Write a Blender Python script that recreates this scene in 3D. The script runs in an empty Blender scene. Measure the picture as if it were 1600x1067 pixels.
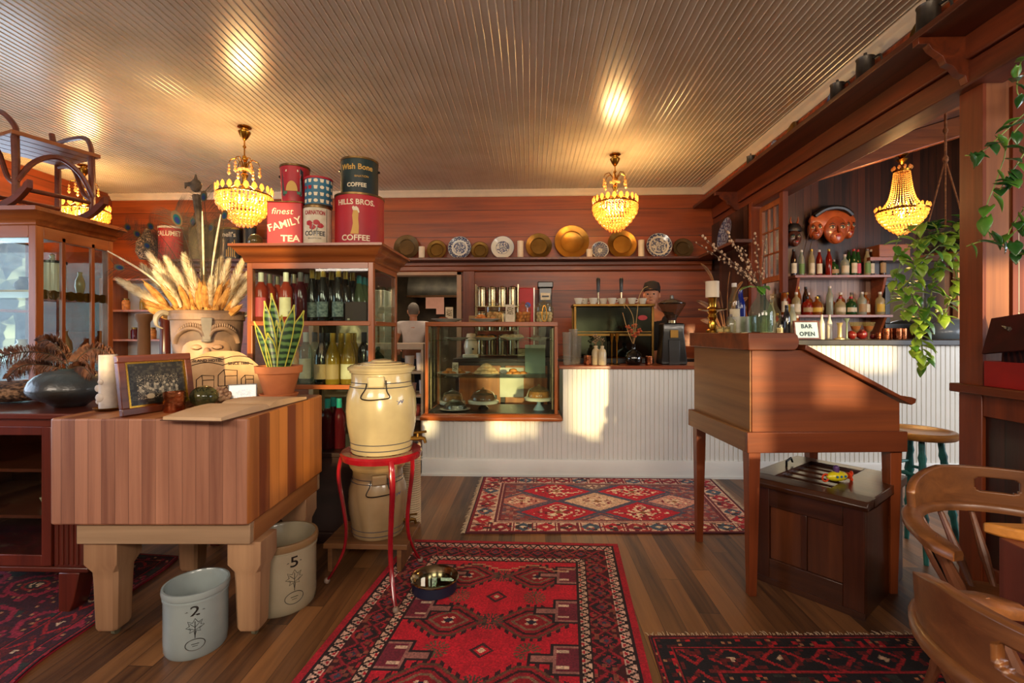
import bpy, bmesh, math, random
import numpy as np
from mathutils import Matrix, Vector
R = random.Random(7)
SC = bpy.context.scene
COL = SC.collection
PI = math.pi
def lin(c): return c/12.92 if c <= .04045 else ((c+.055)/1.055)**2.4
def H(h, a=1.0):
    return (lin(int(h[0:2],16)/255), lin(int(h[2:4],16)/255), lin(int(h[4:6],16)/255), a)
# ------------------------------------------------ camera
FPX = 750.0; HZ = 520.0; EYE = 1.3
YAW = math.atan2(28, 750)
cd = bpy.data.cameras.new('camera'); cam = bpy.data.objects.new('camera', cd); COL.objects.link(cam)
cam.location = (0, 0, EYE); cam.rotation_euler = (PI/2, 0, YAW)
cd.sensor_width = 36; cd.lens = FPX/1600*36; cd.shift_y = -(533.5-HZ)/1600; cd.clip_start = .05
SC.camera = cam
_c, _s = math.cos(YAW), math.sin(YAW)
def at(px, py, X=None, Y=None, Z=None):          # where the sight line of a pixel meets a plane of the room
    x = (px-800)/FPX; z = -(py-HZ)/FPX
    r = (x*_c-_s, x*_s+_c, z)
    t = X/r[0] if X is not None else Y/r[1] if Y is not None else (Z-EYE)/r[2]
    return Vector((r[0]*t, r[1]*t, EYE+r[2]*t))
# ------------------------------------------------ world, sun, window light, added fill, exposure
w = bpy.data.worlds.new('sky'); SC.world = w; w.use_nodes = True
nt = w.node_tree; bgn = nt.nodes['Background']
sky = nt.nodes.new('ShaderNodeTexSky'); sky.sky_type = 'HOSEK_WILKIE'
sky.sun_direction = Vector((.2, -1, .3)).normalized(); sky.turbidity = 4; sky.ground_albedo = .3
nt.links.new(sky.outputs[0], bgn.inputs[0]); bgn.inputs[1].default_value = 2.4
SC.view_settings.view_transform = 'Standard'; SC.view_settings.look = 'None'
SC.view_settings.exposure = 0.18; SC.view_settings.gamma = 1
try: SC.view_settings.use_curve_mapping = False
except Exception: pass
def light(name, typ, loc, energy, color, direction=None, **k):
    ld = bpy.data.lights.new(name, typ); ld.energy = energy; ld.color = color
    for a, b in k.items(): setattr(ld, a, b)
    o = bpy.data.objects.new(name, ld); COL.objects.link(o); o.location = loc
    if direction is not None: o.rotation_euler = Vector(direction).to_track_quat('-Z', 'Y').to_euler()
    return o
SUN_AZ = math.radians(11); SUN_EL = math.radians(5.2)
sd = Vector((-math.sin(SUN_AZ)*math.cos(SUN_EL), math.cos(SUN_AZ)*math.cos(SUN_EL), -math.sin(SUN_EL)))
light('low_sun', 'SUN', (3, -8, 4), 7.5, (1, .66, .30), sd, angle=math.radians(1.3))
# left-window daylight; lamps behind the camera and beyond the bar are added fill
for i, (x, wd) in enumerate(((-2.6, 1.8), (.5, 1.6), (3.2, 1.9))):
    light('rear_fill_light', 'AREA', (x, -1.75, 2.62), 66, (1, .84, .68), (0, 1, -.30), shape='RECTANGLE', size=wd, size_y=.65)
light('left_window_daylight', 'AREA', (-5.22, 2.6, 1.5), 85, (.62, .78, 1), (1, 0, -.1), shape='RECTANGLE', size=4.6, size_y=1.4)
light('right_fill_light', 'AREA', (5.6, 2.2, 1.7), 95, (.85, .9, 1), (-1, .1, -.1), shape='RECTANGLE', size=3.2, size_y=1.4)
light('kitchen_lamp', 'AREA', (-1.6, 7.2, 2.7), 22, (1, .82, .6), (0, 0, -1), shape='RECTANGLE', size=1.6, size_y=.8)
# ------------------------------------------------ materials
MATS = {}
def newmat(name):
    m = bpy.data.materials.new(name); m.use_nodes = True
    return m, m.node_tree, m.node_tree.nodes['Principled BSDF']
def _coords(nt, scale, rot=(0,0,0)):
    tc = nt.nodes.new('ShaderNodeTexCoord'); mp = nt.nodes.new('ShaderNodeMapping')
    nt.links.new(tc.outputs['Object'], mp.inputs[0]); mp.inputs['Scale'].default_value = scale; mp.inputs['Rotation'].default_value = rot
    return mp.outputs[0]
def _ramp(nt, fac, stops):
    r = nt.nodes.new('ShaderNodeValToRGB'); e = r.color_ramp.elements
    while len(e) < len(stops): e.new(.5)
    for k, (p, c) in enumerate(stops): e[k].position = p; e[k].color = c
    nt.links.new(fac, r.inputs[0]); return r.outputs[0]
def mat(name, c, c2=None, scale=8, detail=4, rough=.5, metal=0, bump=0, bscale=None, coat=0, emit=None, estr=0, spec=.5, sss=0, stretch=(1,1,1), lo=.35, hi=.65):
    if name in MATS: return MATS[name]
    m, nt, b = newmat(name)
    b.inputs['Base Color'].default_value = H(c); b.inputs['Roughness'].default_value = rough
    b.inputs['Metallic'].default_value = metal; b.inputs['Coat Weight'].default_value = coat
    b.inputs['Specular IOR Level'].default_value = spec
    if emit: b.inputs['Emission Color'].default_value = H(emit); b.inputs['Emission Strength'].default_value = estr
    co = _coords(nt, stretch)
    n = nt.nodes.new('ShaderNodeTexNoise'); n.inputs['Scale'].default_value = scale; n.inputs['Detail'].default_value = detail
    nt.links.new(co, n.inputs['Vector'])
    if c2 is None:                                        # every surface has a slight unevenness of tone
        h = H(c); c2c = tuple(min(1, v*.86) for v in h[:3])+(1,)
        nt.links.new(_ramp(nt, n.outputs[0], [(.3, h), (.75, c2c)]), b.inputs['Base Color'])
    else: nt.links.new(_ramp(nt, n.outputs[0], [(lo, H(c)), (hi, H(c2))]), b.inputs['Base Color'])
    if bump:
        n2 = n
        if bscale:
            n2 = nt.nodes.new('ShaderNodeTexNoise'); n2.inputs['Scale'].default_value = bscale; nt.links.new(co, n2.inputs['Vector'])
        bp = nt.nodes.new('ShaderNodeBump'); bp.inputs['Strength'].default_value = bump; bp.inputs['Distance'].default_value = .01
        nt.links.new(n2.outputs[0], bp.inputs['Height']); nt.links.new(bp.outputs[0], b.inputs['Normal'])
    MATS[name] = m; return m
def wood(name, dark, light_, axis='Z', rough=.38, grain=1.0, plank=None, paxis='X', gap=.03, coat=.15, var=.35, stag=0, knots=False, bump=.25, glen=1.0):
    """grain along axis; plank = board width across paxis, with tone differing board by board and dark joints"""
    if name in MATS: return MATS[name]
    m, nt, b = newmat(name)
    L = nt.links.new; N = nt.nodes.new
    b.inputs['Roughness'].default_value = rough; b.inputs['Coat Weight'].default_value = coat; b.inputs['Coat Roughness'].default_value = .25
    tc = N('ShaderNodeTexCoord'); base = tc.outputs['Object']
    sep = N('ShaderNodeSeparateXYZ'); L(base, sep.inputs[0])
    ax = {'X':0,'Y':1,'Z':2}
    def mth(op, a, b_=None, c_=None):
        n = N('ShaderNodeMath'); n.operation = op
        for i, v in enumerate((a, b_, c_)):
            if v is None: continue
            if isinstance(v, (int, float)): n.inputs[i].default_value = v
            else: L(v, n.inputs[i])
        return n.outputs[0]
    vec = base; joint = None; rnd = None
    if plank:
        q = mth('DIVIDE', sep.outputs[ax[paxis]], plank); idx = mth('FLOOR', q); fr = mth('FRACT', q)
        w1 = N('ShaderNodeTexWhiteNoise'); w1.noise_dimensions = '1D'; L(idx, w1.inputs['W']); rnd = w1.outputs['Value']
        d = mth('ABSOLUTE', mth('SUBTRACT', fr, .5)); joint = mth('GREATER_THAN', d, .5-gap)
        if stag:
            s2 = mth('DIVIDE', mth('ADD', sep.outputs[ax[axis]], mth('MULTIPLY', rnd, 37.0)), stag)
            i2 = mth('FLOOR', s2); f2 = mth('FRACT', s2)
            w2 = N('ShaderNodeTexWhiteNoise'); w2.noise_dimensions = '2D'
            cb = N('ShaderNodeCombineXYZ'); L(idx, cb.inputs[0]); L(i2, cb.inputs[1]); L(cb.outputs[0], w2.inputs['Vector']); rnd = w2.outputs['Value']
            j2 = mth('GREATER_THAN', mth('ABSOLUTE', mth('SUBTRACT', f2, .5)), .5-.0015/stag*1.2)
            joint = mth('MAXIMUM', joint, j2)
        va = N('ShaderNodeVectorMath'); va.operation = 'ADD'; L(base, va.inputs[0])
        cb = N('ShaderNodeCombineXYZ')
        for k in range(3): L(mth('MULTIPLY', rnd, 17.3+k*5), cb.inputs[k])
        L(cb.outputs[0], va.inputs[1]); vec = va.outputs[0]
    sc = [22*grain]*3; sc[ax[axis]] = 1.1*grain/glen
    mp = N('ShaderNodeMapping'); mp.inputs['Scale'].default_value = sc; L(vec, mp.inputs[0])
    n = N('ShaderNodeTexNoise'); n.inputs['Scale'].default_value = 1; n.inputs['Detail'].default_value = 7; n.inputs['Roughness'].default_value = .62; n.inputs['Distortion'].default_value = .7
    L(mp.outputs[0], n.inputs['Vector'])
    sc2 = [5*grain]*3; sc2[ax[axis]] = .5*grain
    mp2 = N('ShaderNodeMapping'); mp2.inputs['Scale'].default_value = sc2; L(vec, mp2.inputs[0])
    nb = N('ShaderNodeTexNoise'); nb.inputs['Scale'].default_value = 1; nb.inputs['Detail'].default_value = 3; nb.inputs['Distortion'].default_value = 1.2; L(mp2.outputs[0], nb.inputs['Vector'])
    f = mth('ADD', mth('MULTIPLY', n.outputs[0], .6), mth('MULTIPLY', nb.outputs[0], .4))
    if rnd is not None: f = mth('ADD', f, mth('MULTIPLY', mth('SUBTRACT', rnd, .5), var))
    colr = _ramp(nt, f, [(.30, H(dark)), (.72, H(light_))])
    if knots:
        vo = N('ShaderNodeTexVoronoi'); vs = [3.2]*3; vs[ax[axis]] = 1.7
        mk = N('ShaderNodeMapping'); mk.inputs['Scale'].default_value = vs; L(vec, mk.inputs[0]); L(mk.outputs[0], vo.inputs['Vector']); vo.inputs['Scale'].default_value = 1
        k = _ramp(nt, vo.outputs['Distance'], [(.05, (1,1,1,1)), (.09, (0,0,0,1))])
        mx = N('ShaderNodeMix'); mx.data_type = 'RGBA'; L(k, mx.inputs[0]); L(colr, mx.inputs[6]); mx.inputs[7].default_value = H('3a1c0e'); colr = mx.outputs[2]
    if joint is not None:
        mx = N('ShaderNodeMix'); mx.data_type = 'RGBA'; L(mth('MULTIPLY', joint, .8), mx.inputs[0]); L(colr, mx.inputs[6])
        mx.inputs[7].default_value = tuple(v*.25 for v in H(dark)[:3])+(1,); colr = mx.outputs[2]
    L(colr, b.inputs['Base Color'])
    bp = N('ShaderNodeBump'); bp.inputs['Strength'].default_value = bump; bp.inputs['Distance'].default_value = .004
    hh = n.outputs[0] if joint is None else mth('SUBTRACT', n.outputs[0], mth('MULTIPLY', joint, 1.5))
    L(hh, bp.inputs['Height']); L(bp.outputs[0], b.inputs['Normal'])
    MATS[name] = m; return m
def glass(name, tint='ffffff', rough=.02, refl=.9, opac=0.0, thick='ffffff'):
    """thin glass: see-through with a mirror sheen growing at grazing angles"""
    if name in MATS: return MATS[name]
    m = bpy.data.materials.new(name); m.use_nodes = True; nt = m.node_tree
    for n in list(nt.nodes): nt.nodes.remove(n)
    N = nt.nodes.new; L = nt.links.new
    out = N('ShaderNodeOutputMaterial'); tr = N('ShaderNodeBsdfTransparent'); tr.inputs[0].default_value = H(tint)
    gl = N('ShaderNodeBsdfGlossy'); gl.inputs['Roughness'].default_value = rough; gl.inputs[0].default_value = (refl,)*3+(1,)
    fr = N('ShaderNodeFresnel'); fr.inputs[0].default_value = 1.5
    ge = N('ShaderNodeNewGeometry'); su = N('ShaderNodeMath'); su.operation = 'SUBTRACT'; su.inputs[0].default_value = 1; L(ge.outputs['Backfacing'], su.inputs[1])
    ml = N('ShaderNodeMath'); ml.operation = 'MULTIPLY'; L(fr.outputs[0], ml.inputs[0]); L(su.outputs[0], ml.inputs[1])
    mx = N('ShaderNodeMixShader'); L(ml.outputs[0], mx.inputs[0])
    first = tr.outputs[0]
    if opac:
        di = N('ShaderNodeBsdfDiffuse'); di.inputs[0].default_value = H(thick)
        m2 = N('ShaderNodeMixShader'); m2.inputs[0].default_value = opac; L(tr.outputs[0], m2.inputs[1]); L(di.outputs[0], m2.inputs[2]); first = m2.outputs[0]
    L(first, mx.inputs[1]); L(gl.outputs[0], mx.inputs[2]); L(mx.outputs[0], out.inputs[0])
    MATS[name] = m; return m
def painted(name='painted', rough=.6, coat=0, metal=0, bump=0, bscale=300):
    if name in MATS: return MATS[name]
    m, nt, b = newmat(name); b.inputs['Roughness'].default_value = rough; b.inputs['Coat Weight'].default_value = coat; b.inputs['Metallic'].default_value = metal
    a = nt.nodes.new('ShaderNodeVertexColor'); a.layer_name = 'Col'; nt.links.new(a.outputs[0], b.inputs['Base Color'])
    if bump:
        n = nt.nodes.new('ShaderNodeTexNoise'); n.inputs['Scale'].default_value = bscale; nt.links.new(_coords(nt, (1,1,1)), n.inputs['Vector'])
        bp = nt.nodes.new('ShaderNodeBump'); bp.inputs['Strength'].default_value = bump; bp.inputs['Distance'].default_value = .004
        nt.links.new(n.outputs[0], bp.inputs['Height']); nt.links.new(bp.outputs[0], b.inputs['Normal'])
    MATS[name] = m; return m
# ------------------------------------------------ mesh builder
def T(x=0, y=0, z=0): return Matrix.Translation((x, y, z))
def RX(a): return Matrix.Rotation(math.radians(a), 4, 'X')
def RY(a): return Matrix.Rotation(math.radians(a), 4, 'Y')
def RZ(a): return Matrix.Rotation(math.radians(a), 4, 'Z')
I4 = Matrix.Identity(4)
class MB:
    def __init__(s): s.v = []; s.f = []; s.mi = []; s.M = I4
    def add(s, vs, fs, mi=0, m=None):
        o = len(s.v); mm = s.M if m is None else s.M @ m
        if mm is I4: s.v += [tuple(p) for p in vs]
        else: s.v += [tuple(mm @ Vector(p)) for p in vs]
        s.f += [tuple(i+o for i in f) for f in fs]; s.mi += [mi]*len(fs); return s
    def box(s, x0, y0, z0, x1, y1, z1, mi=0, m=None):
        if x0 > x1: x0, x1 = x1, x0
        if y0 > y1: y0, y1 = y1, y0
        if z0 > z1: z0, z1 = z1, z0
        return s.add([(x0,y0,z0),(x1,y0,z0),(x1,y1,z0),(x0,y1,z0),(x0,y0,z1),(x1,y0,z1),(x1,y1,z1),(x0,y1,z1)],
                     [(0,3,2,1),(4,5,6,7),(0,1,5,4),(1,2,6,5),(2,3,7,6),(3,0,4,7)], mi, m)
    def lathe(s, prof, n=24, mi=0, m=None, sx=1, sy=1, a0=0, a1=360, wob=None):
        full = abs(a1-a0) >= 360; k = n if full else n+1
        vs = []; fs = []
        for r, z in prof:
            for i in range(k):
                a = math.radians(a0+(a1-a0)*i/n); rr = r*(wob(a, z) if wob else 1)
                vs.append((rr*math.cos(a)*sx, rr*math.sin(a)*sy, z))
        for j in range(len(prof)-1):
            for i in range(n if full else n):
                i2 = (i+1) % k
                if not full and i2 == 0: continue
                fs.append((j*k+i, j*k+i2, (j+1)*k+i2, (j+1)*k+i))
        if full:
            if prof[0][0] > 1e-5 and prof[0][1] <= prof[-1][1] or True:
                pass
        return s.add(vs, fs, mi, m)
    def cyl(s, r, z0, z1, n=20, mi=0, m=None, r2=None):
        r2 = r if r2 is None else r2
        return s.lathe([(1e-6, z0), (r, z0), (r2, z1), (1e-6, z1)], n, mi, m)
    def tube(s, pts, r, n=8, mi=0, closed=False, m=None, flat=1.0):
        P = [Vector(p) for p in pts]; k = len(P)
        rs = r if isinstance(r, (list, tuple)) else [r]*k
        vs = []; fs = []; up = None
        for i in range(k):
            if closed: t = P[(i+1) % k]-P[i-1]
            else: t = P[min(i+1, k-1)]-P[max(i-1, 0)]
            if t.length < 1e-9: t = Vector((0,0,1))
            t.normalize()
            if up is None:
                up = Vector((0,0,1)) if abs(t.z) < .9 else Vector((1,0,0))
            u = up - t*up.dot(t)
            if u.length < 1e-6: u = t.orthogonal()
            u.normalize(); w_ = t.cross(u); up = u
            for j in range(n):
                a = 2*PI*j/n; vs.append(P[i]+(u*math.cos(a)*flat+w_*math.sin(a))*rs[i])
        for i in range(k if closed else k-1):
            for j in range(n):
                j2 = (j+1) % n; i2 = (i+1) % k
                fs.append((i*n+j, i*n+j2, i2*n+j2, i2*n+j))
        if not closed: fs.append(tuple(range(n-1, -1, -1))); fs.append(tuple((k-1)*n+j for j in range(n)))
        return s.add(vs, fs, mi, m)
    def ball(s, c, r, n=14, mi=0, m=None):
        if not isinstance(r, (tuple, list)): r = (r, r, r)
        h = max(4, n//2)
        prof = [(max(1e-6, math.sin(PI*i/h)), -math.cos(PI*i/h)) for i in range(h+1)]
        mm = T(*c) @ Matrix.Diagonal((r[0], r[1], r[2], 1))
        return s.lathe(prof, n, mi, mm if m is None else m @ mm)
    def prism(s, poly, a, b, axis='Y', mi=0, m=None):
        """poly in the two other axes (in order X,Y,Z), swept along axis from a to b"""
        k = len(poly)
        def pt(p, t):
            return {'X': (t, p[0], p[1]), 'Y': (p[0], t, p[1]), 'Z': (p[0], p[1], t)}[axis]
        vs = [pt(p, a) for p in poly]+[pt(p, b) for p in poly]
        fs = [tuple(range(k))[::-1], tuple(range(k, 2*k))]+[(i, (i+1) % k, k+(i+1) % k, k+i) for i in range(k)]
        return s.add(vs, fs, mi, m)
    def strip(s, poly, a, b, axis='Y', mi=0, m=None):      # open profile
        k = len(poly)
        def pt(p, t):
            return {'X': (t, p[0], p[1]), 'Y': (p[0], t, p[1]), 'Z': (p[0], p[1], t)}[axis]
        vs = [pt(p, a) for p in poly]+[pt(p, b) for p in poly]
        return s.add(vs, [(i, i+1, k+i+1, k+i) for i in range(k-1)], mi, m)
    def build(s, name, mats, parent=None, loc=(0,0,0), rot=(0,0,0), bevel=0, sub=0, smooth=35, solid=0, seg=2):
        me = bpy.data.meshes.new(name); me.from_pydata(s.v, [], s.f)
        if not isinstance(mats, (list, tuple)): mats = [mats]
        for q in mats: me.materials.append(q)
        me.polygons.foreach_set('material_index', s.mi)
        bm = bmesh.new(); bm.from_mesh(me); bmesh.ops.remove_doubles(bm, verts=bm.verts, dist=2e-5)
        bmesh.ops.recalc_face_normals(bm, faces=bm.faces); bm.to_mesh(me); bm.free()
        if smooth:
            me.polygons.foreach_set('use_smooth', [True]*len(me.polygons))
            try: me.set_sharp_from_angle(angle=math.radians(smooth))
            except Exception: pass
        me.update()
        o = bpy.data.objects.new(name, me); COL.objects.link(o); o.location = loc; o.rotation_euler = rot
        if parent: o.parent = parent
        if bevel:
            b = o.modifiers.new('bevel', 'BEVEL'); b.width = bevel; b.segments = seg; b.limit_method = 'ANGLE'; b.angle_limit = math.radians(40)
        if solid:
            b = o.modifiers.new('solid', 'SOLIDIFY'); b.thickness = solid; b.offset = 0
        if sub:
            b = o.modifiers.new('sub', 'SUBSURF'); b.levels = sub; b.render_levels = sub
        return o
def tag(o, label=None, cat=None, group=None, kind=None):
    if label: o['label'] = label
    if cat: o['category'] = cat
    if group: o['group'] = group
    if kind: o['kind'] = kind
    return o
def thing(name, label, cat, loc=(0,0,0), rz=0, group=None):
    o = bpy.data.objects.new(name, None); COL.objects.link(o); o.empty_display_size = .1
    o.location = loc; o.rotation_euler = (0, 0, math.radians(rz)); return tag(o, label, cat, group)
def struct(name, mb, m, **k): return tag(mb.build(name, m, **k), kind='structure')
def sbox(name, x0, y0, z0, x1, y1, z1, m, **k):
    return struct(name, MB().box(x0-x0, 0, 0, x1-x0, y1-y0, z1-z0), m, loc=(x0, y0, z0), **k)
def bxs(name, boxes, m, parent, bevel=0):          # several like pieces, each a part of its own
    return [MB().box(*q).build(name, m, parent, bevel=bevel) for q in boxes]
KIDS = {}
def dup(root, loc, rz=None, label=None, group=None, scale=None):
    r = root.copy(); COL.objects.link(r); r.location = loc
    if rz is not None: r.rotation_euler = (0, 0, math.radians(rz))
    if scale: r.scale = (scale,)*3 if not isinstance(scale, (tuple, list)) else scale
    if label: r['label'] = label
    if group: r['group'] = group
    if root.name not in KIDS: KIDS[root.name] = [(c, list(c.children)) for c in root.children]
    for c, gs in KIDS[root.name]:
        d = c.copy(); COL.objects.link(d); d.parent = r
        for g in gs:
            e = g.copy(); COL.objects.link(e); e.parent = d
    return r
def srgb2lin(a): return np.where(a <= .04045, a/12.92, ((a+.055)/1.055)**2.4)
def paint_mesh(name, arr, fn, m, parent=None, loc=(0,0,0), rot=(0,0,0), edge=None):
    """a cloth, print or glaze whose own pattern is coloured face by face; fn(U,V) -> X,Y,Z arrays, V down the picture"""
    hh, ww = arr.shape[:2]
    V, U = np.meshgrid(np.linspace(0, 1, hh+1), np.linspace(0, 1, ww+1), indexing='ij')
    X, Y, Z = fn(U, V); co = np.stack([X+0*U, Y+0*U, Z+0*U], -1).reshape(-1, 3)
    idx = np.arange((hh+1)*(ww+1)).reshape(hh+1, ww+1)
    f = np.stack([idx[1:, :-1], idx[1:, 1:], idx[:-1, 1:], idx[:-1, :-1]], -1).reshape(-1, 4)
    me = bpy.data.meshes.new(name); me.vertices.add(len(co)); me.vertices.foreach_set('co', co.ravel().astype(np.float32))
    me.loops.add(f.size); me.loops.foreach_set('vertex_index', f.ravel().astype(np.int32))
    me.polygons.add(len(f)); me.polygons.foreach_set('loop_start', (np.arange(len(f))*4).astype(np.int32))
    try: me.polygons.foreach_set('loop_total', np.full(len(f), 4, np.int32))
    except Exception: pass
    me.update(calc_edges=True); me.validate()
    ca = me.color_attributes.new('Col', 'FLOAT_COLOR', 'CORNER')
    c = srgb2lin(arr.reshape(-1, 3)); c4 = np.ones((len(c), 4)); c4[:, :3] = c
    ca.data.foreach_set('color', np.repeat(c4, 4, axis=0).ravel().astype(np.float32))
    me.materials.append(m); me.polygons.foreach_set('use_smooth', [True]*len(f))
    o = bpy.data.objects.new(name, me); COL.objects.link(o); o.location = loc; o.rotation_euler = rot
    if parent: o.parent = parent
    return o
def text(name, s, size, m, parent, loc=(0,0,0), rot=(90,0,0), depth=.0006, bold=0, wrap=None, sx=1, shear=0, align='CENTER', spacing=1):
    """lettering as its own mesh; wrap = radius of the round body it is printed on (axis local Z)"""
    cu = bpy.data.curves.new('t', 'FONT'); cu.body = s; cu.size = size; cu.align_x = align; cu.align_y = 'CENTER'
    cu.extrude = depth; cu.offset = bold; cu.shear = shear; cu.space_character = spacing; cu.resolution_u = 3
    ob = bpy.data.objects.new('t', cu); COL.objects.link(ob)
    dg = bpy.context.evaluated_depsgraph_get(); dg.update()
    me = bpy.data.meshes.new_from_object(ob.evaluated_get(dg)); bpy.data.objects.remove(ob); me.name = name
    if wrap:
        bm = bmesh.new(); bm.from_mesh(me); 
        bmesh.ops.triangulate(bm, faces=bm.faces)
        es = [e for e in bm.edges if e.calc_length() > wrap*.25]
        if es: bmesh.ops.subdivide_edges(bm, edges=es, cuts=2)
        bm.to_mesh(me); bm.free()
        for v in me.vertices:
            a = v.co.x*sx/wrap; rr = wrap+v.co.z
            v.co = Vector((rr*math.sin(a), -rr*math.cos(a), v.co.y))
    else:
        for v in me.vertices: v.co.x *= sx
    me.materials.clear(); me.materials.append(m)
    for p in me.polygons: p.use_smooth = False
    o = bpy.data.objects.new(name, me); COL.objects.link(o); o.location = loc
    o.rotation_euler = [math.radians(a) for a in ((0,0,rot[2]) if wrap else rot)]
    if parent: o.parent = parent
    return o
def bez(p0, p1, p2, p3, n=10):
    P = [Vector(p) for p in (p0, p1, p2, p3)]
    return [P[0]*(1-t)**3+P[1]*3*t*(1-t)**2+P[2]*3*t*t*(1-t)+P[3]*t**3 for t in [i/n for i in range(n+1)]]
def spl(pts, n=6):                                   # smooth curve through the points
    P = [Vector(p) for p in pts]; o = []
    for i in range(len(P)-1):
        a = P[max(i-1, 0)]; b = P[i]; c = P[i+1]; d = P[min(i+2, len(P)-1)]
        for k in range(n):
            t = k/n; o.append(.5*((2*b)+(c-a)*t+(2*a-5*b+4*c-d)*t*t+(3*b-a-3*c+d)*t**3))
    o.append(P[-1]); return o
# ================================================ THE ROOM
m_floor = wood('floor_boards', '3c2416', '8e6038', 'Y', rough=.44, plank=.098, paxis='X', gap=.012, stag=2.4, var=.36, coat=.05, bump=.3)
m_red = wood('red_plank_wall', '5a230b', 'ac4f19', 'X', rough=.42, plank=.33, paxis='Z', gap=.012, grain=.8, var=.2, coat=.1)
m_beam = wood('beam_wood', '3c1709', '8a3c17', 'Y', rough=.4, grain=.7, coat=.1)
m_dark = wood('dark_boards', '1c0c07', '4f2614', 'Z', rough=.4, plank=.09, paxis='X', gap=.04, grain=.9, coat=.2)
m_darky = wood('dark_boards_side', '1c0c07', '4f2614', 'Z', rough=.4, plank=.09, paxis='Y', gap=.04, grain=.9, coat=.2)
m_post = wood('post_wood', '64341a', 'a8683a', 'Z', rough=.5, grain=.7)
m_postred = wood('post_red', '4e1c0c', '93431d', 'Z', rough=.4, grain=.7)
m_ceil = mat('ceiling_paint', 'cabca8', 'bfb09a', scale=3, rough=.24, bump=.04, bscale=6, coat=.0, spec=.62)
m_crown = mat('crown_paint', 'd9c3a6', rough=.4)
m_white = mat('white_paint', 'e6e6de', 'dadad2', scale=2, rough=.4, bump=.05, bscale=30)
m_board = mat('strand_board', 'b4521f', '6f2509', scale=26, detail=5, rough=.6, bump=.3)
m_plain = mat('plain_wall', 'a89a86', rough=.7)
def frange(a, b, st):
    o = []; 
    while a < b: o.append(a); a += st
    return o
XL, XR, YB, YF, ZC = -5.3, 2.12, 5.9, -1.9, 3.05
f = MB(); f.box(XL-.1, YF-.1, -.1, 6.0, 10.0, 0); struct('floor', f, m_floor)
def bead(x0, x1, pitch, d=.004, wd=.0045, z=0):
    """profile of beaded boards: a narrow groove and a round bead at every joint"""
    p = [(x0, z)]; x = x0+pitch
    k = 0
    while x < x1-wd*2:
        p += [(x-wd, z), (x-wd*.4, z+d), (x+wd*.2, z+d), (x+wd*.5, z), (x+wd, z-d*.35), (x+wd*1.6, z)]
        x += pitch; k += 1
    return p+[(x1, z)]
c = MB(); c.strip([(x, z) for x, z in bead(XL, XR+.02, .0445, -.0045, .0045, ZC)], YF, YB, 'Y'); c.strip([(XL, ZC+.12), (XR+.02, ZC+.12)], YF, YB, 'Y')
struct('ceiling', c, m_ceil, smooth=25)
cr = [(0, 0), (0, -.075), (-.012, -.075), (-.03, -.05), (-.036, -.03), (-.055, -.02), (-.062, 0)]
b = MB(); b.prism([(YB+p[0], ZC+p[1]) for p in cr], XL, XR, 'X'); struct('trim_1', b, m_crown, smooth=50)
b = MB(); b.prism([(XR+p[0], ZC+p[1]) for p in cr], YF, YB, 'Y'); struct('trim_2', b, m_crown, smooth=50)
# back wall with the kitchen doorway
DX0, DX1, DZ = -2.75, -.84, 2.06
b = MB(); zo = .17
b.box(XL, YB, 0-zo, DX0, YB+.12, DZ-zo); b.box(DX1, YB, 0-zo, 2.3, YB+.12, DZ-zo); b.box(XL, YB, DZ-zo, 2.3, YB+.12, ZC+.1-zo)
struct('wall_back', b, m_red, loc=(0, 0, zo))
b = MB(); b.box(DX1-.06, YB-.03, 0, DX1+.0, YB+.14, DZ); b.box(DX0, YB-.03, 0, DX0+.06, YB+.14, DZ); b.box(DX0, YB-.03, DZ-.05, DX1, YB+.14, DZ+.01)
struct('trim_3', b, mat('door_frame_paint', 'b08a6a', rough=.5), bevel=.004)
b = MB(); b.box(DX1+.02, YB-.035, .0, DX1+.16, YB, 2.12); struct('trim_4', b, m_postred, bevel=.004)
# kitchen beyond
m_kw = mat('kitchen_wall', '6a5a40', '4a3f2c', scale=4, rough=.6)
b = MB(); b.box(-4.2, 9.2, 0, .6, 9.3, 3); struct('wall_kitchen_back', b, m_kw)
b = MB(); b.box(-4.3, 6.02, 0, -4.2, 9.2, 3); struct('wall_kitchen_left', b, m_plain)
b = MB(); b.box(.6, 6.02, 0, .7, 9.2, 3); struct('wall_kitchen_right', b, m_plain)
b = MB(); b.box(-4.2, 6.02, 2.9, .6, 9.2, 3); struct('ceiling_kitchen', b, m_plain)
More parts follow.
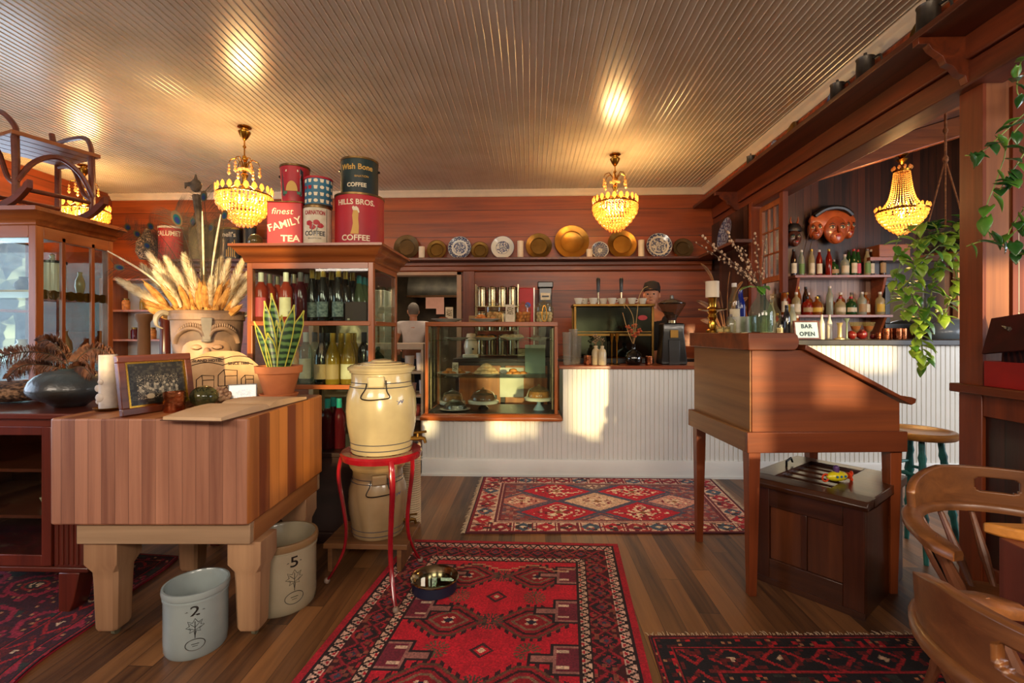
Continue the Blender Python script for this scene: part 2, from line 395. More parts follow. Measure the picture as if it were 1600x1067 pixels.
# left wall with two windows, daylight outside
m_lw = wood('left_wall_boards', '57200c', '9a441b', 'Y', rough=.45, plank=.33, paxis='Z', gap=.012, grain=.8, var=.2)
WINS = [(.4, 2.5), (2.9, 5.0)]
b = MB(); ys = [YF]+[v for q in WINS for v in q]+[YB]
for k in range(0, len(ys), 2): b.box(XL-.12, ys[k], 0, XL, ys[k+1], ZC+.1)
for y0, y1 in WINS: b.box(XL-.12, y0, 0, XL, y1, .75); b.box(XL-.12, y0, 2.3, XL, y1, ZC+.1)
struct('wall_left', b, m_lw)
m_wf = wood('window_wood', '7a3a18', 'b5652f', 'Z', rough=.4)
m_pane = glass('window_glass', 'f4faff')
def window(n, x0, y0, x1, y1, z0, z1, nx, nz, wall='Y'):
    """frame, sill and bars of one window; the opening lies in the plane Y=const or X=const"""
    b = MB(); L_ = (x1-x0) if wall == 'Y' else (y1-y0); fw = .06
    def bx(u0, v0, u1, v1, t=.05):
        if wall == 'Y': b.box(x0+u0, y0-t/2, z0+v0, x0+u1, y0+t/2, z0+v1)
        else: b.box(x0-t/2, y0+u0, z0+v0, x0+t/2, y0+u1, z0+v1)
    Hh = z1-z0
    bx(0, 0, fw, Hh, .1); bx(L_-fw, 0, L_, Hh, .1); bx(0, 0, L_, fw, .14); bx(0, Hh-fw, L_, Hh, .1)
    for i in range(1, nx): bx(L_*i/nx-.015, fw, L_*i/nx+.015, Hh-fw, .04)
    for i in range(1, nz): bx(fw, Hh*i/nz-.015, L_-fw, Hh*i/nz+.015, .04)
    o = struct('window_%d' % n, b, m_wf, bevel=.004)
    g = MB()
    if wall == 'Y': g.box(x0+fw, y0-.003, z0+fw, x1-fw, y0+.003, z1-fw)
    else: g.box(x0-.003, y0+fw, z0+fw, x0+.003, y1-fw, z1-fw)
    gg = g.build('pane', m_pane, o); return o
window(1, XL-.05, WINS[0][0], XL-.05, WINS[0][1], .75, 2.3, 2, 2, 'X')
window(2, XL-.05, WINS[1][0], XL-.05, WINS[1][1], .75, 2.3, 2, 2, 'X')
# rear wall behind the camera: openings invented and sized to place the sun patches
b = MB(); SUN_OPENINGS = [(-1.6, -.46, 1.42, 2.65), (-.42, .42, .9, 1.65), (.8, 2.08, .88, 1.68), (2.2, 2.56, 1.29, 1.58), (2.92, 4.5, 1.5, 2.12)]; xs = [XL]+[v for q in SUN_OPENINGS for v in q[:2]]+[6.0]
for k in range(0, len(xs), 2): b.box(xs[k], YF-.12, 0, xs[k+1], YF, 4.3)
# unseen tree, added outside to dapple the sun
tr = thing('sun_dapple_tree', 'added leafy tree, unseen behind the viewer, breaking up the sun', 'tree', (2.3, -6.5, 0)); rt = random.Random(3)
tb = MB(); tb.tube([(0, 0, 0), (.1, 0, 1.2), (0, .1, 2.4), (.1, 0, 3.4)], [.16, .13, .1, .05], 8)
for k in range(9): a = k*2.4; tb.tube([(0, 0, 1+k*.25), (.7*math.cos(a), .5*math.sin(a), 1.4+k*.25), (1.5*math.cos(a), .9*math.sin(a), 1.9+k*.22)], [.06, .04, .015], 6)
tb.build('trunk', mat('bark', '4a3828', rough=.9), tr)
lf = MB()
for k in range(250):
    p = Vector((rt.uniform(-3.3, 3.3), rt.uniform(-.7, .7), rt.uniform(1.0, 3.2))); s_ = rt.uniform(.05, .13); m_ = T(*p) @ RZ(rt.uniform(0, 360)) @ RX(rt.uniform(0, 180))
    lf.add([(0, -s_, 0), (s_*.5, 0, .01), (0, s_, 0), (-s_*.5, 0, .01)], [(0, 1, 2, 3)], 0, m_)
tag(lf.build('foliage', mat('tree_leaf', '4a6a24', rough=.6), tr), kind='stuff')
for x0, x1, z0, z1 in SUN_OPENINGS: b.box(x0, YF-.12, 0, x1, YF, z0); b.box(x0, YF-.12, z1, x1, YF, 4.3)
struct('wall_rear', b, m_plain)
for k, (x0, x1, z0, z1) in enumerate(SUN_OPENINGS): window(4+k, x0, YF-.05, x1, YF-.05, z0, z1, 1 if x1-x0 < .5 else 2, 1, 'Y')  # these rear windows are made up, unseen frames that shape the sunlight
# header between the room and the bar: stacked beams, strand board, long shelf
b = MB(); b.box(XR, YF, 2.84, XR+.12, YB, ZC+.1); struct('wall_right', b, m_board)
b = MB(); b.box(2.20, YF, 2.68, 2.38, YB, 2.84); struct('trim_5', b, m_beam, bevel=.008)
b = MB(); b.box(2.215, YF, 2.555, 2.38, YB, 2.675); struct('trim_6', b, m_beam, bevel=.008)
m_shelf = wood('shelf_wood', '2e1209', '74361a', 'Y', rough=.42, grain=.8)
t = thing('wall_shelf', 'long dark plank shelf running high under the ceiling along the bar header', 'shelf', (1.97, 0, 2.80))
MB().box(0, -1.8, 0, .24, 5.88, .035).build('shelf_board', m_shelf, t, bevel=.004)
cb = [(0, 0), (0, -.035), (.05, -.035), (.065, -.06), (.12, -.10), (.135, -.135), (.17, -.15), (.2, -.19), (.23, -.2), (.24, -.235), (.27, -.235), (.27, 0)]
for y in (2.53, 5.2): MB().prism(cb, y-.02, y+.02, 'Y').build('bracket', m_post if 0 else m_beam, t, bevel=.002)
# post and half wall at the right
sbox('trim_7', 2.275, 2.50, 1.035, 2.292, 2.63, 2.56, m_postred)
sbox('trim_8', 2.292, 2.50, 1.035, 2.402, 2.63, 2.56, m_post)
sbox('trim_9', 2.46, 2.54, 1.035, 2.52, 2.63, 2.56, m_postred)
m_divider = wood('divider_boards', '1c0a07', '4a1c12', 'Z', rough=.35, plank=.1, paxis='Y', gap=.05, grain=.9, coat=.3)
b = MB(); b.box(2.29, .2, 0, 2.52, 2.61, .99); struct('wall_divider', b, m_divider)
b = MB(); b.box(2.27, 2.50, 0, 2.54, 2.63, .99); b.box(2.275, .2, .88, 2.29, 2.50, .99); b.box(2.275, .2, 0, 2.29, 2.50, .14)
struct('trim_10', b, m_postred, bevel=.004)
b = MB(); b.box(2.235, .1, .99, 2.56, 2.65, 1.035); struct('trim_11', b, m_beam, bevel=.006)
# bar room: dark board back wall, side return, sloping ceiling with rafters, right wall
b = MB(); b.box(2.3, 5.82, 0, 6.0, 5.94, 4.3); struct('wall_bar_back', b, m_dark)
b = MB(); b.box(2.2, 4.92, 0, 2.3, 5.9, 2.6); struct('wall_return', b, m_darky)
b = MB(); b.box(2.2, 4.86, 1.2, 2.32, 4.94, 2.6); struct('trim_12', b, m_postred, bevel=.004)
def barz(x): return 2.80+(x-2.3)*.30
b = MB(); b.prism([(2.3, barz(2.3)), (6, barz(6)), (6, barz(6)+.1), (2.3, barz(2.3)+.1)], YF, 5.9, 'Y'); struct('ceiling_bar', b, wood('bar_ceiling_boards', '20100a', '5a2e1a', 'Y', plank=.14, paxis='X', gap=.03, rough=.45))
for k, y in enumerate((4.6, 3.2, 1.6)):
    b = MB(); b.prism([(2.38, barz(2.38)-.19), (5.7, barz(5.7)-.19), (5.7, barz(5.7)-.002), (2.38, barz(2.38)-.002)], y-.05, y+.05, 'Y')
    struct('trim_%d' % (13+k), b, wood('rafter_wood', '5a2a12', 'a2582a', 'X', rough=.4), bevel=.006)
b = MB(); ys2 = (YF, .7, 3.7, 5.9)
b.box(5.7, ys2[0], 0, 5.82, ys2[1], 4.3); b.box(5.7, ys2[2], 0, 5.82, ys2[3], 4.3); b.box(5.7, ys2[1], 0, 5.82, ys2[2], .9); b.box(5.7, ys2[1], 2.5, 5.82, ys2[2], 4.3)
struct('wall_bar_right', b, m_plain); window(3, 5.76, .7, 5.76, 3.7, .9, 2.5, 3, 2, 'X')
# rocky bank seen through the left windows
b = MB(); rb = random.Random(4); nx_, nz_ = 60, 24; vs = []
for j in range(nz_+1):
    for i in range(nx_+1): vs.append((-8.5-.10*j+rb.uniform(-.22, .22), -3+.28*i+rb.uniform(-.08, .08), -.3+.22*j+rb.uniform(-.08, .08)))
b.add(vs, [(j*(nx_+1)+i, j*(nx_+1)+i+1, (j+1)*(nx_+1)+i+1, (j+1)*(nx_+1)+i) for j in range(nz_) for i in range(nx_)])
tag(b.build('rock_bank', mat('blue_rock', 'd4e2ec', '5a7488', scale=2.2, detail=8, rough=.8, lo=.42, hi=.6), smooth=0), 'pale blue-grey rocky bank outside the left windows', 'rock bank')
# small-paned casement hanging open beside the bar
t = thing('casement_sash', 'small-paned wooden window sash standing open where the bar begins', 'window sash', (2.27, 4.42, 1.78))
b = MB(); L_, h_ = .42, .75
b.box(0, 0, 0, .035, .05, h_); b.box(0, L_-.05, 0, .035, L_, h_); b.box(0, .05, 0, .035, L_-.05, .05); b.box(0, .05, h_-.05, .035, L_-.05, h_)
b.build('sash_frame', m_wf, t, bevel=.003)
b = MB()
for i in (1, 2): b.box(.008, .05+.32*i/3-.008, .05, .027, .05+.32*i/3+.008, h_-.05)
for i in (1, 2): b.box(.008, .05, .05+.65*i/3-.008, .027, L_-.05, .05+.65*i/3+.008)
b.build('glazing_bars', m_wf, t)
MB().box(.015, .05, .05, .02, L_-.05, h_-.05).build('pane', m_pane, t)
sbox('trim_16', 2.24, 4.34, 1.66, 2.285, 4.40, 2.6, m_postred)

# ================================================ COUNTERS
m_top = wood('counter_wood', '5a2210', '9a4a22', 'X', rough=.3, grain=.8, coat=.4)
m_slate = mat('dark_bar_top', '2c2624', '1a1614', scale=12, rough=.35)
YC = 4.36
def beadfront(x0, x1, z0, z1, y, pitch=.041):
    b = MB(); p = bead(x0, x1, pitch, .005, .004, 0)
    b.strip([(px, y+pz) for px, pz in p], z0, z1, 'Z'); return b
t = thing('coffee_counter', 'white beadboard coffee counter with a red-brown wooden top', 'counter', (0, 0, 0))
b = beadfront(-.985, .30, .15, .50, YC); b.box(-.985, YC+.02, 0, .30, YC+.62, .50); b.v = b.v
b2 = beadfront(.30, 1.92, .15, .975, YC); b2.box(.30, YC+.02, 0, 1.92, YC+.55, .975); b2.box(-.985, YC+.005, .15, -.975, YC+.62, .5)
b.add(b2.v, b2.f); b.build('panelling', m_white, t, smooth=25)
b = MB(); b.prism([(YC-.02, 0), (YC-.02, .14), (YC-.012, .155), (YC+.02, .155), (YC+.02, 0)], -1.0, 1.92, 'X'); b.box(-1.0, YC-.03, 0, 1.92, YC-.02, .02); b.box(-1.005, YC-.02, 0, -.985, YC+.62, .155)
b.build('skirting_board', m_white, t)
MB().box(.262, YC-.03, .975, 1.92, YC+.58, 1.005).build('countertop', m_top, t, bevel=.006)
t = thing('bar_counter', 'tall white beadboard bar counter with a dark slate top', 'counter', (0, 0, 0))
b = beadfront(1.93, 5.6, .15, 1.19, YC+.002); b.box(1.93, YC+.02, 0, 5.6, YC+.45, 1.19); b.build('panelling', m_white, t, smooth=25)
b = MB(); b.prism([(YC-.02, 0), (YC-.02, .14), (YC-.012, .155), (YC+.02, .155), (YC+.02, 0)], 1.93, 5.6, 'X'); b.build('skirting_board', m_white, t)
MB().box(1.925, YC-.05, 1.19, 5.65, YC+.5, 1.24).build('countertop', m_slate, t, bevel=.006)
# ================================================ RUGS
def rugnoise(h, w, s, seed):
    g = np.random.RandomState(seed).rand(h//s+2, w//s+2); yy = np.arange(h)//s; xx = np.arange(w)//s
    return g[yy][:, xx]
def hexc(s): return np.array([int(s[i:i+2], 16)/255 for i in (0, 2, 4)])
def put(a, msk, c): a[msk] = hexc(c)
def rug_red(W, L, cell=.0062):
    h, w = int(L/cell), int(W/cell); a = np.zeros((h, w, 3)); y, x = np.mgrid[0:h, 0:w]; X = (x+.5)*cell; Y = (y+.5)*cell
    dx = np.minimum(X, W-X); dy = np.minimum(Y, L-Y); d = np.minimum(dx, dy); al = np.where(dx < dy, Y, X)
    a[:] = hexc('b5142a')
    # field medallions in two columns
    fw = W-.56; cx = [W/2-fw*.25, W/2+fw*.25]; ry = .205
    for j in range(-1, 12):
        for k, c in enumerate(cx):
            cy = .42+j*.40; u = np.abs(X-c); v = np.abs(Y-cy)
            r = np.maximum(u/.155+v/.13, v/.105)
            teeth = ((np.floor((X+Y*0)/.018) % 2) == 0)
            put(a, (r < 1.30) & (r > 1.12) & teeth, '32101c'); put(a, (r < 1.12), '5e3a2c'); put(a, (r < 1.0), '8c1424'); put(a, (r < .86) & (r > .74), '2c1016'); put(a, (r < .6), '7a5a46'); put(a, (r < .48), '84101e')
            put(a, (r < .3) & (np.abs(u-v) < .012), 'c8a48c'); put(a, (r < .16), '1d1730')
            a2 = (np.hypot(X-c, Y-(cy+.2)) < .055) & ((np.floor(np.arctan2(Y-(cy+.2), X-c)*5.1) % 2) == 0); put(a, a2, '5c4a38')
        cy = .42+j*.40+.2; rr = np.abs(X-W/2)+np.abs(Y-cy)
        put(a, (rr < .05) & (rr > .034), '3a1a20'); put(a, rr < .018, 'd0b090')
        star = (np.hypot(X-W/2, Y-cy+.2) < .06) & ((np.floor(np.arctan2(Y-cy+.2, X-W/2)*6.3) % 2) == 0); put(a, star, '4c3c34')
    # stepped side motifs
    for j in range(0, 12):
        cy = .40+j*.33
        for sgn in (0, 1):
            e = X-.27 if sgn == 0 else (W-X)-.27; v = np.abs(Y-cy)
            m1 = ((e < .10) & (v < .095)) | ((e < .19) & (v < .03)); m2 = ((e < .09) & (v < .083)) | ((e < .178) & (v < .018)); m3 = ((e < .075) & (v < .068))
            put(a, m1, '241018'); put(a, m2, '94605a'); put(a, m3, '6c1e30'); put(a, m3 & (np.abs(v-.045) < .009) & (e > .03), 'c8a890')
    sc = np.abs(Y-.30-.035*np.floor(np.abs(((X-W/2)/.3) % 1-.5)*8)/2); put(a, (sc < .006) & (d > .26), 'b08060')
    def band(lo, hi, base, kind):
        m = (d >= lo) & (d < hi); put(a, m, base); mid = (lo+hi)/2; hw = (hi-lo)/2; t = (d-mid)/hw
        if kind == 'zig':
            p = .052; q = (al/p) % 1; z = np.abs(q-.5)*4-1
            put(a, m & (np.abs(t-z) < .42), '1e1014'); put(a, m & (np.hypot((q-.5)*1.6, t-.55) < .28), 'a8142a'); put(a, m & (np.abs(t) > .86), '2a1216')
        if kind == 'oct':
            p = .125; q = (al/p) % 1-.5; r = np.maximum(np.abs(q)*2, np.abs(t)); r2 = np.abs(q)*2+np.abs(t)
            put(a, m & (r2 < 1.25) & (r2 > 1.0), '8a1828'); put(a, m & (r2 < .82), '16121c'); put(a, m & (r2 < .5), '7c2230'); put(a, m & (r2 < .22), '30384c')
            zz = np.abs(t-np.sign(q)*.0-np.clip((np.abs(q)-.25)*6, -.9, .9)) < .1; put(a, m & zz, '9a1a28')
            put(a, m & (rugnoise(h, w, 3, 5) > .86), '7e4034')
    band(.0, .03, 'a01226', ''); band(.03, .038, '20101a', ''); band(.038, .088, 'c8a090', 'zig'); band(.088, .205, '3c0e16', 'oct'); band(.205, .25, 'c09c88', 'zig'); band(.25, .262, '2a1216', '')
    a *= (.86+.28*rugnoise(h, w, 1, 1)[..., None]); a *= (.93+.14*rugnoise(h, w, 9, 2)[..., None]); return np.clip(a, 0, 1)
def rug_cream(W, L, cell=.009):
    h, w = int(L/cell), int(W/cell); a = np.zeros((h, w, 3)); y, x = np.mgrid[0:h, 0:w]; X = (x+.5)*cell; Y = (y+.5)*cell
    dx = np.minimum(X, W-X); dy = np.minimum(Y, L-Y); d = np.minimum(dx, dy); al = np.where(dx < dy, Y, X)
    n1 = rugnoise(h, w, 3, 11); n2 = rugnoise(h, w, 2, 12); pal = ['8a2a30', 'b07a68', '5a5a6a', 'c49a80', '9c3a38', '6a4a52']
    for k, c in enumerate(pal): a[(n1*6).astype(int) == k] = hexc(c)
    a[:] = a*.6+hexc('7e4a4c')*.4
    for (cx, cy, c, s) in [(.62, .38, 'b8142c', .27), (.62, .84, 'b8142c', .27), (1.22, .38, 'b8142c', .27), (1.22, .84, 'b8142c', .27), (.92, .61, 'cfa88a', .25), (.35, .61, 'c07868', .2), (1.5, .61, 'c88c7c', .2), (.92, .2, '8a6a60', .18), (.92, 1.04, 'b88878', .18)]:
        r = np.abs(X-cx)/s+np.abs(Y-cy)/(s*.8); t = (np.floor(Y/.018) % 2 == 0)
        put(a, (r < 1.16) & (r > 1.0), '4a4a5e'); put(a, r < 1, c); put(a, (r < .78) & (n2 > .72), 'e0c4a4'); put(a, (r < .62) & (n2 < .2), '7a1a2a')
        put(a, (r < .5) & (np.abs(np.abs(X-cx)-np.abs(Y-cy)) < .014), 'ead0b0'); put(a, (r < .14), '8a5a34')
    m = d < .22; put(a, m, '6a2a34'); put(a, (d < .2) & (d > .185), 'c09080'); put(a, (d < .17), 'd4b49c')
    p = .15; q = (al/p) % 1-.5; k = np.floor(al/p) % 3; t = (d-.095)/.06; r = np.maximum(np.abs(q)*2.6, np.abs(t)*1.2); r2 = np.abs(q)*2.2+np.abs(t)
    mb = (d < .165) & (d > .03)
    for i, c in enumerate(('b01a30', '8e1c30', '44566a')): put(a, mb & (r2 < 1.15) & (k == i), c)
    put(a, mb & (r2 < .35), 'e0c8a8'); put(a, mb & (np.abs(np.abs(q)-.42) < .035), '7c2230'); put(a, mb & (n2 > .88), 'b04a40'); put(a, mb & (n1 < .1), '3c2a30')
    put(a, d < .028, '7a1a2a'); put(a, d < .012, '40202a')
    a *= (.86+.28*rugnoise(h, w, 1, 3)[..., None]); return np.clip(a, 0, 1)
def rug_dark(W, L, cell=.007, ground='14101a', seed=21, hot='a81420'):
    h, w = int(L/cell), int(W/cell); a = np.zeros((h, w, 3)); y, x = np.mgrid[0:h, 0:w]; X = (x+.5)*cell; Y = (y+.5)*cell
    dx = np.minimum(X, W-X); dy = np.minimum(Y, L-Y); d = np.minimum(dx, dy); al = np.where(dx < dy, Y, X)
    n1 = rugnoise(h, w, 3, seed); n2 = rugnoise(h, w, 2, seed+1); n5 = rugnoise(h, w, 6, seed+2)
    a[:] = hexc(ground); put(a, n1 > .74, '4a1016'); put(a, n1 > .88, hot); put(a, (n2 > .94), 'a06a4a'); put(a, (n5 < .12), '2a2c2a')
    for cx in np.arange(.42, W, .36):
        for cy in np.arange(.40, L, .30):
            r = np.maximum(np.abs(X-cx)/.15, np.abs(Y-cy)/.11)*.6+.4*(np.abs(X-cx)/.15+np.abs(Y-cy)/.11)
            put(a, (r < 1.05) & (r > .84), hot); put(a, (r < .5) & (r > .38), '8c1a20'); put(a, (r < .25) & (n2 > .5), 'c8a888')
    p = .2; q = (al/p) % 1-.5; t = (d-.15)/.07
    mb = (d > .08) & (d < .22); put(a, mb, ground); r2 = np.abs(q)*2.4+np.abs(t)
    put(a, mb & (np.abs(r2-.95) < .14), '94161f'); put(a, mb & (r2 < .3) & (n2 > .4), 'b89a80'); put(a, mb & (n1 > .8), '5a1418')
    for lo, c in ((.0, '5a1018'), (.012, '8e1420'), (.02, '1a1016'), (.075, '8e1420'), (.083, '120c12'), (.22, '8e1420'), (.228, '160e14')):
        put(a, (d >= lo) & (d < lo+.008), c)
    a *= (.8+.4*rugnoise(h, w, 1, 3)[..., None]); return np.clip(a, 0, 1)
m_rug = painted('rug_pile', .95, bump=.5, bscale=260); m_fr = mat('rug_fringe_yarn', 'c9b294', rough=.9)
def rug(label, quad, arr, fringe=None, side=None, wave=0):
    BL, BR, FR, FL = [Vector(q+(0,)) for q in quad]; c = (BL+BR+FR+FL)/4
    t = thing('rug', label, 'rug', (c.x, c.y, 0))
    def fn(U, V):
        P = [(1-V)*((1-U)*BL[i]+U*BR[i])+V*((1-U)*FL[i]+U*FR[i])-c[i] for i in range(2)]
        zz = .009+wave*np.sin(P[1]*7+P[0]*3)*.5+wave*.5; return P[0]+wave*3*np.sin(V*19)*(U > .5), P[1], zz
    paint_mesh('pile', arr, fn, m_rug, t)
    bm = MB(); n = 60; vs = []
    def P(u, v, z): 
        q = (1-v)*((1-u)*BL+u*BR)+v*((1-u)*FL+u*FR)-c; return (q.x+wave*3*math.sin(v*19)*(u > .5), q.y, z)
    ring = [(i/30, 0) for i in range(30)]+[(1, i/30) for i in range(30)]+[(1-i/30, 1) for i in range(30)]+[(0, 1-i/30) for i in range(30)]
    k = len(ring); vs = [P(u, v, .0005) for u, v in ring]+[P(u, v, .0092) for u, v in ring]
    bm.add(vs, [(i, (i+1) % k, k+(i+1) % k, k+i) for i in range(k)]+[tuple(range(k))]); bm.build('edge_binding', mat('rug_edge_'+str(len(label)), side or '4a1018', rough=.9), t)
    if fringe:
        fb = MB(); rr = random.Random(len(label))
        for e in fringe:
            N_ = 150
            for i in range(N_):
                s = (i+.5)/N_+rr.uniform(-.002, .002)
                a_, b_ = {'B': (P(s, 0, .006), (0, 1)), 'L': (P(0, s, .006), (-1, 0)), 'R': (P(1, s, .006), (1, 0))}[e]
                L_ = rr.uniform(.015, .04); w_ = rr.uniform(-.012, .012)
                q = (a_[0]+b_[0]*L_+w_*(b_[0] == 0), a_[1]+b_[1]*L_+w_*(b_[1] == 0), .002)
                fb.tube([a_, ((a_[0]+q[0])/2, (a_[1]+q[1])/2, .008), q], [.0022, .002, .0012], 4)
            if e != fringe[-1] and i == N_-1: fb.build('fringe', m_fr, t); fb = MB()
        if e == fringe[-1]: fb.build('fringe', m_fr, t)
    return t
rug('long bright red patterned rug with cream zigzag borders running toward the counter', [(-.751, 2.974), (.536, 2.959), (.40, 1.05), (-.955, 1.05)], rug_red(1.29, 1.92), side='8a1020')
rug('cream-bordered rug with red diamonds lying along the foot of the white counter', [(-.417, 4.30), (1.60, 4.31), (1.53, 3.16), (-.42, 3.09)], rug_cream(1.96, 1.2), 'LR')
rug('very dark blue and red rug at the bottom right under the captain chairs', [(.505, 2.068), (1.95, 2.13), (1.95, 1.1), (.46, 1.1)], rug_dark(1.45, 1.0), 'B', '1a1018')
rug('worn purple-red rug with a wavy red edge in front of the left display cabinet', [(-3.6, 2.85), (-2.03, 2.70), (-1.84, 1.2), (-3.6, 1.2)], rug_dark(1.7, 1.6, .008, '3a1220', 41, '8a1c34'), None, 'a01830', wave=.004)

# ================================================ SLOPED CLERK'S DESK (right of centre)
m_desk = wood('desk_wood', '481c09', '93491a', 'X', rough=.46, grain=.6, coat=.08, knots=True)
m_deskl = wood('desk_wood_end', '5a3418', '9c6c3e', 'Y', rough=.5, grain=.6, knots=True)
m_deskd = wood('desk_rail', '4a1c0c', '86421e', 'X', rough=.38, grain=.7, coat=.2)
m_legw = wood('desk_leg', '501e0c', '8e451f', 'Z', rough=.38, grain=.8, coat=.2)
t = thing('standing_desk', 'tall sloping wooden clerk desk on four thin legs beside the patterned rug', 'desk', (1.075, 2.385, 0), 4)
W_, D_ = .78, .70
b = MB(); b.prism([(.015, .81), (.76, .81), (.76, .955), (.27, 1.215), (.015, 1.215)], 0.012, .032, 'Y'); b.build('side_panel', m_desk, t, bevel=.002); b = MB(); b.prism([(.015, .81), (.76, .81), (.76, .955), (.27, 1.215), (.015, 1.215)], D_-.03, D_-.01, 'Y'); b.build('side_panel', m_desk, t, bevel=.002)
MB().box(0.008, .02, .81, .03, D_-.015, 1.215).build('end_panel', m_deskl, t, bevel=.002)
MB().box(.74, .033, .81, .76, D_-.03, .95).build('low_end_panel', m_deskd, t)
b = MB(); ym = [(-.012, 1.215), (.212, 1.215)]+[(.212+.028*math.sin(a), 1.2575-.0425*math.cos(a)) for a in [PI*i/8 for i in range(9)]]+[(-.012, 1.30)]
b.prism(ym, -.008, .05, 'Y'); b.box(-.012, .05, 1.215, .02, D_+.01, 1.30)
b.build('gallery_board', m_desk, t, bevel=.004); MB().box(.02, .05, 1.27, .262, D_, 1.292).build('flat_top', m_deskl, t)
b = MB(); b.prism([(.265, 1.218), (.80, .945), (.82, .955), (.825, .975), (.80, .985), (.78, .975), (.27, 1.243)], -.012, D_+.01, 'Y'); b.build('lid', m_deskd, t, bevel=.003)
bxs('long_rail', [(-.02, -.012, .715, W_, .012, .815), (-.02, D_-.01, .715, W_, D_+.012, .815)], m_deskd, t, .003)
bxs('end_rail', [(-.02, .012, .715, .006, D_-.01, .815), (W_-.025, .012, .715, W_, D_-.01, .815)], m_deskl, t, .003)
MB().box(.006, .012, .80, W_-.02, D_-.012, .812).build('bottom_board', m_deskd, t)
for (x, y) in ((.0, .014), (W_-.065, .014), (.0, D_-.07), (W_-.065, D_-.07)):
    b = MB(); b.add([(x+.008, y+.008, 0), (x+.045, y+.008, 0), (x+.045, y+.045, 0), (x+.008, y+.045, 0), (x, y, .80), (x+.062, y, .80), (x+.062, y+.062, .80), (x, y+.062, .80)], [(0,3,2,1), (4,5,6,7), (0,1,5,4), (1,2,6,5), (2,3,7,6), (3,0,4,7)])
    b.build('leg', m_legw, t, bevel=.002)
# ================================================ DARK CHEST
m_ch = wood('chest_wood', '1c0b05', '582a14', 'Z', rough=.28, grain=.7, coat=.4); m_chx = wood('chest_wood_rail', '1c0b05', '58301a', 'X', rough=.28, grain=.7, coat=.4)
m_chp = wood('chest_panel', '2c1208', '6e3a1c', 'Z', rough=.3, grain=.7, coat=.4)
t = thing('slatted_chest', 'low dark panelled chest with an open slatted top under the desk', 'chest', (1.185, 2.605, 0), -49.4)
w_, d_, h_ = .50, .60, .50
bxs('stile', [(0, 0, 0, .085, .03, h_), (w_-.085, 0, 0, w_, .03, h_)], m_ch, t, .003)
bxs('rail', [(.085, 0, .0, w_-.085, .03, .13), (.085, 0, h_-.10, w_-.085, .03, h_)], m_chx, t, .003); bxs('plinth_strip', [(-.004, -.006, 0, w_+.004, .0, .03)], m_chx, t)
bxs('panel', [(.087, .012, .13, .235, .028, h_-.10), (.262, .012, .13, w_-.087, .028, h_-.10)], m_chp, t, .002)
b = MB(); b.box(.235, .004, .13, .262, .03, h_-.10); b.build('mullion', m_ch, t, bevel=.003)
b = MB(); b.box(0, .03, 0, .02, d_, h_); b.box(w_-.02, .03, 0, w_, d_, h_); b.box(0, d_, 0, w_, d_+.02, h_); b.box(0.02, .03, .02, w_-.02, d_, .04); b.build('side_board', m_ch, t)
b = MB(); b.prism([(-.03, h_), (-.035, h_+.02), (-.02, h_+.042), (.07, h_+.045), (.07, h_)], -.02, w_+.02, 'X'); b.box(-.02, .07, h_, .085, d_+.02, h_+.045); b.box(w_-.16, .07, h_, w_+.02, d_+.02, h_+.045); b.box(.085, d_-.06, h_, w_-.16, d_+.02, h_+.045)
b.build('lid_frame', m_chx, t, bevel=.004)
for k in range(5): MB().box(.085, .09+k*.095, h_+.01, w_-.16, .145+k*.095, h_+.028, m=None).build('slat', m_chx, t, bevel=.003)
MB().tube([(.05, .30, h_+.045), (.05, .30, h_+.075), (.05, .36, h_+.085), (.05, .38, h_+.06)], .006, 6).build('latch', mat('iron', '1a1816', rough=.4, metal=.8), t)
# yellow toy submarine
t = thing('toy_submarine', 'small yellow and red toy submarine lying on the dark chest', 'toy', (1.56, 2.50, .546), 14)
ye = mat('toy_yellow', 'd8c81c', rough=.3, coat=.3); re_ = mat('toy_red', 'd0401c', rough=.3, coat=.3)
MB().ball((0, 0, .026), (.062, .026, .026), 20).build('hull', ye, t)
b = MB(); b.cyl(.014, .04, .068, 14, m=T(-.005, 0, 0)); b.ball((-.005, 0, .068), .014, 12); b.build('tower', mat('toy_purple', '5a3a70', rough=.3), t)
b = MB(); b.cyl(.016, 0, .012, 12, m=T(.066, 0, .024) @ RY(90)); 
for k in range(3): b.ball((.078, .018*math.cos(k*2.1), .024+.018*math.sin(k*2.1)), (.005, .012, .012), 8)
b.build('propeller', re_, t)
MB().tube([(-.07+.018*math.cos(a), 0, .022+.018*math.sin(a)) for a in [2*PI*i/14 for i in range(14)]], .0045, 6, closed=True).build('ring', re_, t)
b = MB()
for k in (-1, 0, 1): b.cyl(.006, 0, .003, 10, m=T(k*.024, -.0255, .03) @ RX(90))
b.build('porthole', mat('toy_blue', '2a6a9a', rough=.3), t)

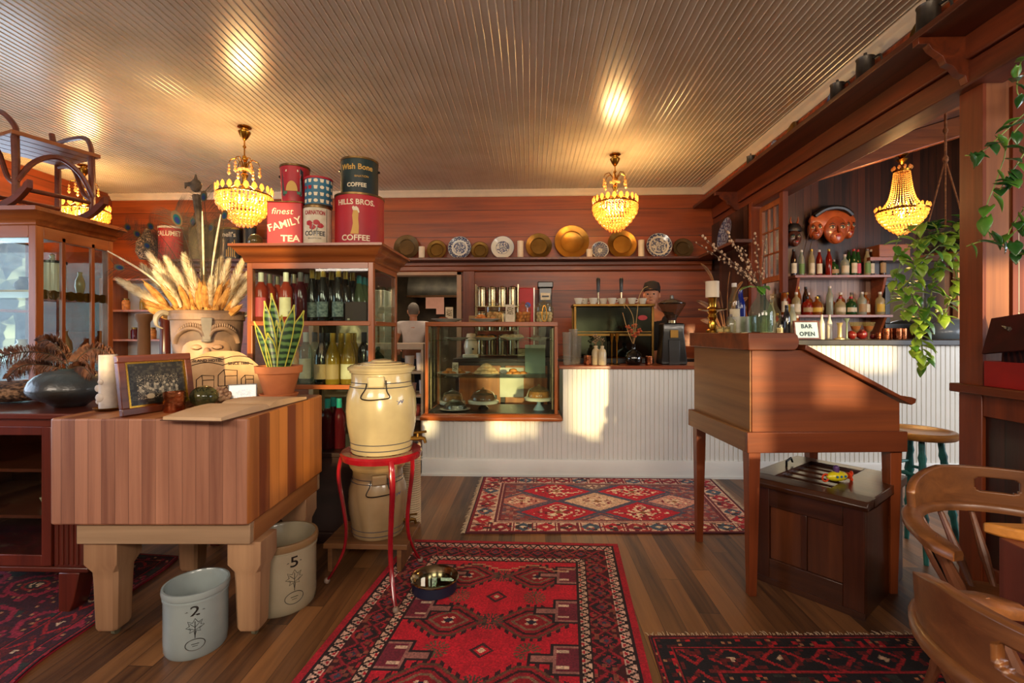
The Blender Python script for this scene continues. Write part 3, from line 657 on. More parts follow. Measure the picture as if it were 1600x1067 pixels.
# ================================================ CAPTAIN'S CHAIRS, TABLE, STOOL
m_oak = wood('oak', '4c2a14', '905a30', 'X', rough=.36, grain=.9, coat=.3); m_oakz = wood('oak_turned', '4e2b16', '90583a', 'Z', rough=.36, grain=.9, coat=.3)
def captain(label, loc, rz):
    t = thing('captain_chair', label, 'chair', loc, rz, None)
    b = MB(); ring = []
    for r, z in ((.01, .455), (.10, .452), (.17, .458), (.205, .462), (.215, .45), (.205, .428), (.01, .425)):
        ring.append((r, z))
    b.lathe(ring, 36, wob=lambda a, z: 1+.05*math.cos(4*a+PI)*1.0); b.build('seat', m_oak, t, smooth=50)
    legs = []
    for sx_, sy_ in ((-1, -1), (1, -1), (-1, 1), (1, 1)):
        top = Vector((.13*sx_, .12*sy_, .435)); bot = Vector((.22*sx_, .22*sy_, 0)); pts = [top.lerp(bot, q) for q in (0, .12, .2, .3, .45, .62, .66, .7, .85, 1)]
        MB().tube(pts, [.014, .019, .016, .022, .023, .017, .021, .017, .014, .012], 10).build('leg', m_oakz, t); legs.append((top, bot))
    def pl(i, q): return legs[i][0].lerp(legs[i][1], q)
    for a_, c_, q in ((0, 1, .5), (2, 3, .5), (0, 2, .62), (1, 3, .62), (0, 2, .42), (1, 3, .42)):
        p, r = pl(a_, q), pl(c_, q); MB().tube([p, p.lerp(r, .3), p.lerp(r, .5), p.lerp(r, .7), r], [.008, .010, .013, .010, .008], 8).build('stretcher', m_oakz, t)
    # arm bow: a broad flat bent rail, open to the front
    def bow(a, ex=0):
        a = math.radians(a); return Vector((.285*math.cos(a)*(1+ex), .275*math.sin(a)*(1+ex)+.03, 0))
    pts = []
    for q in range(-38, 219, 8): pts.append(q)
    sec = [(-.026, -.014), (-.028, .006), (-.018, .014), (.018, .014), (.028, .006), (.026, -.014)]
    vs = []; fs = []
    for i, q in enumerate(pts):
        c = bow(q); n = Vector((math.cos(math.radians(q)), math.sin(math.radians(q)), 0)); e = min(i, len(pts)-1-i)
        wd = 1.25 if e < 3 else 1.0; wd *= (.55 if e == 0 else 1); dz = -.035*max(0, 1-e/9)**2
        for (u, z) in sec: p = c+n*u*wd; vs.append((p.x, p.y, .685+z+dz))
    k = len(sec)
    for i in range(len(pts)-1):
        for j in range(k): fs.append((i*k+j, i*k+(j+1) % k, (i+1)*k+(j+1) % k, (i+1)*k+j))
    fs += [tuple(range(k)), tuple((len(pts)-1)*k+j for j in range(k))]
    MB().add(vs, fs).build('arm_bow', m_oak, t, smooth=60)
    # crest board with a hand hole
    n = 150; zr = 32; b = MB(); A0, A1 = 20, 160; vs = []; 
    for i in range(n+1):
        q = A0+(A1-A0)*i/n; e = min(q-A0, A1-q)/70; top = .05+.072*min(1, (e*1.9))**.6; lean = .00
        for j in range(zr+1):
            z = .0+top*j/zr; p = bow(q, .01+z*.22); vs.append((p.x, p.y, .697+z))
    for i in range(n):
        for j in range(zr):
            q = A0+(A1-A0)*(i+.5)/n
            if (max(0, abs(q-90)-8)/4.6)**2+((j+.5-zr*.52)/(zr*.2))**2 < 1: continue
            b.f.append((i*(zr+1)+j, (i+1)*(zr+1)+j, (i+1)*(zr+1)+j+1, i*(zr+1)+j+1)); b.mi.append(0)
    b.v = vs; b.build('crest_board', m_oak, t, solid=.024, smooth=50)
    for q in (-22, 10, 32, 54, 76, 104, 126, 148, 170, 202):
        p = bow(q); s = Vector((math.cos(math.radians(q))*.185, math.sin(math.radians(q))*.185+.0, .455)); top = Vector((p.x, p.y, .675))
        big = q in (-22, 202); r0 = .015 if big else .0105
        MB().tube([s, s.lerp(top, .15), s.lerp(top, .4), s.lerp(top, .7), top], [r0*.8, r0, r0*1.35, r0, r0*.75], 9).build('spindle', m_oakz, t)
    for q in (-8, 188):
        p = bow(q); s = Vector((math.cos(math.radians(q))*.175, math.sin(math.radians(q))*.175, .43)); MB().tube([s, (p.x, p.y, .68)], .0025, 6).build('tie_rod', mat('rod_iron', '15120f', rough=.4, metal=.7), t)
    return t
captain('captain chair with a hand hole in its curved back, near the dark half wall', (1.49, 1.455, .0095), -25)
captain('nearest captain chair, cut by the bottom right corner', (1.085, .885, .0095), 112)
# table
t = thing('dining_table', 'corner of a thick wooden table with a turned leg at the right edge', 'table', (1.235, 1.36, .0095), -4)
m_tt = wood('table_top_wood', '6a4018', 'b97c34', 'X', rough=.5, grain=1.2, coat=.1); m_tl = wood('table_leg_wood', '3e1a14', '7a3a2c', 'Z', rough=.4, grain=.9)
MB().prism([(0, 0), (.02, -.03), (.7, -.55), (.86, -.35), (.86, .0)], .745, .775, 'Z').build('table_top', m_tt, t, bevel=.006)
b = MB(); b.box(.018, -.105, .50, .098, -.03, .745, m=None); prof = [(.034, .50), (.03, .485), (.042, .475), (.042, .46), (.028, .45), (.045, .42), (.05, .38), (.045, .34), (.025, .31), (.04, .30), (.04, .285), (.022, .27), (.03, .2), (.022, .1), (.034, .08), (.034, .05), (.02, .03), (.024, 0)]
b.lathe(prof[::-1], 20, m=T(.058, -.067, 0)); b.build('leg', m_tl, t, bevel=.002)
b = MB(); b.lathe(prof[::-1], 20, m=T(.76, -.3, 0)); b.box(.72, -.34, .5, .8, -.26, .745); b.build('leg', m_tl, t)
MB().box(.098, -.085, .64, .76, -.06, .745).build('apron', m_tl, t)
# teal stool
t = thing('bar_stool', 'round wooden bar stool with chipped teal legs in front of the bar', 'stool', (2.30, 2.95, 0), 20)
b = MB(); b.lathe([(.001, .715), (.15, .717), (.16, .725), (.185, .725), (.20, .715), (.20, .70), (.185, .685), (.001, .685)], 36); b.build('seat', wood('stool_seat', '7a4a1e', 'c88a3c', 'X', rough=.35, grain=.8, coat=.2), t, smooth=50)
m_teal = mat('chipped_teal', '1f6f68', '123a3c', scale=14, rough=.55, bump=.3, lo=.45, hi=.7)
lg = []
for k in range(4):
    a = PI/4+k*PI/2; top = Vector((.11*math.cos(a), .11*math.sin(a), .69)); bot = Vector((.2*math.cos(a), .2*math.sin(a), 0)); lg.append((top, bot))
    q = [0, .05, .12, .16, .2, .3, .34, .38, .6, .64, .68, .9, 1]; r = [.014, .016, .016, .022, .017, .022, .026, .018, .016, .022, .016, .014, .012]
    MB().tube([top.lerp(bot, v) for v in q], r, 10).build('leg', m_teal, t)
for k in range(4):
    for q in (.26, .36) if k % 2 == 0 else (.31, .6):
        p = lg[k][0].lerp(lg[k][1], q); r = lg[(k+1) % 4][0].lerp(lg[(k+1) % 4][1], q); MB().tube([p, p.lerp(r, .5), r], [.008, .011, .008], 8).build('stretcher', m_teal, t)

# ================================================ BUTCHER BLOCK
m_bb = wood('block_end', '744636', 'b98266', 'Z', rough=.5, grain=.8, plank=.055, paxis='X', gap=.014, var=.2, coat=0)
m_bby = wood('block_side', '6a3014', 'c07838', 'Z', rough=.5, grain=.6, plank=.085, paxis='Y', gap=.012, var=.45, coat=0, knots=True)
m_bbt = wood('block_top', '7c3c20', 'c4804e', 'Y', rough=.4, grain=.6, plank=.062, paxis='X', gap=.012, var=.4, coat=.15)
m_mp = wood('maple_leg', '866a50', 'bc9c7a', 'X', rough=.55, grain=.5); m_mpz = wood('maple_leg_upright', '805a40', 'bc946e', 'Z', rough=.55, grain=.5)
BX0, BX1, BY0, BY1, BZ = -1.965, -1.145, 1.885, 2.66, .95
t = thing('butcher_block', 'massive butcher block of upright boards on four stout legs', 'table', (BX0, BY0, 0), 2)
bw, bd = BX1-BX0, BY1-BY0
b = MB(); c = .022; z0, z1 = .515, BZ
b.prism([(c, 0), (bw-c, 0), (bw-.006, .006), (bw, c), (bw, bd-c), (bw-c, bd), (c, bd), (0, bd-c), (0, c), (.006, .006)], z0, z1, 'Z')
o = b.build('block', [m_bb, m_bby, m_bbt], t, bevel=.008, smooth=30, seg=3)
for p in o.data.polygons:
    n = p.normal; p.material_index = 2 if abs(n.z) > .7 else 1 if abs(n.x) > .75 else 0
bxs('long_rail', [(.09, .03, .425, bw-.01, .06, .515), (.09, bd-.06, .425, bw-.01, bd-.03, .515)], m_mp, t, .003)
m_mpy = wood('maple_leg_side', '7a4420', 'b87c44', 'Y', rough=.5, grain=.5)
bxs('side_rail', [(bw-.04, .06, .425, bw-.01, bd-.06, .515), (.09, .06, .425, .12, bd-.06, .515)], m_mpy, t, .003)
def blk_leg(x, y):
    b = MB(); s = .07; cx, cy = x+s, y+s
    def oc(h, c): return [(-h+c, -h), (h-c, -h), (h, -h+c), (h, h-c), (h-c, h), (-h+c, h), (-h, h-c), (-h, -h+c)]
    lv = [(.425, .07, .002), (.33, .07, .002), (.29, .056, .014), (.25, .054, .014), (.05, .048, .012), (.035, .042, .012)]
    vs = [(cx+p[0], cy+p[1], z) for z, h, c in lv for p in oc(h, c)]; fs = [(i*8+j, i*8+(j+1) % 8, (i+1)*8+(j+1) % 8, (i+1)*8+j) for i in range(len(lv)-1) for j in range(8)]
    fs += [tuple(range(8)), tuple((len(lv)-1)*8+j for j in range(8))]
    o = b.add(vs, fs).build('leg', m_mpz, t, bevel=.003, smooth=30)
    c_ = MB(); c_.cyl(.018, -.008, .008, 14, m=T(cx+.01, cy, .018) @ RY(90)); c_.box(cx-.004, cy-.008, .02, cx+.02, cy+.008, .04); c_.build('caster', mat('caster_metal', '8a8a72', rough=.4, metal=.6), o)
for x, y in ((.10, .05), (bw-.117, .05), (.10, bd-.21), (bw-.15, bd-.21)): blk_leg(x, y)
# ================================================ CHANDELIERS
def glow(name, c, tr=.5, op=.35, gl=.25):
    if name in MATS: return MATS[name]
    m = bpy.data.materials.new(name); m.use_nodes = True; nt = m.node_tree; N = nt.nodes.new; L = nt.links.new
    for n in list(nt.nodes): nt.nodes.remove(n)
    out = N('ShaderNodeOutputMaterial'); d = N('ShaderNodeBsdfDiffuse'); d.inputs[0].default_value = H(c)
    t_ = N('ShaderNodeBsdfTranslucent'); t_.inputs[0].default_value = H(c); m1 = N('ShaderNodeMixShader'); m1.inputs[0].default_value = tr; L(d.outputs[0], m1.inputs[1]); L(t_.outputs[0], m1.inputs[2])
    tp = N('ShaderNodeBsdfTransparent'); tp.inputs[0].default_value = H(c); m2 = N('ShaderNodeMixShader'); m2.inputs[0].default_value = op; L(m1.outputs[0], m2.inputs[1]); L(tp.outputs[0], m2.inputs[2])
    g = N('ShaderNodeBsdfGlossy'); g.inputs['Roughness'].default_value = .06; fr = N('ShaderNodeLayerWeight'); fr.inputs[0].default_value = gl
    ge = N('ShaderNodeNewGeometry'); su = N('ShaderNodeMath'); su.operation = 'SUBTRACT'; su.inputs[0].default_value = 1; L(ge.outputs['Backfacing'], su.inputs[1])
    ml = N('ShaderNodeMath'); ml.operation = 'MULTIPLY'; L(fr.outputs[0], ml.inputs[0]); L(su.outputs[0], ml.inputs[1])
    m3 = N('ShaderNodeMixShader'); L(ml.outputs[0], m3.inputs[0]); L(m2.outputs[0], m3.inputs[1]); L(g.outputs[0], m3.inputs[2]); L(m3.outputs[0], out.inputs[0])
    MATS[name] = m; return m
m_cry = glow('crystal', 'f0c888', .55, .3, .35)
m_brass = mat('brass', 'c08a34', '8e5e1e', scale=9, rough=.24, metal=1)
m_brassd = mat('old_brass', '8c6a34', '6a4c22', scale=5, rough=.38, metal=.9)
m_bulb = mat('bulb_glow', 'ffdca0', rough=.4, emit='ffc060', estr=9)
def gem(b, c, r, h, n=6, m=None):
    b.lathe([(1e-5, -h), (r, -h*.15), (r*.7, h*.6), (1e-5, h)], n, 0, T(*c) if m is None else T(*c) @ m)
def chandelier(label, loc, power, drop=.42, seed=0):
    """loc is the fixing point on the ceiling"""
    t = thing('crystal_chandelier', label, 'chandelier', loc, seed*13)
    b = MB(); b.lathe([(1e-5, 0), (.052, 0), (.055, -.008), (.03, -.02), (.028, -.03), (.05, -.045), (.048, -.055), (.03, -.09), (.012, -.115), (1e-5, -.12)], 24); b.build('canopy', m_brass, t, smooth=50)
    b = MB(); z = -.12; b.tube([(0, 0, -.12), (0, 0, -drop)], .006, 8); b.ball((0, 0, -.17), (.014, .014, .014)); b.ball((0, 0, -.27), (.02, .02, .03)); b.lathe([(1e-5, -drop-.03), (.02, -drop-.02), (.014, -drop+.06), (.03, -drop+.1), (.012, -drop+.12)], 16)
    b.build('stem', m_brass, t, smooth=50)
    MB().lathe([(1e-5, -drop+.13), (.045, -drop+.14), (.05, -drop+.15), (1e-5, -drop+.155)], 16, wob=lambda a, z: 1+.12*math.cos(8*a)).build('bobeche', m_cry, t)
    for k in range(6):
        a = k*PI/3; ca, sa = math.cos(a), math.sin(a); b = MB()
        b.tube([(r*ca, r*sa, z) for r, z in [(.01, -drop+.12), (.03, -drop+.2), (.06, -drop+.235), (.1, -drop+.22), (.115, -drop+.19)]], [.004, .005, .005, .004, .003], 6); ar = b.build('arm', m_brass, t)
        g = MB(); 
        for q in range(3): gem(g, (.115*ca, .115*sa, -drop+.165-q*.03), .010+.002*q, .016+.006*(q == 2), 6)
        g.build('pendant', m_cry, ar)
    R0 = .212; zb = -drop-.08
    b = MB(); b.lathe([(R0-.004, zb), (R0+.003, zb), (R0+.003, zb+.012), (R0-.004, zb+.012), (R0-.004, zb)], 48)
    for k in range(6): a = k*PI/3; b.tube([(.01*math.cos(a), .01*math.sin(a), -drop+.02), (.12*math.cos(a), .12*math.sin(a), -drop-.02), (R0*math.cos(a), R0*math.sin(a), zb)], .004, 5)
    b.build('hoop', m_brass, t)
    for k in range(22):
        a = 2*PI*k/22; g = MB(); gem(g, (0, 0, 0), .024, .036, 8, Matrix.Diagonal((1, .35, 1, 1)))
        g.build('pear_drop', m_cry, t, loc=((R0+.004)*math.cos(a), (R0+.004)*math.sin(a), zb+.045), rot=(0, 0, a+PI/2))
    tiers = [(.212, 0), (.203, .042), (.18, .08), (.153, .118), (.122, .152), (.09, .182), (.056, .208)]
    for r, dz in tiers:
        n = max(8, int(2*PI*r/.030)); g = MB()
        for k in range(n):
            a = 2*PI*(k+.5*(dz*20 % 1))/n; c = math.cos(a); s = math.sin(a)
            gem(g, (r*c, r*s, zb-dz-.012), .0125, .014, 6); gem(g, (r*1.01*c, r*1.01*s, zb-dz-.038), .011, .017, 6)
        g.build('crystal_tier', m_cry, t)
    bb = MB()
    for k in range(3): a = k*2.1; bb.ball((.08*math.cos(a), .08*math.sin(a), zb-.03), (.016, .016, .028), 10)
    bb.build('bulbs', m_bulb, t)
    l = light('chandelier_light', 'POINT', (0, 0, zb+.0), power, (1, .66, .26), shadow_soft_size=.1); l.parent = t
    return t
chandelier('crystal chandelier over the pastry counter, nearest the plate shelf', at(961, 241, Z=3.05), 36, .42, 1)
chandelier('crystal chandelier hanging behind the coffee tins, left of centre', at(382, 198, Z=3.05), 40, .51, 2)
chandelier('crystal chandelier seen beyond the upturned rocking chair', at(131, 258, Z=3.05), 40, .40, 3)
# beaded basket chandelier in the bar
p0 = Vector((3.46, 4.6, 2.955)); t = thing('beaded_chandelier', 'tall beaded crystal chandelier hanging in the bar', 'chandelier', p0, 0)
b = MB(); b.lathe([(1e-5, 0), (.05, 0), (.05, -.01), (.02, -.025), (.045, -.045), (.012, -.085), (1e-5, -.09)], 20); b.tube([(0, 0, -.08), (0, 0, -.16)], .004, 6); b.build('canopy', m_brass, t, smooth=50)
for z, r in ((-.15, .065), (-.52, .195)): b = MB(); b.lathe([(r-.004, z), (r+.005, z+.008), (r, z-.012), (r-.004, z)], 40); b.build('hoop', m_brass, t)
b = MB()
for k in range(5): a = k*2*PI/5; b.tube([(.06*math.cos(a), .06*math.sin(a), -.15), (.01*math.cos(a), .01*math.sin(a), -.13)], .003, 5); b.tube([(0, 0, -.50), (.19*math.cos(a), .19*math.sin(a), -.515)], .004, 5)
b.build('spokes', m_brass, t)
for z, r, n, rr in ((-.135, .07, 10, .014), (-.505, .20, 22, .013)):
    for k in range(n):
        a = 2*PI*k/n; g = MB(); gem(g, (0, 0, 0), rr, .022, 6); g.build('crystal_rim', m_cry, t, loc=(r*math.cos(a), r*math.sin(a), z+.01))
g = MB()
for k in range(30):
    a = 2*PI*k/30
    for j in range(19):
        q = j/18; r = .062+.04*q+.075*q**5; z = -.165-.345*q; g.lathe([(1e-5, z-.008), (.006, z), (1e-5, z+.008)], 4, 0, T(r*math.cos(a), r*math.sin(a), 0))
g.build('bead_strands', m_cry, t)
for r, dz in [(.19, 0), (.183, .03), (.168, .06), (.147, .09), (.122, .12), (.094, .148), (.065, .172), (.036, .192)]:
    n = max(6, int(2*PI*r/.026)); g = MB()
    for k in range(n): a = 2*PI*(k+.5*(dz*25 % 1))/n; gem(g, (r*math.cos(a), r*math.sin(a), -.535-dz), .0115, .018, 6)
    g.build('crystal_tier', m_cry, t)
b = MB(); b.ball((0, 0, -.56), (.02, .02, .03), 10); b.build('bulb', m_bulb, t)
l = light('chandelier_light', 'POINT', (0, 0, -.5), 40, (1, .62, .24), shadow_soft_size=.08); l.parent = t

# ================================================ GLASS WINE CABINET
m_cab = wood('cabinet_wood', '6e2f12', 'b3652c', 'Z', rough=.36, grain=.9, coat=.25); m_cabx = wood('cabinet_wood_rail', '6e2f12', 'b3652c', 'X', rough=.36, grain=.9, coat=.25); m_caby = wood('cabinet_wood_side', '6e2f12', 'b3652c', 'Y', rough=.36, grain=.9, coat=.25)
m_cabd = wood('cabinet_dark_base', '140b08', '38211a', 'X', rough=.35, grain=.8, coat=.2)
m_gl = glass('cabinet_glass', 'eef5f0')
CX0, CX1, CY0, CY1 = -1.765, -.965, 2.93, 3.46
t = thing('wine_display_cabinet', 'tall glass-sided wooden cabinet full of wine bottles, tins on top', 'cabinet', (CX0, CY0, 0), 0)
w_, d_ = CX1-CX0, CY1-CY0
MB().box(0, 0, .06, w_, d_, .54).build('base', m_cabd, t, bevel=.004)
bxs('base_moulding', [(-.02, -.02, 0, w_+.02, d_+.02, .07), (-.015, -.015, .53, w_+.015, d_+.015, .56)], m_cabd, t, .006)
for x in (0, w_-.035):
    for y in (0, d_-.035): MB().box(x, y, .56, x+.035, y+.035, 1.74).build('post', m_cab, t, bevel=.004)
for z in (.95, 1.345): 
    MB().box(.02, -.004, z, w_-.02, .022, z+.028).build('front_rail', m_cabx, t, bevel=.003)
    MB().box(w_-.022, .035, z, w_+.003, d_-.03, z+.028).build('side_rail', m_caby, t, bevel=.003)
    MB().box(.004, .022, z+.012, w_-.022, d_-.004, z+.026).build('shelf', m_cabd, t)
bxs('top_rail', [(.035, 0, 1.70, w_-.035, .03, 1.74), (.035, d_-.03, 1.70, w_-.035, d_, 1.74)], m_cabx, t); bxs('top_side_rail', [(0, .035, 1.70, .03, d_-.035, 1.74), (w_-.03, .035, 1.70, w_, d_-.035, 1.74)], m_caby, t)
pr = [(0, 1.735), (.012, 1.745), (.02, 1.775), (.035, 1.785), (.05, 1.81), (.065, 1.825), (.075, 1.83), (.075, 1.845), (0, 1.845)]
def cornice(w_, d_, pr, sc=1):
    b = MB(); vs = []; k = len(pr)
    for o, z in pr: vs += [(-o, -o, z), (w_+o, -o, z), (w_+o, d_+o, z), (-o, d_+o, z)]
    fs = [(i*4+j, i*4+(j+1) % 4, (i+1)*4+(j+1) % 4, (i+1)*4+j) for i in range(k-1) for j in range(4)]+[(0, 1, 2, 3), (k*4-4, k*4-3, k*4-2, k*4-1)]
    return b.add(vs, fs)
cornice(w_, d_, pr).build('cornice', m_cabx, t, smooth=50)
MB().box(.035, .008, .56, w_-.035, .011, 1.70).build('front_pane', m_gl, t); bxs('side_pane', [(w_-.011, .035, .56, w_-.008, d_-.035, 1.70), (.008, .035, .56, .011, d_-.035, 1.70)], m_gl, t); MB().box(.035, d_-.011, .56, w_-.035, d_-.008, 1.70).build('back_pane', m_gl, t)
# bottles -------------------------------------------------
m_cream = mat('paper_label', 'd8cbb0', 'c4b494', scale=20, rough=.7)
PROF = {
 'bordeaux': ([(1e-5, 0), (.036, 0), (.038, .006), (.038, .19), (.034, .21), (.020, .235), (.0145, .25), (.0145, .30), (1e-5, .30)], .0385),
 'burgundy': ([(1e-5, 0), (.040, 0), (.042, .006), (.042, .15), (.038, .175), (.026, .21), (.0165, .24), (.0145, .26), (.0145, .295), (1e-5, .295)], .0425),
 'flute': ([(1e-5, 0), (.036, 0), (.038, .006), (.038, .16), (.033, .2), (.022, .25), (.0155, .285), (.0145, .335), (1e-5, .335)], .0385),
 'spirit': ([(1e-5, 0), (.040, 0), (.043, .006), (.043, .15), (.038, .172), (.02, .19), (.0145, .2), (.0145, .245), (1e-5, .245)], .0435),
 'squat': ([(1e-5, 0), (.05, 0), (.053, .01), (.053, .10), (.045, .13), (.02, .148), (.015, .155), (.015, .195), (1e-5, .195)], .0535),
 'slim': ([(1e-5, 0), (.031, 0), (.033, .006), (.033, .19), (.028, .22), (.0155, .26), (.0135, .31), (1e-5, .31)], .0335),
 'bulb': ([(1e-5, 0), (.036, 0), (.05, .03), (.053, .07), (.046, .115), (.024, .145), (.0145, .16), (.0145, .215), (1e-5, .215)], .0535)}
BP = {}
def bottle(kind, gm, cap, lab, name, label, cat='bottle', group=None, loc=(0,0,0), rz=0, scale=1, labz=None, ring=None):
    key = (kind, gm.name, cap.name if cap else 0, lab.name if lab else 0, name)
    if key in BP:
        return dup(BP[key], loc, rz, label, group, scale)
    prof, lr = PROF[kind]; t = thing(name, label, cat, loc, rz, group); hN = prof[-1][1]
    MB().lathe(prof, 18).build('glass_body', gm, t, smooth=45)
    if lab:
        z0, z1 = labz or (.03, prof[3][1]*.78); 
        if kind == 'bulb': z0, z1, lr = .055, .085, .0535
        MB().lathe([(lr, z0), (lr+.0004, z0), (lr+.0004, z1), (lr, z1)], 14, a0=-160, a1=-20).build('paper_label', lab, t, smooth=60)
    if cap:
        zc = hN-.055 if kind in ('bordeaux', 'burgundy', 'flute') else hN-.022
        r_ = prof[-2][0]+.0012; MB().lathe([(r_, zc), (r_+.0008, zc+.002), (r_+.0004, hN+.003), (1e-5, hN+.004)], 14).build('cap', cap, t, smooth=50)
    t.scale = (scale,)*3; BP[key] = t; return t
def liquid(name, c, c2=None): return glow(name, c, .55, .22, .3)
rose = liquid('rose_wine_glass', 'c8503a'); rosed = liquid('dark_rose_glass', '7a1c28'); darkg = mat('dark_green_glass', '10140e', '070906', rough=.08, coat=.6); gold = mat('gold_capsule', 'c89a3c', rough=.3, metal=.7)
teal = mat('teal_capsule', '2c9a94', rough=.35); whitecap = mat('white_capsule', 'd8d0c6', rough=.4); greycap = mat('grey_capsule', '6e625c', rough=.4); goldwine = liquid('gold_wine', 'c8a03c'); clearw = glass('clear_bottle', 'dfe6d4', opac=.12); darkcap = mat('black_capsule', '181414', rough=.35)
lab_pink = mat('pink_label', 'c84a5a', rough=.6); lab_green = mat('grey_green_label', '4c5e5a', '9aa49a', scale=60, rough=.6); lab_tan = mat('tan_label', 'a4845c', rough=.6)
def inc(px, z, y): p = at(px, 500, Y=y); return (p.x, y, z)
S1, S2, S3 = 1.3715, .9765, .561
for i, (px, y, g, cp, lb) in enumerate([(408, 3.0, rose, whitecap, lab_pink), (447, 3.0, rose, whitecap, m_cream), (470, 3.0, rosed, greycap, None), (421, 3.09, rose, greycap, None), (433, 3.18, rose, greycap, None), (459, 3.10, rosed, greycap, None), (480, 3.09, rosed, greycap, None)]):
    tags = ['pink-labelled', 'cream-labelled'][i] if i < 2 else 'unlabelled'
    bottle('bordeaux', g, cp, lb, 'wine_bottle', ['rose wine bottle with a white cap and a pink label, top cabinet shelf', 'rose wine bottle with a white cap and a tall cream label, top cabinet shelf', 'dark rose bottle with a grey cap beside the gold-capped row', 'grey-capped rose bottle just behind the pink-labelled one', 'rearmost grey-capped rose bottle between the two white caps', 'dark rose bottle with grey cap behind the cream-labelled one', 'dark rose bottle half hidden by the gold-capped bottles'][i], 'bottle', 'rose bottles on the top cabinet shelf', inc(px, S1, y), 0, 1.03)
ords = ['first', 'second', 'third', 'fourth', 'fifth', 'sixth', 'seventh', 'eighth', 'ninth', 'tenth', 'eleventh', 'twelfth', 'thirteenth', 'fourteenth', 'fifteenth', 'sixteenth', 'seventeenth', 'eighteenth', 'nineteenth', 'twentieth']
for i, (px, y, lb) in enumerate([(488, 3.07, lab_green), (505, 3.0, lab_green), (529, 3.0, lab_green), (497, 3.14, None), (518, 3.16, None), (540, 3.13, None), (551, 3.22, None)]):
    bottle('flute', darkg, gold, lb, 'wine_bottle', 'dark slender wine bottle with a gold cap, %s from the left of its shelf row' % ords[[0, 2, 4, 1, 3, 5, 6][i]], 'bottle', 'gold-capped dark bottles on the top shelf', inc(px, S1, y), 0, 1.0)
for i, (px, y) in enumerate([(561, 3.20), (568, 3.28), (574, 3.36)]):
    bottle('flute', liquid('pale_green_wine', '8a9a6a'), teal, None, 'wine_bottle', ['teal-capped wine bottle nearest the gold-capped ones, top shelf', 'middle teal-capped wine bottle on the top shelf', 'teal-capped wine bottle nearest the cabinet corner, top shelf'][i], 'bottle', 'teal-capped bottles on the top shelf', inc(px, S1, y), 0, .93)
t = thing('gift_box', 'dark brown cardboard box beside the bottles on the top cabinet shelf', 'box', inc(560, S1, 3.03), 0); MB().box(-.075, -.03, 0, .062, .09, .125).build('carton', mat('brown_carton', '4a352e', rough=.6), t, bevel=.002); MB().box(-.06, -.0305, .01, -.045, -.03, .02).build('sticker', m_cream, t)
lower = [(478, 3.03, 'bordeaux', clearw, whitecap, m_cream, 'clear bottle of white wine with a white cap and cream label'), (503, 3.0, 'burgundy', darkg, darkcap, lab_tan, 'dark wine bottle with a black cap and a tan label, middle shelf'), (520, 3.0, 'burgundy', goldwine, gold, lab_tan, 'gold-capped white wine bottle with a tan label, middle shelf front'),
 (544, 3.02, 'burgundy', goldwine, gold, m_cream, 'gold-capped white wine bottle with a cream label, middle shelf front'), (512, 3.12, 'burgundy', darkg, darkcap, None, 'dark bottle standing behind the tan-labelled gold one'), (533, 3.13, 'burgundy', goldwine, gold, None, 'second row gold-capped bottle, left one'), (548, 3.15, 'burgundy', goldwine, gold, None, 'second row gold-capped bottle, middle one'), (553, 3.28, 'burgundy', goldwine, gold, None, 'rearmost gold-capped bottle at the right of the middle shelf'), (492, 3.14, 'bordeaux', clearw, greycap, None, 'clear grey-capped bottle behind the white-capped one'), (460, 3.10, 'bordeaux', clearw, whitecap, None, 'clear white-capped bottle half hidden by the snake plant'), (569, 3.10, 'bordeaux', darkg, darkcap, None, 'lone dark bottle near the right post, middle shelf')]
for px, y, k, g, cp, lb, la in lower: bottle(k, g, cp, lb, 'wine_bottle', la, 'bottle', 'wine bottles on the middle cabinet shelf', inc(px, S2, y), 0, 1.08)
for i, (px, y) in enumerate([(512, 3.03), (521, 3.10), (530, 3.05), (497, 3.08)]):
    bottle('bordeaux', rosed, teal if i < 3 else greycap, None, 'wine_bottle', ['red wine bottle with a teal cap, left of the three on the lowest shelf', 'red wine bottle with a teal cap, rear one of the three on the lowest shelf', 'red wine bottle with a teal cap, right of the three on the lowest shelf', 'grey-capped red bottle beside the block corner on the lowest shelf'][i], 'bottle', 'bottles on the lowest cabinet shelf', inc(px, S3, y), 0, 1.05)
t = thing('glass_cloche', 'green glass bell jar with a knob at the right end of the middle shelf', 'bell jar', (-1.062, 3.32, S2), 0)
MB().lathe([(.062, 0), (.064, .01), (.055, .10), (.04, .16), (.012, .19), (.009, .2), (.016, .21), (.014, .225), (1e-5, .23)], 24).build('dome', glass('green_glass', '9ab8a0', opac=.15, thick='405848'), t, smooth=60); MB().lathe([(1e-5, 0), (.075, 0), (.075, .008), (1e-5, .008)], 24).build('foot', m_cream, t)
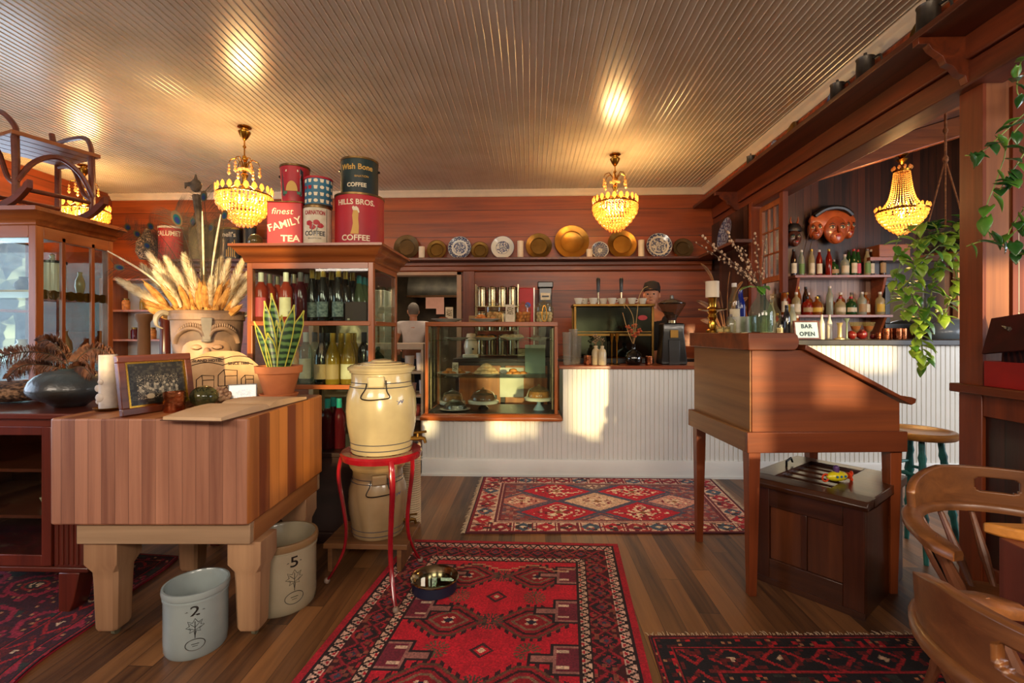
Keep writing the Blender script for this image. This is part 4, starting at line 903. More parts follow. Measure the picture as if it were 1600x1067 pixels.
# ------------------------------------------------ tins on the cabinet
ZT = 1.846
m_cw = mat('cream_lettering', 'ead9b4', rough=.5); m_tinred = mat('tin_red', 'b3121a', '98101a', scale=3, rough=.5); m_tinrim = mat('tin_rim', '8a6a3c', '4a3824', scale=16, rough=.35, metal=.8); m_blk = mat('black_paint', '15120f', rough=.4, coat=.2)
def tin(name, label, px, y, z, r, h, m, r2=None, lid=None):
    p = at(px, 500, Y=y); t = thing(name, label, 'tin', (p.x, y, z), math.degrees(math.atan2(p.x, y))*-1*.5)
    r2 = r2 or r
    MB().lathe([(1e-5, 0), (r, 0), (r, .004), (r2, h), (1e-5, h)], 40).build('body', m, t, smooth=45)
    b = MB(); b.lathe([(r-.001, 0), (r+.003, .001), (r+.003, .006), (r, .008)], 40); b.build('base_rim', m_tinrim, t, smooth=60)
    MB().lathe([(r2-.001, h-.012), (r2+.003, h-.01), (r2+.003, h+.002), (r2-.006, h+.003), (r2-.008, h-.004), (1e-5, h-.004)], 40).build('lid', lid or m_tinrim, t, smooth=60)
    return t
def bail(t, r, h, m=None):
    b = MB(); b.tube([(r*math.cos(a)*1.05, -r*math.sin(a)*.55-.0, h*.72-.3*r*math.sin(a)) for a in [PI*i/14 for i in range(15)]], .0025, 6)
    b.ball((r*1.04, 0, h*.74), .009, 8); b.ball((-r*1.04, 0, h*.74), .009, 8); b.build('bail_handle', m or m_blk, t)
# tea
p = at(446, 500, Y=2.97); t = thing('tea_tin', 'square red tin lettered finest family tea on the wine cabinet', 'tin', (p.x, 2.965, ZT), 8)
MB().box(-.106, -.01, 0, .106, .19, .275).build('body', m_tinred, t, bevel=.006); MB().box(-.108, -.012, .273, .108, .192, .281).build('lid', m_tinrim, t, bevel=.003)
text('lettering', 'finest', .055, m_cw, t, (-.015, -.0105, .215), (90, 0, 0), shear=.2, sx=1.1)
text('lettering', 'FAMILY', .064, m_cw, t, (.0, -.0105, .135), (90, -17, 0), bold=.001); text('lettering', 'TEA', .056, m_cw, t, (.035, -.0105, .045), (90, 0, 0), bold=.0015, sx=1.15)
# hills
t = tin('coffee_tin', 'largest red coffee tin with a robed drinker, right end of the cabinet top', 562, 3.12, ZT, .155, .335, m_tinred)
text('lettering', 'HILLS BROS.', .047, m_cw, t, (0, 0, .275), wrap=.1555, bold=.001, sx=.98); text('lettering', 'COFFEE', .05, m_cw, t, (0, 0, .05), wrap=.1555, bold=.001, sx=1.05)
def decal(t, name, poly, m, r, z0=0):                     # flat printed shape wrapped on a round tin
    b = MB(); k = len(poly); vs = []
    for x, z in poly: a = x/r; vs.append(((r+.0012)*math.sin(a), -(r+.0012)*math.cos(a), z+z0))
    b.add(vs, [tuple(range(k))]); return b.build(name, m, t, smooth=0)
ylw = mat('robe_yellow', 'd2a040', rough=.5)
decal(t, 'robed_figure', [(-.03, .075), (.02, .075), (.022, .12), (.018, .17), (.02, .2), (.012, .225), (-.012, .222), (-.018, .19), (-.014, .14), (-.022, .1)], ylw, .156)
decal(t, 'head_and_cup', [(-.014, .222), (.012, .222), (.02, .205), (.026, .21), (.02, .235), (.008, .248), (-.004, .244), (-.012, .25), (-.02, .24)], m_cw, .157)
# green pail
t = tin('coffee_pail', 'dark green coffee pail with a wire handle stacked on the large red tin', 562, 3.12, ZT+.339, .118, .235, mat('tin_dark_green', '0f2a22', '0a1a18', scale=4, rough=.5)); bail(t, .118, .235)
text('lettering', 'Wish Bone', .05, ylw, t, (0, 0, .17), wrap=.1185, bold=.001, sx=.95); text('lettering', 'COMBINATION', .019, ylw, t, (0.01, 0, .11), wrap=.1185); text('lettering', 'COFFEE', .036, m_cw, t, (.0, 0, .055), wrap=.1185, bold=.001)
# carnation
t = tin('coffee_tin', 'cream coffee tin printed with red carnations between two red tins', 496, 3.03, ZT, .085, .25, m_cream)
decal(t, 'dark_panel', [(.075, .006), (.14, .006), (.14, .235), (.075, .235)], m_blk, .0855)
text('lettering', 'CARNATION', .036, m_tinred, t, (0, 0, .205), wrap=.0855, bold=.0012, sx=.62); text('lettering', 'COFFEE', .040, m_blk, t, (0, 0, .075), wrap=.0855, bold=.001, sx=.95); text('lettering', 'VACUUM PACKED', .010, m_blk, t, (0, 0, .045), wrap=.0855)
for x, z in ((-.032, .14), (.012, .145), (.035, .125), (-.012, .115)): decal(t, 'carnation', [(x+.02*math.cos(a)*(1+.15*math.cos(5*a)), z+.016*math.sin(a)) for a in [2*PI*i/14 for i in range(14)]], m_tinred, .086)
for x in (-.02, .01): decal(t, 'carnation_stem', [(x, .09), (x+.004, .09), (x+.014, .13), (x+.01, .13)], m_blk, .086)
# blue cups
t = tin('coffee_tin', 'small blue tin patterned with cream cups under a red lid', 498, 3.03, ZT+.254, .083, .18, mat('tin_blue', '2f6f86', '28586c', scale=5, rough=.5), lid=m_tinred)
for j in range(4):
    for k in range(-3, 4):
        x, z = k*.037+(j % 2)*.0, .028+j*.042; decal(t, 'cup_print', [(x-.013, z+.01), (x-.009, z-.012), (x+.008, z-.012), (x+.012, z+.01)] if (j+k) % 3 else [(x+.013*math.cos(a), z+.011*math.sin(a)) for a in [2*PI*i/10 for i in range(10)]], m_cw if (j, k) not in ((2, -2), (2, -1)) else m_tinred, .0838)
# bee hive pail
t = tin('coffee_pail', 'red pail with a beehive label and wire handle on top of the square tea tin', 461, 3.06, ZT+.282, .078, .24, m_tinred, r2=.09); bail(t, .088, .24)
decal(t, 'black_label', [(-.062, .04), (.062, .04), (.07, .2), (.05, .215), (-.05, .215), (-.07, .2)], m_blk, .088)
decal(t, 'beehive', [(.035*math.cos(a), .07+.062*math.sin(a)) for a in [PI*i/12 for i in range(13)]], ylw, .0895); decal(t, 'grass_print', [(-.055, .05), (.055, .05), (.05, .068), (-.05, .068)], mat('print_green', '2f6a44', rough=.5), .0892)
decal(t, 'banner_print', [(-.055, .155), (.055, .155), (.057, .18), (-.057, .18)], m_tinred, .0892); decal(t, 'title_print', [(-.04, .19), (.04, .192), (.038, .205), (-.036, .203)], m_cw, .0892)
p = at(399, 500, Y=3.03); t = thing('glass_float', 'clear glass ball on the left end of the wine cabinet top', 'glass ball', (p.x, 3.03, ZT), 0); MB().ball((0, 0, .045), .045, 24).build('ball', glass('smoky_glass', 'c8c0a0', opac=.1, thick='8a7a50'), t)

# ================================================ STONEWARE
m_stone = mat('stoneware_cream', 'ac9f7a', '96896a', scale=5, rough=.22, coat=.5); m_stoneb = mat('stoneware_tan', 'a08662', '8c7452', scale=5, rough=.25, coat=.4); m_blue = mat('blue_band', '2c3448', rough=.3, coat=.3)
m_crock = mat('crock_grey', '97a3a3', '8a9494', scale=4, rough=.24, coat=.4); m_crockt = mat('crock_tan', 'a89c82', '988c74', scale=4, rough=.26, coat=.4)
m_wire = mat('wire', '26221e', rough=.4, metal=.8)
def jug(label, loc, rz, m, s=1.0):
    t = thing('crock_dispenser', label, 'stoneware crock', loc, rz)
    prof = [(1e-5, 0), (.150, 0), (.154, .01), (.157, .06), (.172, .14), (.177, .21), (.172, .28), (.155, .335), (.150, .345), (.150, .395), (.158, .40), (.160, .415), (1e-5, .415)]
    MB().lathe([(r*s, z*s) for r, z in prof], 48).build('body', m, t, smooth=40)
    for z, r in ((.052, .1572), (.022, .1555), (.352, .1508), (.33, .1578)): MB().lathe([(r*s-.001, (z-.0025)*s), (r*s+.0012, z*s), (r*s-.001, (z+.0025)*s)], 48).build('blue_band', m_blue, t, smooth=60)
    MB().lathe([(q*s, z*s) for q, z in [(1e-5, .41), (.168, .412), (.17, .425), (.155, .435), (.148, .43), (.14, .44), (.12, .442), (.112, .436), (.10, .448), (.07, .452), (.062, .446), (.05, .46), (.02, .466), (1e-5, .466)]], 48).build('lid', m, t, smooth=30)
    for sg in (-1, 1):
        a = math.radians(-76 if sg < 0 else 104); c, s_ = math.cos(a), math.sin(a); lg = MB(); M_ = T(.152*c*s, .152*s_*s, .36*s) @ RZ(math.degrees(a)+90)
        lg.box(-.045, -.03, -.025, .035, .0, .03, m=M_); h = lg.build('handle_lug', m, t, bevel=.008)
        wb = MB(); wb.tube([tuple(M_ @ Vector(v)) for v in spl([(-.05, -.012, -.004), (-.055, -.02, -.03), (-.075, -.03, -.07), (-.04, -.032, -.082), (.03, -.032, -.078), (.06, -.03, -.07), (.045, -.02, -.04), (.04, -.012, 0.01)], 4)], .003, 6); wb.build('wire_bail', m_wire, h)
    tp = MB(); z = .06*s; tp.tube([(.15*s, 0, z), (.20*s, 0, z)], .011, 10); tp.tube([(.20*s, 0, z+.004), (.225*s, 0, z), (.232*s, 0, z-.022)], [.012, .010, .008], 10); tp.tube([(.19*s, 0, z), (.19*s, 0, z+.03)], .007, 8); tp.tube([(.17*s, .0, z+.028), (.24*s, -.02, z+.04)], [.005, .007], 6)
    tp.build('spigot', m_brassd, t)
    mk = MB(); r = .1775*s
    for x, z, u, v in ((-.012, .25, .006, .27), (.006, .27, .012, .255), (-.018, .268, .0, .258), (.012, .255, .02, .272)):
        q = []
        for (xx, zz) in ((x, z), (x+.004, z), (u+.004, v), (u, v)): a = xx/r-.7; rr = .1735*s+.003; q.append((rr*math.cos(a), rr*math.sin(a), zz*s))
        mk.add(q, [(0, 1, 2, 3)])
    mk.build('blue_mark', mat('cobalt', '2a4a8a', rough=.3), t, smooth=0)
    return t
SX, SY = -.764, 2.45
t = thing('iron_plant_stand', 'red three-legged iron stand holding the upper crock dispenser', 'stand', (SX, SY, .0), 0)
m_ired = mat('red_iron', '8e0f1c', '6c0c16', scale=10, rough=.22, coat=.5)
b = MB(); b.lathe([(.155, .698), (.198, .70), (.205, .69), (.198, .665), (.188, .668), (.188, .69), (.155, .688), (.155, .698)], 48); b.build('ring', m_ired, t, smooth=40)
for k in range(3): a = k*PI/3+.3; MB().tube([(.17*math.cos(a), .17*math.sin(a), .690), (-.17*math.cos(a), -.17*math.sin(a), .690)], .006, 6).build('cross_bar', m_ired, t)
for a in (-60, 180, 60):
    c, s = math.cos(math.radians(a)), math.sin(math.radians(a)); pts = spl([(r*c, r*s, z) for r, z in [(.190, .69), (.215, .64), (.225, .55), (.20, .40), (.185, .28), (.20, .17), (.25, .07), (.285, .02)]], 5)
    MB().tube(pts, [.016-.006*i/(len(pts)-1) for i in range(len(pts))], 8, flat=.7).build('leg', m_ired, t); MB().ball((.287*c, .287*s, .017), .016, 10).build('foot', mat('worn_foot', '8a7466', rough=.5), t)
jug('cream stoneware crock dispenser standing on the red iron stand', (SX, SY, .70), -4, m_stone)
jug('tan stoneware crock dispenser on a low bench beneath the red stand', (-.875, 2.735, .160), 8, m_stoneb, .93)
t = thing('low_bench', 'low plain wooden bench under the lower crock dispenser', 'bench', (-1.12, 2.56, 0), 0)
mbn = wood('bench_wood', '3a2214', '8a5c34', 'X', rough=.5); MB().box(0, 0, .13, .46, .32, .158).build('top', mbn, t, bevel=.003)
for x in (.02, .40): MB().box(x, .01, 0, x+.025, .31, .13).build('leg', mbn, t, bevel=.003)
# floor crocks with stamped marks
def crock(label, loc, rz, r, h, m, num, mrim=None):
    t = thing('stoneware_crock', label, 'stoneware crock', loc, rz)
    prof = [(1e-5, 0), (r*.93, 0), (r*.985, .012), (r, .05), (r, h*.84), (r*1.03, h*.845), (r*1.03, h*.87), (r*1.0, h*.875), (r*1.0, h*.89), (r*1.05, h*.91), (r*1.065, h*.96), (r*1.04, h), (r*.98, h), (r*.93, h*.96), (r*.91, .03), (1e-5, .03)]
    MB().lathe(prof, 48).build('body', m, t, smooth=35)
    if mrim: MB().lathe([(r*1.051, h*.905), (r*1.068, h*.96), (r*1.042, h*1.003), (r*.978, h*1.003)], 48).build('glazed_rim', mrim, t, smooth=60)
    text('number_stamp', num, h*.21, m_blk, t, (0, 0, h*.74), wrap=r*1.002, bold=.0005, sx=1.3)
    decal(t, 'number_flourish', [(-.035, h*.735), (-.022, h*.742), (-.028, h*.752)], m_blk, r*1.002); decal(t, 'number_flourish', [(.035, h*.735), (.022, h*.742), (.03, h*.752)], m_blk, r*1.002)
    leaf = [(0, -.035), (.004, -.012), (.018, -.016), (.014, -.006), (.03, .004), (.018, .008), (.024, .024), (.010, .018), (.0, .034), (-.008, .018), (-.024, .026), (-.018, .008), (-.03, .002), (-.014, -.006), (-.018, -.018), (-.004, -.012)]
    b = MB(); R_ = r*1.002+.001
    def wp(x, z): a = x/R_; return (R_*math.sin(a), -R_*math.cos(a), z)
    b.tube([wp(x*h*4, h*.5+z*h*4) for x, z in leaf], .0011, 4, closed=True); b.tube([wp(0, h*.5-.16*h), wp(0, h*.5+.09*h)], .0012, 4)
    for sx_ in (-1, 1): b.tube([wp(0, h*.46), wp(sx_*.08*h, h*.5)], .0009, 4); b.tube([wp(0, h*.5), wp(sx_*.07*h, h*.57)], .0009, 4)
    b.build('leaf_stamp', m_blk, t)
    b = MB(); b.tube([wp(.13*h*math.cos(a), h*.24+.085*h*math.sin(a)) for a in [2*PI*i/24 for i in range(24)]], .0014, 5, closed=True)
    b.tube([wp(-.05*h, h*.25), wp(.05*h, h*.25)], .0014, 4); b.tube([wp(-.035*h, h*.22), wp(.035*h, h*.22)], .001, 4); b.build('maker_oval', m_blk, t)
    return t
crock('pale blue-grey two gallon crock with a leaf stamp between the block legs', (-1.392, 1.955, 0), 33, .116, .262, m_crock, '2')
crock('larger tan five gallon crock standing under the back of the block', (-1.205, 2.285, 0), 48, .158, .325, m_crockt, '5', mat('rim_brown', '8a6c48', rough=.3, coat=.4))
t = thing('pet_bowl', 'steel water bowl with a dark blue base on the red rug', 'bowl', (-.48, 2.40, .0095), 0)
MB().lathe([(1e-5, .012), (.085, .012), (.105, .06), (.118, .068), (.122, .064), (.118, .058)], 40).build('steel_bowl', mat('steel', '9a8a70', rough=.18, metal=1), t, smooth=60)
MB().lathe([(.10, 0), (.112, .006), (.108, .055), (.118, .060)], 40).build('rubber_base', mat('navy_rubber', '141a34', rough=.5), t, smooth=60)
MB().lathe([(1e-5, .04), (.098, .04)], 32).build('water', glass('water', 'c8d0c8', .01, 1), t)
t = thing('rope_post', 'white rope-wrapped post standing beside the wine cabinet', 'post', (-.80, 3.2, 0), 0)
b = MB(); pf = [(1e-5, 0)]
for k in range(36): pf += [(.062, .01+k*.015), (.068, .0175+k*.015)]
pf += [(.062, .56), (1e-5, .56)]; b.lathe(pf, 20); b.build('rope', mat('rope_white', 'c8b494', rough=.9, bump=.3), t, smooth=0); MB().cyl(.05, .56, .575, 18).build('cap', m_cabd, t)
# ================================================ PLATE SHELF ON THE BACK WALL
m_candle = mat('candle_wax', 'e0ceb0', rough=.5, sss=.1); m_chinaw = mat('china_white', 'dcd6c4', rough=.22, coat=.4)
t = thing('plate_shelf', 'long dark shelf of plates along the back wall under the chandeliers', 'shelf', (-4.4, 5.66, 2.165), 0)
MB().box(0, 0, 0, 6.58, .23, .03).build('shelf_board', m_shelf, t, bevel=.004)
b = MB(); b.prism([(.17, 0), (.17, -.04), (.19, -.055), (.19, -.10), (.21, -.115), (.235, -.115), (.235, 0)], 0, 6.58, 'X'); b.build('moulding', m_red, t)
bxs('return_shelf', [(6.36, -1.0, 0, 6.52, 0, .03)], m_shelf, t)
def polar(fn, n=96, r=40):
    V, U = np.mgrid[0:r, 0:n]; return fn((V+.5)/r, (U+.5)/n*2*PI)
def pl_scene(seed, rim, mid):
    def fn(R_, A):
        a = np.zeros(R_.shape+(3,)); a[:] = hexc('d8d4c6'); rs = np.random.RandomState(seed); n = rs.rand(*R_.shape); n2 = np.kron(rs.rand(R_.shape[0]//4+1, R_.shape[1]//4+1), np.ones((4, 4)))[:R_.shape[0], :R_.shape[1]]
        ink = hexc('27345e')
        m = (R_ > rim[0]) & (R_ < rim[1]) & ((np.abs(np.sin(A*9+np.sin(R_*40))) > .45) | (n > .75)); a[m] = ink
        m = (R_ < mid) & (n2 > .42); a[m] = hexc('3c4a74'); m = (R_ < mid) & (n > .8); a[m] = hexc('d8d4c6')
        a[(np.abs(R_-mid-.02) < .014)] = ink; a[R_ > .965] = ink; return a
    return polar(fn)
def wall_plate(kind, label, px, py, rp, mt=None, arr=None):
    Y = 5.80; r = rp*.00773; p = at(px, py, Y=Y); z0 = 2.196
    t = thing('brass_plate' if kind == 'brass' else 'china_plate', label, 'plate', (p.x, Y+.02, z0), 0)
    lean = T(0, 0, 0) @ RX(90-9) @ T(0, r, 0)
    if kind == 'brass':
        MB().lathe([(1e-5, 0.0), (r*.6, 0), (r*.64, .006), (r*.68, .012), (r*.97, .016), (r, .02), (r*.99, .012), (r*.68, .004), (r*.6, -.008), (1e-5, -.008)], 48, m=lean).build('dish', mt or m_brassd, t, smooth=40)
    else:
        MB().lathe([(1e-5, -.008), (r*.6, -.008), (r*.99, .012), (r, .018)], 48, m=lean).build('back', m_chinaw, t, smooth=50)
        a = arr
        def fn(U, V):
            R_ = np.maximum(V, .001)*r; A = U*2*PI; Z = np.where(V < .62, 0.0, (V-.62)*.05)+.002
            P = np.stack([R_*np.cos(A), R_*np.sin(A), Z], -1).reshape(-1, 3); Mx = np.array(lean)
            Q = P @ Mx[:3, :3].T+Mx[:3, 3]; Q = Q.reshape(V.shape+(3,)); return Q[..., 0], Q[..., 1], Q[..., 2]
        paint_mesh('painted_face', a[::-1][::-1], fn, painted('china_glaze', .2, .5), t)
    return t
br2 = mat('brass_bright', 'b08038', '8c6026', scale=4, rough=.32, metal=.9); br3 = mat('brass_dull', '6a5230', '554024', scale=5, rough=.45, metal=.7)
def plate_ink(seed, rim, mid): return pl_scene(seed, rim, mid)[::1]
# rows run from the centre outward, so V = 0 is the middle
for a in [('brass', 'dull olive brass plate at the left end of the plate shelf beside the cabinet', 634, 382, 20, br3), ('brass', 'small brass plate between the short candle and a blue plate', 681.5, 388, 15.5, m_brassd),
          ('china', 'blue and white scenic china plate with a patterned rim, leftmost of the china', 717.5, 384.6, 18.5, None, plate_ink(1, (.7, .96), .5)), ('brass', 'smallest brass plate, between two blue and white plates', 749.5, 389.5, 14, m_brassd),
          ('china', 'white china plate with a round blue picture in its middle', 785, 385, 18.5, None, plate_ink(2, (2, 3), .55)), ('brass', 'brass plate right of the tall candle, left of the largest plate', 842, 384, 20.5, m_brassd), ('brass', 'largest bright brass charger in the middle of the plate shelf', 894, 376.5, 27, br2),
          ('china', 'small blue and white bowl-shaped plate right of the largest brass charger', 938, 390, 13.5, None, plate_ink(3, (.3, .9), .3)), ('brass', 'brass plate under the chandelier, right of the small blue plate', 973, 381, 22.5, br2),
          ('china', 'cream china plate with dark blue rim and blossom picture', 1031, 383, 20, None, plate_ink(4, (.78, .96), .6)), ('brass', 'dull dark brass plate at the right end of the plate shelf', 1068.5, 386, 15.5, br3)]: wall_plate(*a)
for px, h, la in ((659, .145, 'short white pillar candle beside the left brass plates'), (813, .205, 'tall white pillar candle left of a mid brass plate'), (921, .10, 'shortest white candle beside the largest brass charger'), (1002, .205, 'tall white pillar candle right of the brass plate under the chandelier')):
    p = at(px, 400, Y=5.76); t = thing('pillar_candle', la, 'candle', (p.x, 5.76, 2.196), 0); MB().lathe([(1e-5, 0), (.036, 0), (.036, h), (.03, h-.004), (1e-5, h-.01)], 20).build('wax', m_candle, t, smooth=40); MB().tube([(0, 0, h-.012), (.002, 0, h+.008)], .0015, 5).build('wick', m_blk, t)
# blue plate standing on the return shelf, edge on to the viewer
t = thing('china_plate', 'blue and white plate standing edge-on where the plate shelf turns the corner', 'plate', (2.08, 5.25, 2.196), 0)
MB().lathe([(1e-5, 0), (.09, 0), (.17, .02), (.172, .024), (.09, .006), (1e-5, .006)], 40, m=RY(-80) @ T(.172, 0, 0)).build('dish', mat('blue_china', '8a94a8', '3a486e', scale=40, rough=.25, coat=.4, lo=.45, hi=.55), t, smooth=50)
# tins on the left part of the shelf
def stin(name, label, px, y0, y1, wpx, m, cat='tin', Y=5.78, lid=None):
    z0 = 2.196; k = Y/750; r = wpx*k/2; h = (y1-y0)*k; p = at(px, 400, Y=Y); t = thing(name, label, cat, (p.x, Y, z0), 12)
    t.scale = (1, .58, 1)
    MB().lathe([(1e-5, 0), (r, 0), (r, h), (r*.9, h+.004), (1e-5, h+.004)], 32).build('body', m, t, smooth=40); MB().lathe([(r-.002, h-.02), (r+.005, h-.018), (r+.005, h+.006), (r-.004, h+.008)], 32).build('lid_rim', lid or m_tinrim, t, smooth=50); return t, r, h
t, r, h = stin('baking_powder_tin', 'red tin with white lettering on the back shelf above the pampas grass', 267, 352, 405, 36, m_tinred, lid=m_cream); text('lettering', 'CALUMET', .085, m_cw, t, (0, 0, h*.78), wrap=r*1.004, bold=.002, sx=.85)
t, r, h = stin('storage_tin', 'large dull green-brown tin on the back shelf behind the feathers', 319, 352, 405, 44, mat('olive_tin', '6e6238', '4a4226', scale=7, rough=.5, metal=.3))
t, r, h = stin('coffee_tin', 'black tin with gold bars and cream script on the back shelf', 361, 355, 405, 33, m_blk, lid=m_brassd); text('lettering', "nell's", .08, m_cw, t, (0, 0, h*.78), wrap=r*1.004, bold=.001)
for k in range(5): decal(t, 'gold_bar', [(-.03+k*.022, .03), (-.02+k*.022, .03), (-.02+k*.022, .12+.03*k), (-.03+k*.022, .12+.03*k)], ylw, r)
t, r, h = stin('black_canister', 'black canister with a gold cap at the right of the back shelf tins', 390, 352, 405, 20, m_blk, lid=m_brassd)
t = thing('woven_gourd', 'speckled woven gourd on the back shelf left of the red tin', 'gourd', (at(230, 400, Y=5.76).x, 5.76, 2.196), 0); MB().lathe([(1e-5, 0), (.08, .01), (.12, .1), (.11, .22), (.05, .32), (.03, .38), (1e-5, .4)], 20).build('shell', mat('speckled_shell', 'b89c78', '2c1c14', scale=60, rough=.6, lo=.45, hi=.55), t, smooth=60)

# ================================================ PASTRY CASE
m_casew = wood('case_wood', '7a3010', 'bf6a2a', 'X', rough=.3, grain=.9, coat=.4); m_casez = wood('case_wood_post', '7a3010', 'bf6a2a', 'Z', rough=.3, grain=.9, coat=.4); m_casey = wood('case_wood_side', '7a3010', 'bf6a2a', 'Y', rough=.3, grain=.9, coat=.4)
PX0, PX1, PY0, PY1, PZ0, PZ1 = -.955, .250, 4.34, 4.93, .505, 1.40
t = thing('pastry_case', 'wood-framed glass pastry case set into the white counter', 'display case', (PX0, PY0, 0), 0); w_, d_ = PX1-PX0, PY1-PY0
b = MB(); vs = []; pr = [(.0, .565), (.03, .553), (.042, .525), (.035, .508), (.0, .506)]; k = len(pr)
for o, z in pr: vs += [(-o, -o, z), (w_+o, -o, z), (w_, d_, z), (0, d_, z)]
b.add(vs, [(i*4+j, i*4+(j+1) % 4, (i+1)*4+(j+1) % 4, (i+1)*4+j) for i in range(k-1) for j in range(4)]+[(0, 1, 2, 3), (k*4-4, k*4-3, k*4-2, k*4-1)]); b.build('base_moulding', m_casew, t, smooth=50)
for x in (0, w_-.028):
    for y in (0, d_-.028): MB().box(x, y, .565, x+.028, y+.028, 1.36).build('post', m_casez, t, bevel=.003)
bxs('top_rail', [(0, 0, 1.36, w_, .04, 1.40), (0, d_-.03, 1.36, w_, d_, 1.40)], m_casew, t, .003); bxs('top_side_rail', [(0, .04, 1.36, .03, d_-.03, 1.40), (w_-.03, .04, 1.36, w_, d_-.03, 1.40)], m_casey, t, .003)
m_pg = glass('case_glass', 'f0f7f2'); m_shg = glass('shelf_glass', 'e6f2ea', refl=.5)
MB().box(.03, .04, 1.385, w_-.03, d_-.03, 1.393).build('top_glass', glass('top_glass', 'dfe8e0', opac=.25, thick='8a7a5a'), t); MB().box(.028, .01, .565, w_-.028, .014, 1.36).build('front_glass', m_pg, t); bxs('side_glass', [(.01, .028, .565, .014, d_-.028, 1.36), (w_-.014, .028, .565, w_-.01, d_-.028, 1.36)], m_pg, t)
MB().box(.02, .02, .56, w_-.02, d_-.02, .57).build('floor_tray', mat('dark_tray', '1c1614', rough=.3), t)
for z in (.885, 1.225): MB().box(.03, .05, z, w_-.03, d_-.06, z+.006).build('glass_shelf', m_shg, t)
bxs('shelf_rack', [(.035, .06, .60, .05, .068, 1.34), (.035, d_-.09, .60, .05, d_-.08, 1.34), (w_-.05, .06, .60, w_-.035, .068, 1.34), (w_-.05, d_-.09, .60, w_-.035, d_-.08, 1.34)], mat('rack_steel', '9a8a70', rough=.3, metal=.8), t)
# plates of pastry: each plate and each pastry is a thing
m_bun = mat('baked_orange', 'd88a3c', 'a05c24', scale=30, rough=.6, bump=.5); m_cro = mat('pale_pastry', 'e0c090', 'b0804c', scale=22, rough=.6, bump=.4); m_dk = mat('dark_cookie', '8a4a20', '5a2a12', scale=30, rough=.7, bump=.5)
PLT = thing('serving_plate', 'x', 'plate', (0, 0, -5)); MB().lathe([(1e-5, 0), (.055, 0), (.06, .004), (.11, .018), (.128, .024), (.13, .026), (.11, .022), (.058, .008), (1e-5, .006)], 32).build('plate_body', m_chinaw, PLT, smooth=50)
used_p = [0]
def bun_mb(k, rr):
    b = MB()
    if k == 0: b.lathe([(1e-5, 0), (.034, .002), (.04, .014), (.03, .028), (.012, .034), (1e-5, .035)], 12, wob=lambda a, z: 1+.08*math.sin(5*a+3)+.05*math.sin(9*a))
    elif k == 1:
        P = spl([(-.055, .0, .012), (-.03, .012, .02), (0, .018, .024), (.03, .012, .02), (.055, 0, .012)], 4); n = len(P)
        b.tube(P, [.006+.018*math.sin(PI*i/(n-1))+.003*(i % 2) for i in range(n)], 9)
    else: b.lathe([(1e-5, 0), (.04, 0), (.044, .008), (.038, .016), (1e-5, .02)], 12, wob=lambda a, z: 1+.05*math.sin(4*a))
    return b
BUN = {}
def pastry(kind, loc, rz, label, group):
    if kind not in BUN:
        o = bun_mb(kind, R).build(['scone', 'croissant', 'cookie'][kind], [m_bun, m_cro, m_dk][kind], loc=loc, rot=(0, 0, math.radians(rz)), smooth=60); BUN[kind] = o
    else:
        o = BUN[kind].copy(); COL.objects.link(o); o.location = loc; o.rotation_euler = (0, 0, math.radians(rz))
    tag(o, label, 'pastry', group); return o
names = ['scone', 'croissant', 'cookie']
def plate(px, Y, z, kind, n, la, s=1.0, m=None):
    x = at(px, 500, Y=Y).x
    if used_p[0] == 0: o = PLT; o.location = (x, Y, z); used_p[0] = 1; o['label'] = la
    else: o = dup(PLT, (x, Y, z), R.uniform(0, 90), la)
    o['group'] = 'white plates of the pastry counter'; o.scale = (s, s, s)
    spots = [(-.06, .0, 0), (.0, -.045, 0), (.06, .01, 0), (.0, .045, 0), (-.03, -.01, 1), (.035, -.005, 1), (0, 0, 2)][:n]
    hh = [.028, .03, .018][kind]
    for i, (dx, dy, l) in enumerate(spots): pastry(kind, (x+dx*s, Y+dy*s, z+.009*s+l*hh), R.uniform(-30, 30) if kind == 1 else R.uniform(0, 360), '%s on the %s' % (['orange-brown scone', 'pale croissant', 'flat brown cookie'][kind], la.replace('white plate', 'plate').replace('small ', '')), '%ss on the %s' % (names[kind], la))
ZU, ZM = 1.2315, .8915
for px, k, n, la in ((714, 2, 4, 'white plate at the left end of the upper glass shelf'), (758, 0, 3, 'white plate second from left on the upper glass shelf'), (800, 1, 3, 'white plate third from left on the upper glass shelf'), (842, 2, 5, 'white plate at the right end of the upper glass shelf')): plate(px, 4.58, ZU, k, n, la, .98)
for px, k, n, la, s in ((709, 0, 6, 'white plate at the left of the middle glass shelf', 1.25), (760, 1, 7, 'white plate in the centre of the middle glass shelf', 1.1), (807, 0, 5, 'white plate at the right of the middle glass shelf', 1.0)): plate(px, 4.56, ZM, k, n, la, s)
plate(699, 4.55, 1.402, 2, 5, 'white plate at the left of the case top', 1.2); plate(758, 4.52, 1.402, 0, 5, 'white plate on the case top before the glass jar', 1.15)
m_dome = glass('dome_glass', 'e8ece4', opac=.1, thick='a89878', rough=.05)
